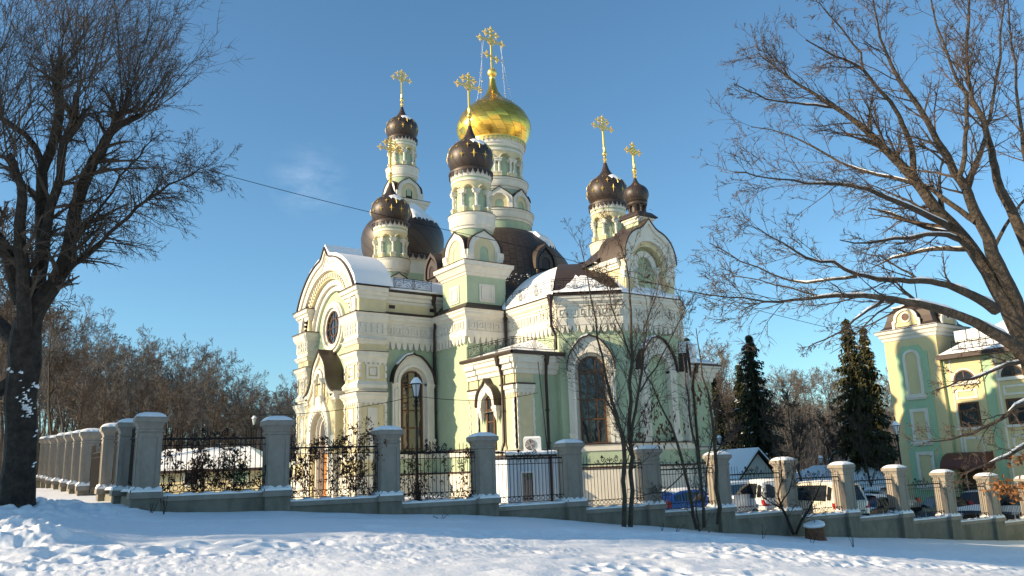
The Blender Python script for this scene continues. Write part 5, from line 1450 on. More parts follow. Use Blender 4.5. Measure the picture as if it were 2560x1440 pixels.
def wood_proto(i, *a, **k):
    t = wood_tree(*a, **k); b = MB(); f = MB()
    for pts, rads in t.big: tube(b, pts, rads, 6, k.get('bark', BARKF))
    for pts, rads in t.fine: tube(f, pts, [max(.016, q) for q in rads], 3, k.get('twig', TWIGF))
    s = t.snowon(.35, .05, SNOW, .75)
    return b, f, s
def wood_put(proto, x, y, sc, rz, label, group, cat='tree', name='bare_tree'):
    global WOOD_
    z = H(x, y)-.1
    key = id(proto)
    if key not in WOODC:
        o = empty(name, (0, 0, 0)); b, f, s = proto
        b.build('trunk', o); f.build('crown', o)
        if s.v: s.build('snow', o)
        WOODC[key] = o
    else: o = copy_tree(WOODC[key])
    o.name = name; o.location = (x, y, z); o.scale = (sc, sc, sc); o.rotation_euler = (0, 0, rz); tag(o, label, cat, group); return o
WOODC = {}
PROT = [wood_proto(0, 101, 19, .22), wood_proto(1, 102, 18, .20, low=.45), wood_proto(2, 103, 17, .17, narrow=.75, low=.3), wood_proto(3, 104, 19, .24, many=1.2), wood_proto(4, 105, 16, .15, low=.25)]
PROTD = [wood_proto(5, 106, 17, .2, low=.4, twig=TWIG2, bark=BARK2), wood_proto(6, 107, 15, .16, narrow=.8, twig=TWIG2, bark=BARK2)]
rw = random.Random(77)
def lat(D, px): q = at(px, 1150, D); return q.x, q.y
# left wood
for row, (D, x0, x1, n) in enumerate(((72, 110, 690, 10), (80, -120, 745, 18), (90, -160, 760, 22), (104, -200, 770, 26), (122, -220, 780, 30))):
    for i in range(n):
        px = x0+(x1-x0)*(i+rw.uniform(.1, .9))/n; d = D+rw.uniform(-4, 4); x, y = lat(d, px)
        top = np.interp(px, [-200, 100, 200, 330, 400, 480, 560, 640, 700, 760], [640, 700, 800, 775, 780, 800, 865, 905, 895, 905])+rw.uniform(-15, 45)*(row < 4)
        h = (1205-top)/FOC*d*.99
        pr = PROT[rw.randrange(5)]
        wood_put(pr, x, y, max(.4, h/20.5), rw.uniform(0, 6.28), 'tall bare brown tree standing in the wood left of the church', 'bare trees in the wood left of the church')
for i in range(9):
    px = 150+i*62+rw.uniform(-20, 20); d = rw.uniform(58, 66); x, y = lat(d, px); top = np.interp(px, [100, 330, 480, 640], [830, 800, 850, 905])
    wood_put(PROTD[i % 2], x, y, max(.35, (1205-top)/FOC*d/19.5), i*1.3, 'slender dark bare tree at the near edge of the wood behind the pavilion', 'slender dark trees at the near edge of the wood')
# two nearer dark ones beside the pollarded tree
for px, d, h in ((30, 42, 17), (140, 50, 15), (-30, 36, 15)):
    x, y = lat(d, px); wood_put(PROTD[0 if h > 15 else 1], x, y, h/18, px, 'dark bare tree right behind the pollarded willow', 'dark bare trees behind the pollarded willow')
x, y = lat(92, 740); 
wood_put(PROT[2], x, y, .78, 1.0, 'pale thin bare tree at the left corner of the church', None)
# right wood
for D, x0, x1, n, t0 in ((78, 1690, 1900, 9, 850), (92, 1700, 2100, 15, 900), (106, 1700, 2260, 20, 900), (124, 1700, 2350, 24, 915)):
    for i in range(n):
        px = x0+(x1-x0)*(i+rw.uniform(.1, .9))/n; d = D+rw.uniform(-4, 4); x, y = lat(d, px)
        top = np.interp(px, [1690, 1740, 1800, 1850, 1900, 2000, 2100, 2200, 2400], [800, 835, 820, 860, 900, 895, 900, 905, 905])+rw.uniform(-10, 50)
        h = (1195-top)/FOC*d
        pr = (PROTD[rw.randrange(2)] if D < 80 else PROT[rw.randrange(5)])
        wood_put(pr, x, y, h/19.5, rw.uniform(0, 6.28), 'bare tree standing in the wood right of the church', 'bare trees in the wood right of the church')
# thin undergrowth between and behind the trunks: nobody could count it
def undergrowth():
    m = MB(); rn = random.Random(4)
    for i in range(7500):
        px = rn.uniform(-260, 790) if rn.random() < .6 else rn.uniform(1660, 2420); D = rn.uniform(84, 150); x, y = lat(D, px); z = H0(x, y)
        h = rn.uniform(2.5, 9.5) if px < 800 else rn.uniform(2, 7.5); p = Vector((x, y, z)); d = Vector((rn.gauss(0, .12), rn.gauss(0, .12), 1))
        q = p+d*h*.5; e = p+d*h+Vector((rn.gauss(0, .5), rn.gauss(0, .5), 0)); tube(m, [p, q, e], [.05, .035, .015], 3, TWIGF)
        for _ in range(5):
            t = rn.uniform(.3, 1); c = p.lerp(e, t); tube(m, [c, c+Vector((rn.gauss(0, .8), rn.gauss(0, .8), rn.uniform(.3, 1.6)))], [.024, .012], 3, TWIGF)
    o = m.build('undergrowth'); o['kind'] = 'stuff'
def H0(x, y): return -1.2
undergrowth()
# unseen bare trees added on the sunny side to streak the road with shade
for s_, q_, h in ((-30, 17.6, 15), (-36, 13.2, 14)):
    p = Vector((.951, -.309))*s_+Vector((.309, .951))*q_
    wood_put(PROT[int(h) % 5], p.x, p.y, h/19, h*1.7, 'unseen bare tree added beyond the left edge to streak the road with shade', 'unseen bare trees added beyond the left edge')
# small crooked trees before the low hip-roofed house
for px, d, h in ((1962, 56, 9.5), (2005, 58, 11), (2120, 60, 10), (2182, 54, 9), (2080, 62, 9)):
    x, y = lat(d, px); wood_put(PROTD[1], x, y, h/17, px, 'crooked dark bare tree before the hip-roofed cottage', 'crooked bare trees before the hip-roofed cottage')
# spruces
def spruce(px, D, ytop, ybase, half, label, mat, seed, dens=1.0):
    rn = random.Random(seed); x, y = lat(D, px); z0 = H(x, y); top = at(px, ytop, D).z; h = top-z0; rmax = half/FOC*D
    root = empty('spruce_tree', (x, y, z0)); tag(root, label, 'spruce', None)
    b = MB(); tube(b, [(0, 0, -.5), (0, 0, h*.5), (0, 0, h)], [h*.016, h*.01, .02], 7, BARK); b.build('trunk', root)
    f = MB(); nl = int(h*46*dens); s = MB()
    for i in range(nl):
        t = rn.random()**1.25; z = h*(.06+.93*t); r = rmax*((1-t)**.68*.93+.03)*(.9+.22*math.sin(z*5.2+seed)+.10*math.sin(z*1.7))
        for j in range(1):
            a = rn.uniform(0, 6.283); rr = r*(.62+.5*rn.random()); d = Vector((math.cos(a), math.sin(a), 0)); sd = Vector((-d.y, d.x, 0)); droop = .35*rr
            m = max(3, int(rr/.28))
            for q in range(m):
                u = (q+.6)/m; c = d*(rr*u)+Vector((0, 0, z-droop*u*u+.12*rr*u)); w = (.44*(1-u*.5))*(.6+.6*rn.random())
                for sg in (-1, 1):
                    tip = c+sd*sg*w+d*.18+Vector((0, 0, -.10-.22*rn.random())); k = Vector((0, 0, .05))
                    f.add([c-d*.10+k, c+d*.16, tip], [(0, 1, 2)], mat)
                hang = c+Vector((rn.gauss(0, .04), rn.gauss(0, .04), -.30-.35*rn.random()))
                f.add([c-sd*.11, c+sd*.11, hang], [(0, 1, 2)], mat)
            if rn.random() < .06:
                c = d*(rr*.75)+Vector((0, 0, z-droop*.5+.12*rr*.7+.06)); s.add([c-d*.3, c+sd*.14, c+d*.3-Vector((0, 0, .1)), c-sd*.14, c+Vector((0, 0, .06))], [(0, 1, 4), (1, 2, 4), (2, 3, 4), (3, 0, 4)], SNOW, True)
    f.build('crown', root)
    if s.v: s.build('snow', root)
spruce(2158, 60, 778, 1150, 92, 'tall green-brown spruce left of the mint house', NEEDLE, 1)
spruce(2200, 63, 800, 1150, 62, 'slimmer spruce half hidden behind the tall green-brown one', NEEDLE, 2)
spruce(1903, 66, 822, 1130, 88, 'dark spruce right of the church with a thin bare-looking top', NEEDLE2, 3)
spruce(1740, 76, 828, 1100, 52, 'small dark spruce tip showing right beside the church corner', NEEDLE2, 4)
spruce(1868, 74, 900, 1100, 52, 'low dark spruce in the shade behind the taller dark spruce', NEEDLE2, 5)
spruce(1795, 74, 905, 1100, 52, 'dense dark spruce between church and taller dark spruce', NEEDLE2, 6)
spruce(2435, 66, 790, 1100, 60, 'spruce top rising behind the roof of the mint house', NEEDLE, 7)
# ================================================================== the mint house on the right
def mint_house():
    A = at(2338, 832, 50)                      # near top corner of the tower front
    X0 = A.x
    Yn = A.y; Yf = atx(2207, 838, X0).y         # near and far ends of the tower front
    W = Yf-Yn; zt = A.z
    zb = H(X0+1, Yn)-1.5
    root = empty('mint_house', (X0, Yn, zb)); tag(root, 'mint and sand coloured house with a corner tower and snowy roof', 'house')
    org = (X0, Yn, zb)
    fr = Fr((X0, Yf), (0, -1))
    def bld(m, n, p=None): return m.build(n, p or root, org=org)
    U = lambda px, py: Yf-atx(px, py, X0).y
    Z = lambda px, py: atx(px, py, X0).z
    m = MB()
    box(m, X0, X0+W, Yn, Yf, zb, zt+.1, CREAMB)
    bld(m, 'tower')
    c = W/2
    t = MB()
    gz0, gz1 = zb, zt-.55
    cut = .45; g = W*.20
    ext(t, fr, [(g, gz0), (W-g, gz0), (W-g, gz1-cut), (W-g-.15, gz1-cut), (W-g-.5, gz1), (g+.5, gz1), (g+.15, gz1-cut), (g, gz1-cut)], 0, .05, GREENB)
    bld(t, 'green_panel')
    zz = {k: Z(2290, y) for k, y in (('a1', 872), ('a0', 990), ('b1', 1022), ('b0', 1105), ('c1', 1130), ('c0', 1215))}
    for name, z0, z1, hw, arched in (('blind_window', zz['a0'], zz['a1'], .55, True), ('blind_window', zz['b0'], zz['b1'], .56, False), ('blind_window', zz['c0'], zz['c1'], .56, False)):
        w = MB()
        if arched:
            ext(w, fr, arch(c, hw, z0, z1-hw, 16), .05, .14, WHITE, holes=[arch(c, hw-.17, z0+.12, z1-hw, 16)]); ext(w, fr, arch(c, hw-.16, z0+.1, z1-hw, 16), .05, .07, CREAMB)
        else:
            ext(w, fr, rect(c-hw, c+hw, z0, z1), .05, .14, WHITE, holes=[rect(c-hw+.2, c+hw-.2, z0+.12, z1-.2)]); ext(w, fr, rect(c-hw+.19, c+hw-.19, z0+.1, z1-.19), .05, .07, CREAMB)
        fbox(w, fr, c-hw-.14, c+hw+.14, z0-.12, z0+.04, .05, .22, WHITE); fbox(w, fr, c-hw-.06, c+hw+.06, z0-.22, z0-.12, .05, .16, WHITE)
        bld(w, name)
    k = MB(); sq = [(X0, Yn), (X0+W, Yn), (X0+W, Yf), (X0, Yf)]
    sweep(k, sq, [(0, zt-.15), (.06, zt-.10), (.10, zt+.06), (.18, zt+.12), (.22, zt+.28), (.34, zt+.36), (.36, zt+.5), (.40, zt+.52), (.40, zt+.56), (0, zt+.66)], [WHITE]*7+[DKBROWN, SNOW], closed=True); bld(k, 'cornice')
    r = MB(); ztop = Z(2300, 752)
    rh = ztop-zt-.5
    sweep(r, sq, [(.36, zt+.55), (.14, zt+.62), (-.08, zt+.5+rh*.2), (-.22, zt+.5+rh*.45), (-.34, zt+.5+rh*.72), (-.62, zt+.5+rh*.93), (-.62, zt+.5+rh*.94), (-.52, zt+.5+rh*.95), (-.52, zt+.5+rh), (-1.3, zt+.6+rh)], [BROWN]*6+[WHITE, WHITE, SNOW], closed=True)
    ro = bld(r, 'tower_roof')
    s = MB(); s.add([(X0+W*.22, Yn+W*.22, zt+.52+rh), (X0+W*.78, Yn+W*.22, zt+.52+rh), (X0+W*.78, Yf-W*.22, zt+.52+rh), (X0+W*.22, Yf-W*.22, zt+.52+rh), (X0+W*.5, Yn+W*.5, zt+1.05+rh)], [(0, 1, 4), (1, 2, 4), (2, 3, 4), (3, 0, 4)], SNOW, True)
    tube(s, [(X0+W*.5, Yn+W*.5, zt+.9+rh), (X0+W*.5, Yn+W*.5, zt+2.2+rh)], .03, 5, IRON); bld(s, 'snow', ro)
    for f in (fr, Fr((X0, Yn), (1, 0))):
        d = MB(); h0, h1 = zt+.62, zt+.5+rh*.80; hw = W*.27
        body = [(c+hw, h0), (c+hw, h0+(h1-h0)*.38), (c+hw*.84, h0+(h1-h0)*.46)]+[(c+hw*.84*math.cos(a*PI/12), h0+(h1-h0)*.5+(h1-h0)*.5*math.sin(a*PI/12)) for a in range(1, 6)]+[(c, h1)]
        body = body+[(2*c-u, z) for u, z in body[-2::-1]]
        ext(d, f, body, -1.0, .04, CREAMB, side=BROWN); inn = [(c+(u-c)*.82, z-.12 if z > h0+.1 else h0+.002) for u, z in body]
        ext(d, f, body, .04, .14, WHITE, holes=[inn])
        ext(d, f, circ(c, h0+(h1-h0)*.55, .34, 20), .04, .10, WHITE, holes=[circ(c, h0+(h1-h0)*.55, .24, 20)]); ext(d, f, circ(c, h0+(h1-h0)*.55, .24, 20), .04, .05, WOOD)
        o = bld(d, 'dormer', ro)
    # wing towards the right
    ze = Z(2340, 893); L = 22.0; Ys = Yn-L; xi = X0+.25
    m = MB(); box(m, xi, X0+11, Ys, Yn-.001, zb, ze, GREENB); bld(m, 'wing_wall')
    fw = Fr((xi, Yn), (0, -1))
    V = lambda px, py: Yn-atx(px, py, xi).y
    ZW = lambda px, py: atx(px, py, xi).z
    r = MB(); q = [(xi-.75, Yn-.05, ze-.02), (xi-.75, Ys-.5, ze-.02), (X0+5.5, Ys+5, ze+3.3), (X0+5.5, Yn-4.2, ze+3.3), (X0+11.7, Yn-.05, ze-.02), (X0+11.7, Ys-.5, ze-.02)]
    r.add(q+[(a, b, c_-.22) for a, b, c_ in q], [(1, 0, 3, 2), (0, 4, 3), (4, 5, 2, 3), (1, 2, 5), (0, 1, 7, 6), (6, 7, 11, 10)], DKBROWN); ro2 = bld(r, 'wing_roof')
    s = MB(); q2 = [(a+(.12 if a < X0 else 0), b-.15 if i in (0, 3) else b, c_+.10) for i, (a, b, c_) in enumerate(q)]
    s.add(q2+[(xi-.63, Yn-.2, ze), (xi-.63, Ys-.5, ze)], [(1, 0, 3, 2), (0, 1, 7, 6)], SNOW); 
    bld(s, 'snow', ro2)
    rl = MB()
    for i in range(17):
        y = Yn-.9-i*1.2; p = Vector((xi-.35, y, ze+.2)); e = Vector((0, -1.2, 0))
        for zz_ in (.08, .5, .58): tube(rl, [p+Vector((0, 0, zz_)), p+e+Vector((0, 0, zz_))], .02, 4, IRON)
        for tt in (0, .33, .66): tube(rl, [p+e*tt, p+e*tt+Vector((0, 0, .58))], .018, 4, IRON)
        tube(rl, [p+e*(.5+.18*math.cos(a))+Vector((0, 0, .29+.18*math.sin(a))) for a in [k*PI/5 for k in range(11)]], .014, 3, IRON)
    bld(rl, 'roof_railing', ro2)
    ch = MB(); yy = V(2487, 800)
    box(ch, X0+5.2, X0+6.2, Yn-yy-1.1, Yn-yy-.1, ze+2.6, ze+5.0, STUMPW); bld(ch, 'chimney', ro2)
    ac = MB()
    for i in range(3): box(ac, xi+.5, xi+.9, Yn-1.4-i*.75, Yn-.75-i*.75, ze+.8, ze+1.5, PLASTIC)
    bld(ac, 'vent_box', ro2)
    # bays with windows
    def bay(u, du, arch_top=True):
        p = MB(); slab(p, fw, u-1.05, u+1.05, zb, ze-.02, 0, .10, CREAMB); bp = bld(p, 'sand_bay')
        za0, za1 = ZW(2408, 953), ZW(2408, 925); zr1, zr0 = ZW(2418, 1008), ZW(2425, 1066)
        w = MB(); ext(w, fw, arch(u, .58, za0, za0+.02, 16), .10, .12, GLASS); ext(w, fw, arch(u, .62, za0-.02, za0+.02, 16), .10, .16, WOOD, holes=[arch(u, .52, za0+.05, za0+.06, 16)]); fbox(w, fw, u-.03, u+.03, za0, za0+.55, .12, .15, WOOD)
        o = bld(w, 'arched_window')
        t = MB(); fbox(t, fw, u-.85, u+.85, za0-.22, za0-.03, .1, .24, WHITE); ext(t, fw, rect(u-.62, u+.62, zr1+.25, za0-.5), .1, .15, WHITE, holes=[rect(u-.5, u+.5, zr1+.37, za0-.62)])
        ext(t, fw, arch(u, .74, za0, za0+.02, 16), .1, .15, WHITE, holes=[arch(u, .64, za0+.001, za0+.02, 16)]); bld(t, 'trim', bp)
        w = MB(); ext(w, fw, rect(u-.56, u+.56, zr0, zr1), .10, .12, GLASS); ext(w, fw, rect(u-.6, u+.6, zr0-.04, zr1+.04), .10, .17, WOOD, holes=[rect(u-.48, u+.48, zr0+.08, zr1-.08)]); fbox(w, fw, u-.5, u+.5, zr0+(zr1-zr0)*.62, zr0+(zr1-zr0)*.70, .12, .16, WOOD)
        bld(w, 'window')
        t = MB(); fbox(t, fw, u-.82, u+.82, zr0-.2, zr0-.05, .1, .26, WHITE); ext(t, fw, rect(u-.58, u+.58, zr0-1.75, zr0-.62), .1, .15, WHITE, holes=[rect(u-.46, u+.46, zr0-1.63, zr0-.74)]); bld(t, 'trim', bp)
    u1 = V(2415, 960); u2 = V(2545, 1000)
    for u in (u1, u2, 2*u2-u1, 3*u2-2*u1):
        if u < L-1.2: bay(u, 0)
    # entrance with curved awning
    ud = V(2440, 1200); za = ZW(2430, 1130)
    d = MB(); fbox(d, fw, ud-.75, ud+.75, za-3.0, za-.75, .10, .14, WOOD); bld(d, 'door')
    a = MB(); n = 10; vs = []
    for k in range(n+1):
        an = PI/2*k/n
        for uu in (ud-1.25, ud+1.25): vs.append(fw.p(uu, za-.95+.95*math.cos(an), .11+1.35*math.sin(an)))
    a.add(vs, [(2*k, 2*k+1, 2*k+3, 2*k+2) for k in range(n)], AWN, True)
    for uu in (ud-1.25, ud+1.25):
        side = [fw.p(uu, za-.95, .11)]+[fw.p(uu, za-.95+.95*math.cos(PI/2*k/n), .11+1.35*math.sin(PI/2*k/n)) for k in range(n+1)]
        a.add(side, [tuple(range(len(side)))], AWN); tube(a, [fw.p(uu, za-.98, 1.4), fw.p(uu, za-1.7, .14)], .025, 4, IRON)
    bld(a, 'awning')
    p = MB()
    for px, py in ((2390, 1000), (2505, 1000)):
        u = V(px, py); q = fw.p(u-.0, 0, .10); tube(p, [(q.x, q.y, ze), (q.x, q.y, zb)], .06, 6, WHITE)
    bld(p, 'downpipe')
mint_house()

# ---------------- cottages
def cottage(name, label, cx, cy, rz, Lx, Ly, hw, hr, wallm, hip=.5, gable=None, dz=0):
    z0 = H(cx, cy)+dz
    root = empty(name, (cx, cy, z0), rz); tag(root, label, 'cottage')
    m = MB(); a, b = Lx/2, Ly/2
    box(m, -a, a, -b, b, -1.5, hw, wallm)
    if gable: m.add([(-a, -b, hw), (a, -b, hw), (0, -b, hw+hr), (-a, b, hw), (a, b, hw), (0, b, hw+hr)], [(0, 1, 2), (4, 3, 5)], wallm)
    m.build('wall', root)
    r = MB(); e = .45
    if gable: q = [(-a-e, -b-e, hw-.12), (-a-e, b+e, hw-.12), (0, b+e, hw+hr+.1), (0, -b-e, hw+hr+.1), (a+e, -b-e, hw-.12), (a+e, b+e, hw-.12)]; fs = [(0, 3, 2, 1), (3, 4, 5, 2)]
    else:
        k = a*hip if Lx > Ly else 0; q = [(-a-e, -b-e, hw), (a+e, -b-e, hw), (a+e, b+e, hw), (-a-e, b+e, hw), (-a+k, 0, hw+hr), (a-k, 0, hw+hr)]; fs = [(0, 1, 5, 4), (1, 2, 5), (2, 3, 4, 5), (3, 0, 4)]
    r.add(q+[(x, y, z-.18) for x, y, z in q], fs+([(0, 1, 7, 6), (1, 2, 8, 7), (3, 0, 6, 9)] if not gable else [(0, 6, 9, 3), (3, 9, 10, 4)]), DKBROWN); ro = r.build('roof', root)
    s = MB(); s.add([(x, y, z+.16) for x, y, z in q]+[(x, y, z) for x, y, z in q], fs+([(0, 1, 7, 6), (3, 0, 6, 9), (1, 2, 8, 7)] if not gable else [(0, 6, 9, 3), (3, 9, 10, 4)]), SNOW); s.build('snow', ro)
    f = Fr((-a, -b), (1, 0))
    n = max(1, int(Lx/2.4))
    for i in range(n):
        u = Lx*(i+.5)/n
        w = MB(); ext(w, f, arch(u, .42, .8, 1.65, 12), .0, .03, GLASS if i % 2 else GREENB); ext(w, f, arch(u, .55, .7, 1.65, 12), .03, .09, WHITE, holes=[arch(u, .42, .8, 1.65, 12)]); w.build('window', root)
    return root
x, y = lat(60, 2100); cottage('hip_roofed_cottage', 'long pale cottage with a snowy hip roof left of the mint house', x, y, R(-42), 8.6, 5, 1.9, 1.45, WHITE, .55, dz=-.1)
x, y = lat(64, 1848); cottage('gabled_cottage', 'small white cottage with a steep snowy gable right of the church', x, y, R(-20), 3.4, 5, 2.0, 2.2, WHITE, gable=True, dz=.2)
x, y = lat(66, 1900); cottage('brick_shed', 'low reddish shed with snow roof beside the gabled cottage', x, y, R(-38), 3.2, 3, 2.1, .7, STUMPW, .4, dz=.2)
x, y = lat(53, 520); cottage('pavilion', 'low cream pavilion with a wide snowy roof behind the leaf-covered panel', x, y, R(-36), 9.0, 5, 1.7, 1.25, CREAM, .4, dz=.15)

# ---------------- white kiosk with the air conditioner on its roof
def kiosk():
    a = onplane(1268, 1190, FP0-Vector((FN.x, FN.y))*2.6, FN); b = onplane(1412, 1190, FP0-Vector((FN.x, FN.y))*2.6, FN)
    c = (Vector((a.x, a.y))+Vector((b.x, b.y)))/2; L = (Vector((b.x, b.y))-Vector((a.x, a.y))).length
    zt = onplane(1340, 1137, FP0-Vector((FN.x, FN.y))*2.6, FN).z; z0 = zt-2.35
    root = empty('kiosk', (c.x, c.y, z0), FRZ); tag(root, 'white corrugated metal kiosk with a small window behind the fence', 'kiosk')
    m = MB(); w = 2.0; n = int(L/.16)
    pl = []
    for i in range(n):
        x = -L/2+L*i/n; s = L/n; pl += [(x, 0), (x+s*.5, 0), (x+s*.56, .035), (x+s*.94, .035)]
    pl += [(L/2, 0), (L/2, w), (-L/2, w)]
    sweep(m, pl, [(0, -.6), (0, 2.3)], SIDING, closed=True); m.build('wall', root)
    r = MB(); box(r, -L/2-.15, L/2+.15, -.2, w+.15, 2.28, 2.36, DKBROWN); ro = r.build('roof', root)
    s = MB(); k = 20; vs = []
    for i in range(k+1):
        x = -L/2-.15+(L+.3)*i/k
        for y, h in ((-.2, .0), (-.19, .09+.02*math.sin(i)), (0, .14+.02*math.sin(i*1.7)), (w*.5, .17), (w+.15, .1)): vs.append((x, y, 2.365+h))
    s.add(vs, [(5*i+c_, 5*i+5+c_, 5*i+6+c_, 5*i+1+c_) for i in range(k) for c_ in range(4)], SNOW, True); s.build('snow', ro)
    f = Fr((-L/2, 0), (1, 0)); u = L*.33
    w_ = MB(); ext(w_, f, rect(u-.32, u+.32, .55, 1.75), .0, .07, PLASTIC, holes=[rect(u-.24, u+.24, .63, 1.67)]); fo = w_.build('window', root)
    g = MB(); ext(g, f, rect(u-.25, u+.25, .62, 1.68), .0, .03, GLASS); g.build('pane', fo)
    pp = MB(); tube(pp, [(L*.24, -.07, 2.3), (L*.24, -.07, -.4)], .045, 6, DKBROWN); pp.build('downpipe', root)
    # the air conditioner stands on the roof: a thing of its own
    x = 0.0; u = Vector((math.cos(FRZ), math.sin(FRZ))); v = Vector((-u.y, u.x)); p = c+u*(.16)+v*.5
    ac = empty('air_conditioner', (p.x, p.y, z0+2.46), FRZ-R(28)); tag(ac, 'white air conditioner unit with a round fan on the kiosk roof', 'air conditioner')
    ac.scale = (.82, .82, .82)
    b = MB(); box(b, -.42, .42, -.16, .16, .06, .66, PLASTIC); box(b, -.3, -.2, -.17, .17, 0, .06, IRON); box(b, .2, .3, -.17, .17, 0, .06, IRON); b.build('casing', ac)
    g = MB(); ff = Fr((-.42, -.16), (1, 0))
    ext(g, ff, circ(.32, .36, .27, 24), .0, .012, IRON)
    for rr in (.26, .2, .14, .08): tube(g, [ff.p(.32+rr*math.cos(t*PI/10), .36+rr*math.sin(t*PI/10), .02) for t in range(21)], .009, 3, PLASTIC)
    for t in range(4): tube(g, [ff.p(.32, .36, .02), ff.p(.32+.26*math.cos(t*PI/2+.4), .36+.26*math.sin(t*PI/2+.4), .02)], .009, 3, PLASTIC)
    g.build('fan_grille', ac)
    s = MB(); s.add([(-.43, -.17, .66), (.43, -.17, .66), (.43, .17, .66), (-.43, .17, .66), (-.36, -.1, .76), (.36, -.1, .76), (.36, .1, .76), (-.36, .1, .76)], [(4, 5, 6, 7), (0, 1, 5, 4), (1, 2, 6, 5), (2, 3, 7, 6), (3, 0, 4, 7)], SNOW, True); s.build('snow', ac)
kiosk()

# ---------------- lamp posts
_lp = None
def lamp(px, D, ytop, label, h0=4.9):
    global _lp
    x, y = lat(D, px); z = at(px, ytop, D).z-h0
    if _lp is None:
        o = empty('street_lamp', (0, 0, 0))
        m = MB(); lathe(m, 0, 0, [(.16, -.8), (.16, .1), (.13, .2), (.13, .7), (.09, .8), (.10, .9), (.06, 1.0), (.05, 2.2), (.065, 2.25), (.048, 2.3), (.042, 3.66), (.075, 3.70), (.05, 3.76)], 12, IRON); 
        tube(m, [(-.14, 0, 3.72), (-.1, 0, 3.64), (0, 0, 3.7), (.1, 0, 3.64), (.14, 0, 3.72)], .018, 5, IRON); m.build('post', o)
        m = MB()
        lathe(m, 0, 0, [(.05, 3.76), (.10, 3.82), (.05, 3.88), (.05, 3.93), (.10, 3.95), (.10, 3.98)], 8, IRON)
        for i in range(6):
            a = PI*i/3; tube(m, [(.095*math.cos(a), .095*math.sin(a), 3.97), (.18*math.cos(a), .18*math.sin(a), 4.42)], .014, 4, IRON)
        lathe(m, 0, 0, [(.19, 4.42), (.215, 4.43), (.205, 4.47), (.10, 4.60), (.06, 4.66), (.03, 4.70), (.05, 4.74), (.02, 4.78), (.035, 4.83), (.004, 4.92)], 6, IRON, False); l = m.build('lantern', o)
        g = MB(); lathe(g, 0, 0, [(.088, 3.98), (.172, 4.42)], 6, LAMPGLASS, False); g.build('glass', l)
        s = MB(); lathe(s, 0, 0, [(.215, 4.455), (.16, 4.56), (.08, 4.66), (.05, 4.68)], 12, SNOW); s.build('snow', l)
        _lp = o
    else: o = copy_tree(_lp)
    o.location = (x, y, z); tag(o, label, 'street lamp', 'black lantern posts round the churchyard'); return o
lamp(1042, 28.6, 922, 'tall black lantern post in front of the arched church window')
lamp(632, 62, 1030, 'distant black lantern post seen above the leaf-covered fence panel')
lamp(2251, 42, 1040, 'black lantern post before the tower of the mint house')
lamp(2052, 72, 1132, 'far lantern post before the hip-roofed cottage, the left one'); lamp(2074, 70, 1136, 'far lantern post before the hip-roofed cottage, the right one')
lamp(1803, 66, 1080, 'far lantern post beside the gabled cottage')

# ---------------- wires
def wire(name, pts, r, label):
    m = MB(); tube(m, pts, r, 4, IRON); o = m.build(name, None, loc=tuple(pts[0]), org=tuple(pts[0])); tag(o, label, 'wire')
def sagline(a, b, sag, n=24): return [a.lerp(b, i/n)-Vector((0, 0, sag*4*(i/n)*(1-i/n))) for i in range(n+1)]
wire('overhead_wire', sagline(at(330, 372, 27), at(1290, 612, 31), .15) + sagline(at(1290, 612, 31), at(2150, 838, 36), .1)[1:], .011, 'thin dark overhead wire sloping down across the sky behind the willow')
wire('low_wire', sagline(at(560, 1035, 29), at(1040, 990, 28.6), .25)+sagline(at(1040, 990, 28.6), at(1345, 982, 33), .22)[1:], .010, 'thin dark cable running from the tall lamp post past the church porch')
wire('service_cable', sagline(at(1345, 905, 33.5), at(1370, 1135, 29.5), .05), .018, 'black cable dropping from the porch eave to the kiosk roof')

# ---------------- hedge bushes with dry leaves behind the fence
def bush(px, D, ytop, w, label, n=900, mat=DRYLEAF, seed=1, thuja=False, group='bushes with dry leaves behind the fence'):
    rn = random.Random(seed); x, y = lat(D, px); z0 = H(x, y)-.15; zt = at(px, ytop, D).z; h = zt-z0; ww = w*1.55/FOC*D
    root = empty('evergreen_bush' if thuja else 'leafy_bush', (x, y, z0)); tag(root, label, 'bush', group)
    t = Tree(seed)
    for i in range(max(3, int(w/10))):
        d = Vector((rn.gauss(0, .12), rn.gauss(0, .1), 1)); P = [dict(k=0, len=1, fine=1), dict(k=12, len=.24, n=4, ang=45, up=.10, wob=.15, rad=.5, t0=.12), dict(k=3, len=.5, n=3, ang=45, up=.05, wob=.2, rad=.6, t0=.2)]
        t.grow(Vector((rn.uniform(-.4, .4)*ww, rn.gauss(0, .12), 0)), d, h*rn.uniform(.75, 1.05), .014, 0, P)
    b = MB()
    for pts, rads in t.big+t.fine: tube(b, pts, rads, 4, BARK)
    b.build('stem', root)
    m = MB()
    for _ in range(int(n*.75)):
        u = rn.random()**.8; a = rn.uniform(0, 6.28); br = rn.choice(t.fine)[0]; env = (1-.55*u)*(.75+.25*math.sin(u*17+seed)); rr = ww*.5*env*math.sqrt(rn.random()); c = br[rn.randrange(len(br))]+Vector((rn.gauss(0, .05), rn.gauss(0, .05), rn.gauss(0, .05))); k = rn.uniform(.03, .085)
        e = Vector((rn.gauss(0, 1), rn.gauss(0, 1), rn.gauss(-.5, 1))).normalized()*k; f = e.cross(Vector((rn.gauss(0, 1), rn.gauss(0, 1), rn.gauss(0, 1)))).normalized()*k*.38
        m.add([c-e, c+f, c+e, c-f], [(0, 1, 2, 3)], mat)
    m.build('leaves', root)
LB = 'dry-leaved bush behind the '
bush(428, 24.7, 1098, 95, LB+'first panel, close to the corner pillar', 1100, seed=31); bush(540, 24.6, 1108, 100, LB+'middle of the first panel', 1300, seed=32); bush(600, 24.5, 1130, 70, 'dark evergreen bush at the right end of the first panel', 900, NEEDLE2, 33, True, None)
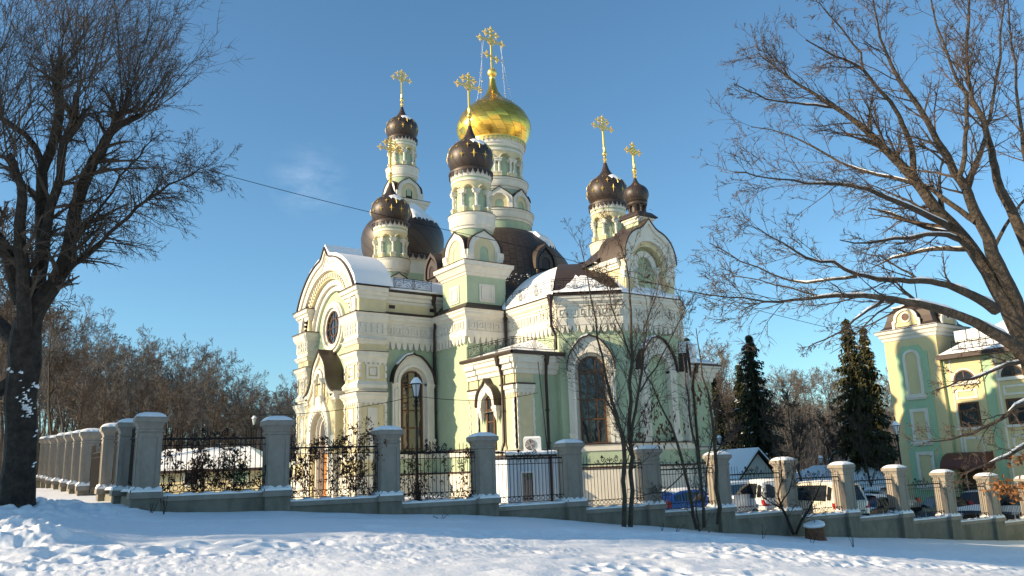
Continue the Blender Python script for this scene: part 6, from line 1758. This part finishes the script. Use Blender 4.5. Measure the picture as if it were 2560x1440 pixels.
bush(785, 26.4, 1085, 70, LB+'second panel, the leftmost there', 900, seed=34); bush(850, 26.2, 1072, 70, LB+'second panel, before the church door', 1000, seed=35); bush(908, 26.0, 1075, 64, LB+'second panel, next to its right pillar', 1000, seed=36)
bush(738, 26.8, 1110, 36, LB+'second panel, slim and tight to its left pillar', 400, seed=37)
bush(1000, 27.6, 1120, 34, LB+'lamp post panel, slim one at its left end', 380, seed=38); bush(1060, 27.8, 1105, 52, LB+'lamp post panel, right beside the post', 520, seed=39); bush(1142, 27.5, 1098, 58, LB+'lamp post panel, tall one at its right end', 640, seed=40)

# ---------------- snow covered table, stump, crow
def table():
    x, y = lat(30.5, 1050); z = H(x, y); o = empty('garden_table', (x, y, z), FRZ); tag(o, 'low dark table covered with snow behind the lamp post', 'table')
    m = MB(); box(m, -1.0, 1.0, -.4, .4, .36, .42, IRON); m.build('top', o)
    for sx in (-.85, .85):
        for sy in (-.3, .3): l = MB(); box(l, sx-.03, sx+.03, sy-.03, sy+.03, -.3, .36, IRON); l.build('leg', o)
    s = MB(); n = 12; vs = [(-1+2*i/n, -.4+.8*j/n, .42+.14*(1-abs(2*i/n-1)**4)*(1-abs(2*j/n-1)**4)) for i in range(n+1) for j in range(n+1)]
    s.add(vs, [(i*(n+1)+j, (i+1)*(n+1)+j, (i+1)*(n+1)+j+1, i*(n+1)+j+1) for i in range(n) for j in range(n)], SNOW, True); s.build('snow', o)
table()
def weeds():
    for px, py, D, h in ((1655, 1335, 27.5, .30), (1690, 1338, 27.8, .25), (1905, 1338, 30.5, .5), (2030, 1365, 29, .55), (2135, 1385, 27, .7), (1100, 1290, 24.6, .25), (408, 1281, 21.8, .5), (375, 1283, 21.7, .35)):
        p = at(px, py, D); z = H(p.x, p.y); m = MB(); rn = random.Random(px)
        for k in range(3): e = Vector((rn.gauss(0, .15), rn.gauss(0, .15), h*rn.uniform(.5, 1))); tube(m, [(0, 0, -.1), e*.5+Vector((.03, 0, 0)), e, e+Vector((.08, .02, -.05))], [.011, .009, .007, .004], 4, BARK)
        o = m.build('dry_twig', None, loc=(p.x, p.y, z)); tag(o, 'small dry twig sticking up out of the snow before the wall', 'twig', 'dry twigs in the snow')
weeds()
def stump():
    D = TD+5.0; p = gbase(2040, 1338, D); o = empty('tree_stump', tuple(p)); tag(o, 'reddish sawn tree stump with a cap of snow by the wall', 'stump')
    m = MB(); n = 18; vs = []
    for k, (r, z) in enumerate(((.52, -.3), (.45, .0), (.38, .15), (.36, .56))):
        for i in range(n): a = 2*PI*i/n; q = r*(1+.10*math.sin(3*a+1)+.05*math.sin(7*a)*(1 if k < 2 else .5)); vs.append((q*math.cos(a), q*math.sin(a), z+.05*math.cos(a)*(k == 3)))
    m.add(vs, [(k*n+i, k*n+(i+1) % n, (k+1)*n+(i+1) % n, (k+1)*n+i) for k in range(3) for i in range(n)]+[tuple(3*n+i for i in range(n))], STUMPW, True); m.build('trunk', o)
    s = MB(); vs = []
    for r, z in ((.37, .55), (.43, .60), (.41, .68), (.26, .74), (.02, .75)):
        for i in range(n): a = 2*PI*i/n; q = r*(1+.10*math.sin(3*a+1)); vs.append((q*math.cos(a), q*math.sin(a), z+.05*math.cos(a)))
    s.add(vs, [(k*n+i, k*n+(i+1) % n, (k+1)*n+(i+1) % n, (k+1)*n+i) for k in range(4) for i in range(n)], SNOW, True); s.build('snow', o)
stump()
def crow():
    c = Vector((CHX+.05, CHY-12.75-.1+.05, 8.93)); m = MB()
    tube(m, [c+Vector((-.22, 0, .10)), c+Vector((-.10, 0, .13)), c+Vector((0, 0, .18)), c+Vector((.09, 0, .24)), c+Vector((.13, 0, .29)), c+Vector((.18, 0, .30)), c+Vector((.24, 0, .285))], [.012, .035, .065, .05, .042, .02, .004], 8, IRON)
    tube(m, [c+Vector((.0, .02, .12)), c+Vector((.0, .02, 0))], .008, 4, IRON); tube(m, [c+Vector((.0, -.02, .12)), c+Vector((.0, -.02, 0))], .008, 4, IRON)
    o = m.build('crow', None, loc=tuple(c), org=tuple(c)); tag(o, 'small black crow perched on the ledge in the church niche', 'bird')
crow()

# ---------------- cars (x = length, nose towards +x)
def wheel(root, x, y, r):
    t = MB(); k = 20
    prof = [(r*.62, -.10), (r*.92, -.10), (r, -.06), (r, .06), (r*.92, .10), (r*.62, .10)]
    vs = [(x+a*math.cos(2*PI*i/k), y+b, r+a*math.sin(2*PI*i/k)) for i in range(k) for a, b in prof]; n = len(prof)
    t.add(vs, [(i*n+c, i*n+c+1, ((i+1) % k)*n+c+1, ((i+1) % k)*n+c) for i in range(k) for c in range(n-1)], RUBBER, True); w = t.build('wheel', root)
    s = MB(); vs = [(x+r*.62*math.cos(2*PI*i/k), y+sy, r+r*.62*math.sin(2*PI*i/k)) for sy in (-.085, .085) for i in range(k)]; s.add(vs, [tuple(range(k)), tuple(range(k, 2*k))], CHROME); s.build('rim', w)
def car(px, D, L, W, Ht, kind, mat, rz, label, snow=0, z=None, tail=None):
    x, y = lat(D, px); z0 = H(x, y) if z is None else z
    root = empty('parked_car' if kind != 'van' else 'parked_van', (x, y, z0), rz); tag(root, label, 'car' if kind != 'van' else 'van', None)
    b = L/2; h = Ht
    # stations: x, bottom z, belt z, roof z (None = no cabin), half widths at bottom/belt/roof
    K = {'hatch': [(-b, .35, .72, None), (-b+.05, .25, .86, .90), (-b+.45, .2, .92, h*.90), (-b+.9, .2, .92, h*.98), (-.1, .2, .92, h), (.35, .2, .92, h*.97), (b-1.15, .2, .94, .96), (b-.5, .2, .82, None), (b-.12, .25, .68, None), (b, .35, .55, None)],
         'van': [(-b, .35, .95, None), (-b+.04, .25, 1.0, 1.06), (-b+.28, .2, 1.0, h*.95), (-b+.6, .2, 1.0, h), (0, .2, 1.0, h), (b-1.6, .2, 1.0, h*.98), (b-.85, .2, 1.02, 1.06), (b-.35, .2, .92, None), (b-.08, .25, .7, None), (b, .35, .6, None)],
         'suv': [(-b, .4, .85, None), (-b+.06, .3, .98, 1.02), (-b+.4, .25, 1.02, h*.93), (-b+.8, .25, 1.02, h), (.1, .25, 1.02, h), (.5, .25, 1.02, h*.97), (b-1.2, .25, 1.04, 1.06), (b-.4, .25, .95, None), (b-.1, .3, .78, None), (b, .4, .65, None)],
         'saloon': [(-b, .35, .75, None), (-b+.1, .25, .88, None), (-b+.75, .2, .92, .94), (-b+1.35, .2, .92, h*.97), (-.1, .2, .92, h), (.4, .2, .92, h*.97), (b-1.25, .2, .93, .95), (b-.5, .2, .82, None), (b-.1, .25, .66, None), (b, .35, .55, None)]}[kind]
    m = MB(); hwd = W/2; rows = []
    for i, (xx, zb, zl, zr) in enumerate(K):
        e = .86 if i in (0, len(K)-1) else (.95 if i in (1, len(K)-2) else 1.0); w0 = hwd*e
        zr_ = zl+.02 if zr is None else zr
        wr = w0*.97 if zr_-zl < .08 else w0*(.97-.20*min(1, (zr_-zl)/.55))
        rows.append([(xx, -w0*.93, zb), (xx, -w0, zb+.22), (xx, -w0, (zb+zl)/2+.05), (xx, -w0*.975, zl), (xx, -wr, zr_-.05 if zr_-zl > .1 else zr_), (xx, -wr*.86, zr_), (xx, 0, zr_+.03), (xx, wr*.86, zr_), (xx, wr, zr_-.05 if zr_-zl > .1 else zr_), (xx, w0*.975, zl), (xx, w0, (zb+zl)/2+.05), (xx, w0, zb+.22), (xx, w0*.93, zb)])
    n = 13; vs = [q for r in rows for q in r]
    fs = [(i*n+c, (i+1)*n+c, (i+1)*n+c+1, i*n+c+1) for i in range(len(rows)-1) for c in range(n-1)]
    m.add(vs, [f[::-1] for f in fs]+[tuple(range(n)), tuple((len(rows)-1)*n+c for c in range(n))[::-1]], mat, True)
    m.build('body', root)
    def quad(A, B, C, Dd, inset=.06, push=.012):
        A, B, C, Dd = map(Vector, (A, B, C, Dd)); c = (A+B+C+Dd)/4; nn = (B-A).cross(Dd-A).normalized()
        if nn.dot(c-Vector((0, 0, .8))) < 0: nn = -nn
        return [p+(c-p).normalized()*inset*1.3+nn*push for p in (A, B, C, Dd)]
    def lerp(a, b_, t): return tuple(p+(q-p)*t for p, q in zip(a, b_))
    cab = [i for i, k in enumerate(K) if k[3] and k[3]-k[2] > .2]
    i0, i1 = cab[0], cab[-1]
    for name, ia, ib in (('rear_window', i0, i0-1), ('windscreen', i1, i1+1)):
        g = MB(); A, B = rows[ib][4 if True else 3], rows[ib][8]; C, E = rows[ia][8], rows[ia][4]
        q = quad(lerp(A, B, .04), lerp(A, B, .96), lerp(C, E, .06), lerp(C, E, .94), .05, .02); g.add(q, [(0, 1, 2, 3)], CARGLASS); g.build(name, root)
    for s in (0, 1):
        a, r_ = (3, 4) if s == 0 else (9, 8)
        xs = sorted({i0, i1} | {i for i in cab})
        mid = (i0+i1)//2
        for ia, ib in ((i0, mid), (mid, i1)):
            if ia == ib: continue
            g = MB(); q = quad(lerp(rows[ia][a], rows[ia][r_], .06), lerp(rows[ib][a], rows[ib][r_], .06), lerp(rows[ib][a], rows[ib][r_], .93), lerp(rows[ia][a], rows[ia][r_], .93), .05, .03); g.add(q, [(0, 1, 2, 3)], CARGLASS); g.build('side_window', root)
    for sy in (-1, 1):
        for xx in (-b+.75, b-.8): wheel(root, xx, sy*(hwd-.10), .33)
        t = MB(); y0_, y1_ = sorted((sy*hwd*.70, sy*hwd*.97)); z1_ = 1.28 if tail else 1.0; x1_ = .26 if tail else .06
        t.add([(-b-.02+x, y, z) for x, z in ((0, .74), (x1_, z1_)) for y in (y0_, y1_)]+[(-b+.2+x, y, z) for x, z in ((0, .74), (x1_, z1_)) for y in (y0_, y1_)], [(1, 0, 2, 3), (4, 5, 7, 6), (0, 1, 5, 4), (2, 6, 7, 3), (0, 4, 6, 2), (1, 3, 7, 5)], REDLAMP); t.build('tail_light', root)
        t = MB(); box(t, b-.14, b+.01, sy*hwd*.62-.2, sy*hwd*.62+.2, .55, .70, LAMPGLASS); t.build('headlight', root)
        t = MB(); box(t, b-1.75, b-1.58, sy*(hwd+.09)-.09, sy*(hwd+.09)+.09, .92, 1.05, mat); t.build('wing_mirror', root)
    t = MB(); box(t, -b-.05, -b+.05, -hwd*.85, hwd*.85, .32, .50, IRON); t.build('bumper', root)
    t = MB(); box(t, -b-.012, -b+.03, -.26, .26, .62, .74, PLASTIC); t.build('number_plate', root)
    if snow:
        s = MB(); vs = []; ii = list(range(i0, i1+1)); 
        for i in ii:
            for c in (4, 5, 6, 7, 8): q = rows[i][c]; edge = c in (4, 8); vs.append((q[0]*(.98), q[1]*(.97), q[2]+(.02 if edge else snow)))
        k = len(ii); s.add(vs, [(i*5+c+1, i*5+c, (i+1)*5+c, (i+1)*5+c+1)[::-1] for i in range(k-1) for c in range(4)], SNOW, True)
        hood = [i for i in range(i1+1, len(K)-1)]
        vs = [];
        for i in hood:
            for c in (4, 6, 8): q = rows[i][c]; vs.append((q[0], q[1]*.93, q[2]+(.01 if c != 6 else snow*.6)))
        if len(hood) > 1: s.add(vs, [(i*3+c, (i+1)*3+c, (i+1)*3+c+1, i*3+c+1) for i in range(len(hood)-1) for c in range(2)], SNOW, True)
        s.build('snow', root)
    return root
PB = paint('blue_car_paint', (.012, .13, .52)); PW = paint('white_car_paint', (.72, .74, .74)); PC = paint('cream_car_paint', (.72, .68, .56)); PDK = paint('dark_blue_car_paint', (.015, .02, .04)); PS = paint('silver_car_paint', (.42, .43, .45), .6); PK = paint('black_car_paint', (.012, .012, .013)); PG = paint('grey_car_paint', (.12, .125, .13), .5)
FA = math.degrees(FRZ)
def zroof(px, py, D, h): return at(px, py, D).z-h
car(1708, 35.6, 3.7, 1.6, 1.45, 'hatch', PB, R(FA+4), 'bright blue hatchback behind the fence right of the twin-stemmed tree', .03, zroof(1690, 1222, 35.6, 1.45))
car(1802, 38.6, 4.3, 1.75, 1.65, 'suv', PW, R(FA+186), 'white off-roader with big side windows behind the blue hatchback', .02, zroof(1800, 1205, 38.6, 1.65))
car(1872, 39.8, 4.6, 1.85, 1.85, 'van', PW, R(FA+78), 'white minivan with dark rear glass between two sunlit pillars', .04, zroof(1860, 1203, 38, 1.85))
car(1950, 44.5, 5.0, 1.95, 2.0, 'van', PC, R(FA+8), 'cream panel van standing sideways behind the white minivan', .03, zroof(1930, 1207, 44, 2.0))
car(2040, 39.0, 4.6, 1.85, 1.9, 'van', PC, R(FA+76), 'cream minivan with its dark rear window facing the fence', .05, zroof(2040, 1207, 37, 1.9))
car(2090, 46, 4.5, 1.75, 1.5, 'saloon', PW, R(FA+70), 'white saloon showing between the minivan and a pillar', .05, zroof(2090, 1222, 46, 1.5))
car(2155, 41.5, 4.5, 1.75, 1.45, 'saloon', PDK, R(FA+196), 'dark blue saloon with a thick layer of snow on top', .10, zroof(2150, 1238, 41.5, 1.5))
car(2185, 47.5, 4.5, 1.75, 1.5, 'saloon', PS, R(FA+80), 'silver saloon with snow on its roof behind the dark blue one', .12, zroof(2185, 1219, 47.5, 1.55))
car(2338, 46.5, 4.0, 1.7, 1.5, 'hatch', PK, R(FA+60), 'black hatchback with a tall red tail light beside the sunlit pillar', 0, zroof(2320, 1244, 45, 1.5), True)
car(2362, 52, 4.4, 1.75, 1.5, 'saloon', PS, R(FA+75), 'silver car partly hidden behind the black hatchback', .02, zroof(2330, 1228, 52, 1.5))
car(2432, 45.5, 4.5, 1.85, 1.75, 'suv', PK, R(FA+200), 'black off-roader with shining headlights before the house entrance', .02, zroof(2425, 1228, 45.5, 1.75))
car(2540, 45.5, 4.4, 1.75, 1.55, 'saloon', PG, R(FA+185), 'dark grey saloon at the right edge of the picture', .02, zroof(2530, 1237, 45.5, 1.5))

# ---------------- unseen tall house block added beyond the left edge to shade lawn and fence
def add_shade_house():
    ld = Vector((.951, -.309)); pn = Vector((.309, .951))
    q0, q1 = 18.9, 28.8
    # stands up-light of the fence corner
    c0 = Vector((-24.5, 0)); 
    def pt(s, q): return ld*s+pn*q
    s1 = -31.0; s0 = -43.0
    P = [pt(s0, q0), pt(s1, q0), pt(s1, q1), pt(s0, q1)]
    z0 = -1.5; h = 21.5; o = empty('added_shade_house', (P[1].x, P[1].y, z0)); tag(o, 'unseen pale house block added beyond the left edge to cast shade', 'house'); org = (P[1].x, P[1].y, z0)
    m = MB(); sweep(m, [tuple(p) for p in P], [(0, z0-1), (0, z0+h-.4), (.4, z0+h-.2), (.4, z0+h)], CREAMB, closed=True); m.build('wall', o, org=org)
    r = MB(); 
    e = [P[0]-ld*.4, P[1]+ld*.4, P[2]+ld*.4, P[3]-ld*.4]; mid0, mid1 = (P[0]+P[3])/2+ld*3, (P[1]+P[2])/2-ld*3
    r.add([(p.x, p.y, z0+h) for p in e]+[(mid0.x, mid0.y, z0+h+.6), (mid1.x, mid1.y, z0+h+.6)], [(0, 1, 5, 4), (1, 2, 5), (2, 3, 4, 5), (3, 0, 4)], SNOW); r.build('roof', o, org=org)
    for a, b in ((P[1], P[2]), (P[0], P[1])):
        f = Fr((a.x, a.y), tuple(b-a)); L = (b-a).length; n = int(L/2.6)
        for i in range(n):
            for k in range(5):
                u = L*(i+.5)/n; z = z0+1.6+k*3.5; w = MB(); ext(w, f, rect(u-.6, u+.6, z, z+1.5), 0, .03, GLASS); ext(w, f, rect(u-.7, u+.7, z-.1, z+1.6), 0, .08, WHITE, holes=[rect(u-.58, u+.58, z+.02, z+1.48)]); w.build('window', o, org=org)
add_shade_house()
# ================================================================== snow ground: one sheet to the horizon
def ground():
    fwd = math.atan2(.79250, .56900)
    fine = np.linspace(-.60, .60, 900); coarse = np.linspace(.60, 2*PI-.60, 90)[1:-1]
    az = np.concatenate([fine, coarse]); na = len(az)
    rr = np.concatenate([[.6, 3, 6, 8, 9.5], np.geomspace(10.5, 30, 420), np.geomspace(30, 75, 130)[1:], np.geomspace(75, 2500, 40)[1:]]); nr = len(rr)
    A, Rr = np.meshgrid(az, rr, indexing='ij'); th = fwd-A
    x = Rr*np.cos(th); y = Rr*np.sin(th)
    z = hsmooth(x, y)+mounds(x, y)
    dx, dy = x-FP0.x, y-FP0.y
    a = dx*FD.x+dy*FD.y; b = dx*FN.x+dy*FN.y
    near = 1-smoothstep(26, 60, Rr)
    out = smoothstep(-.05, .6, b)
    z = z+near*(.10*fbm(x*.35, y*.35, 3, 1)+.05*fbm(x*1.4, y*1.4, 3, 2)*out)
    # drifted bank at the foot of the wall
    z = z+out*near*(.06*np.exp(-(b/.8)**2)*(.5+fbm(a*.8, b*0+3.3, 3, 5))+.06*np.exp(-((b-1.6)/.5)**2)*fbm(a*1.5, b*1.5, 3, 6))
    # a trodden path line
    z = z-near*out*.07*np.exp(-((b-2.0-.8*np.sin(a*.12+1)-.15*fbm(a*.8, a*0, 2, 8))/.16)**2)*(a < 9)
    # road: ruts and chewed-up snow
    road = smoothstep(5.6, 7.4, b+1.0*fbm(a*.25, a*0+.5, 2, 9))
    rut = 0
    for c, w, dpt in ((8.2, .35, .10), (9.6, .30, .07), (10.6, .4, .12), (12.2, .35, .09), (13.6, .4, .10)):
        cc = c+.35*np.sin(a*.10+c)+.25*fbm(a*.3, a*0+c, 2, int(c*10)); rut = rut-dpt*np.exp(-((b-cc)/w)**2)+.5*dpt*np.exp(-((b-cc-w*1.6)/(w*.7))**2)
    lum = np.abs(fbm(a*.9, b*2.0, 3, 21))*.19+np.abs(fbm(x*4.5, y*4.5, 3, 22))*.14*smoothstep(-.1, .15, fbm(a*.35, b*.8, 2, 33))
    # footprints : cellular dimples
    s = 2.6; gx = a*s*.8; gy = b*s*1.15; ix = np.floor(gx); iy = np.floor(gy); F = np.full(x.shape, 9.0)
    for di in (-1, 0, 1):
        for dj in (-1, 0, 1):
            cx_, cy_ = ix+di, iy+dj
            hx = np.modf(np.abs(np.sin(cx_*127.1+cy_*311.7)*43758.5453))[0]; hy = np.modf(np.abs(np.sin(cx_*269.5+cy_*183.3)*43758.5453))[0]
            F = np.minimum(F, np.hypot(gx-cx_-hx, gy-cy_-hy))
    foot = -np.exp(-(F/.30)**2)*.115
    patch = smoothstep(-.04, .12, fbm(a*.16, b*.55, 2, 31)+.05)
    z = z+near*road*(rut+lum*(.5+.5*patch)+foot*patch-.06)
    # crest thrown up at the road edge, and the snow heap at lower left
    z = z+near*.10*np.exp(-((b-6.6-1.0*fbm(a*.25, a*0+.5, 2, 9))/.45)**2)*(.6+1.2*fbm(a*1.6, b*1.6, 3, 41))*(a > 4)
    for px, D, sx, hh in ((40, 15.0, .8, .17), (110, 14.6, .55, .10), (-80, 15.3, 1.1, .22), (200, 13.8, .8, .07), (60, 14.0, .5, .08)):
        q = at(px, 1400, D); g = np.exp(-((x-q.x)**2+(y-q.y)**2)/(2*sx*sx)); z = z+g*hh*(1+1.5*fbm(x*2.5, y*2.5, 4, 51))
    g = np.exp(-((a+2.3)**2/3.0+(b-.4)**2/5.0)); z = z+near*g*.36*np.abs(fbm(x*2.8, y*2.8, 4, 61))*2
    verts = np.stack([x, y, z], -1).reshape(-1, 3)
    verts = np.concatenate([verts, [[0, 0, float(z[0, 0])]]])
    me = bpy.data.meshes.new('snow_ground'); i = np.arange(na)[:, None]; j = np.arange(nr-1)[None, :]; i2 = (i+1) % na
    q = np.stack([i*nr+j, i*nr+j+1, i2*nr+j+1, i2*nr+j], -1).reshape(-1, 4); tr = np.stack([np.full(na, na*nr), np.arange(na)*nr, ((np.arange(na)+1) % na)*nr], -1)
    nv = len(verts); nq, nt_ = len(q), len(tr)
    me.vertices.add(nv); me.vertices.foreach_set('co', verts.ravel())
    loops = np.concatenate([q.ravel(), tr.ravel()]); me.loops.add(len(loops)); me.loops.foreach_set('vertex_index', loops)
    st = np.concatenate([np.arange(nq)*4, nq*4+np.arange(nt_)*3]); me.polygons.add(nq+nt_); me.polygons.foreach_set('loop_start', st)
    me.polygons.foreach_set('use_smooth', np.ones(nq+nt_, bool)); me.update(calc_edges=True); me.validate()
    me.materials.append(snowmat('ground_snow', 1.0, .45, (.87, .87, .885)))
    o = bpy.data.objects.new('snow_ground', me); COL.objects.link(o); o['kind'] = 'structure'
ground()
# ================================================================== light, sky, camera
def light_camera():
    cam = bpy.data.cameras.new('camera'); cam.sensor_width = 36; cam.lens = FOC*36/2560; cam.clip_start = .1; cam.clip_end = 3000
    co = bpy.data.objects.new('camera', cam); COL.objects.link(co)
    co.matrix_world = ROT.to_4x4(); scene.camera = co
    d = Vector((.951, -.309, -.365)).normalized()
    s = bpy.data.lights.new('sun', 'SUN'); s.energy = SUN_E; s.angle = R(.55); s.color = (1, .80, .54)
    so = bpy.data.objects.new('sun', s); COL.objects.link(so); so.rotation_euler = d.to_track_quat('-Z', 'Y').to_euler(); so.location = (0, -10, 40)
    w = bpy.data.worlds.new('World'); scene.world = w; w.use_nodes = True; nt = w.node_tree
    sky = nt.nodes.new('ShaderNodeTexSky'); sky.sky_type = 'NISHITA'; sky.sun_disc = False
    sky.sun_elevation = math.asin(-d.z); sky.sun_rotation = math.atan2(-d.x, -d.y); sky.altitude = 200; sky.air_density = 1.0; sky.dust_density = .7; sky.ozone_density = 3.2
    bg = nt.nodes['Background']; bg.inputs[1].default_value = SKY_E
    mx = N(nt, 'ShaderNodeMix', data_type='RGBA', blend_type='MULTIPLY'); mx.inputs[0].default_value = 1; mx.inputs[7].default_value = (.66, .85, .85, 1)
    nt.links.new(sky.outputs[0], mx.inputs[6])
    # one faint wisp of cloud, fixed in the sky
    tc = N(nt, 'ShaderNodeTexCoord'); dt = N(nt, 'ShaderNodeVectorMath', operation='DISTANCE'); nt.links.new(tc.outputs['Generated'], dt.inputs[0]); dt.inputs[1].default_value = tuple(ray(775, 452).normalized())
    mp = N(nt, 'ShaderNodeMapping'); mp.inputs['Scale'].default_value = (9, 9, 26); nt.links.new(tc.outputs['Generated'], mp.inputs[0])
    nz = N(nt, 'ShaderNodeTexNoise', Scale=2.2, Detail=6.0, Roughness=.6); nt.links.new(mp.outputs[0], nz.inputs['Vector'])
    f = mth(nt, 'MULTIPLY', mth(nt, 'SUBTRACT', 1, mth(nt, 'MINIMUM', 1, mth(nt, 'MULTIPLY', dt.outputs['Value'], 19))), mth(nt, 'MAXIMUM', 0, mth(nt, 'MULTIPLY', mth(nt, 'SUBTRACT', nz.outputs['Fac'], .38), 1.6)))
    m2 = N(nt, 'ShaderNodeMix', data_type='RGBA', blend_type='ADD'); nt.links.new(f, m2.inputs[0]); nt.links.new(mx.outputs[2], m2.inputs[6]); m2.inputs[7].default_value = (1.6, 1.5, 1.4, 1)
    nt.links.new(m2.outputs[2], bg.inputs[0])
    vs = scene.view_settings; scene.display_settings.display_device = 'sRGB'
    vs.view_transform = 'Standard'; vs.look = 'None'; vs.exposure = EXPO; vs.gamma = 1
    scene.render.resolution_x = 1024; scene.render.resolution_y = 576
    c = scene.cycles; c.max_bounces = 6; c.diffuse_bounces = 3; c.glossy_bounces = 3; c.transparent_max_bounces = 4; c.caustics_reflective = False; c.caustics_refractive = False
    c.sample_clamp_indirect = 4
SUN_E = 5.0; SKY_E = .145; EXPO = .68
light_camera()
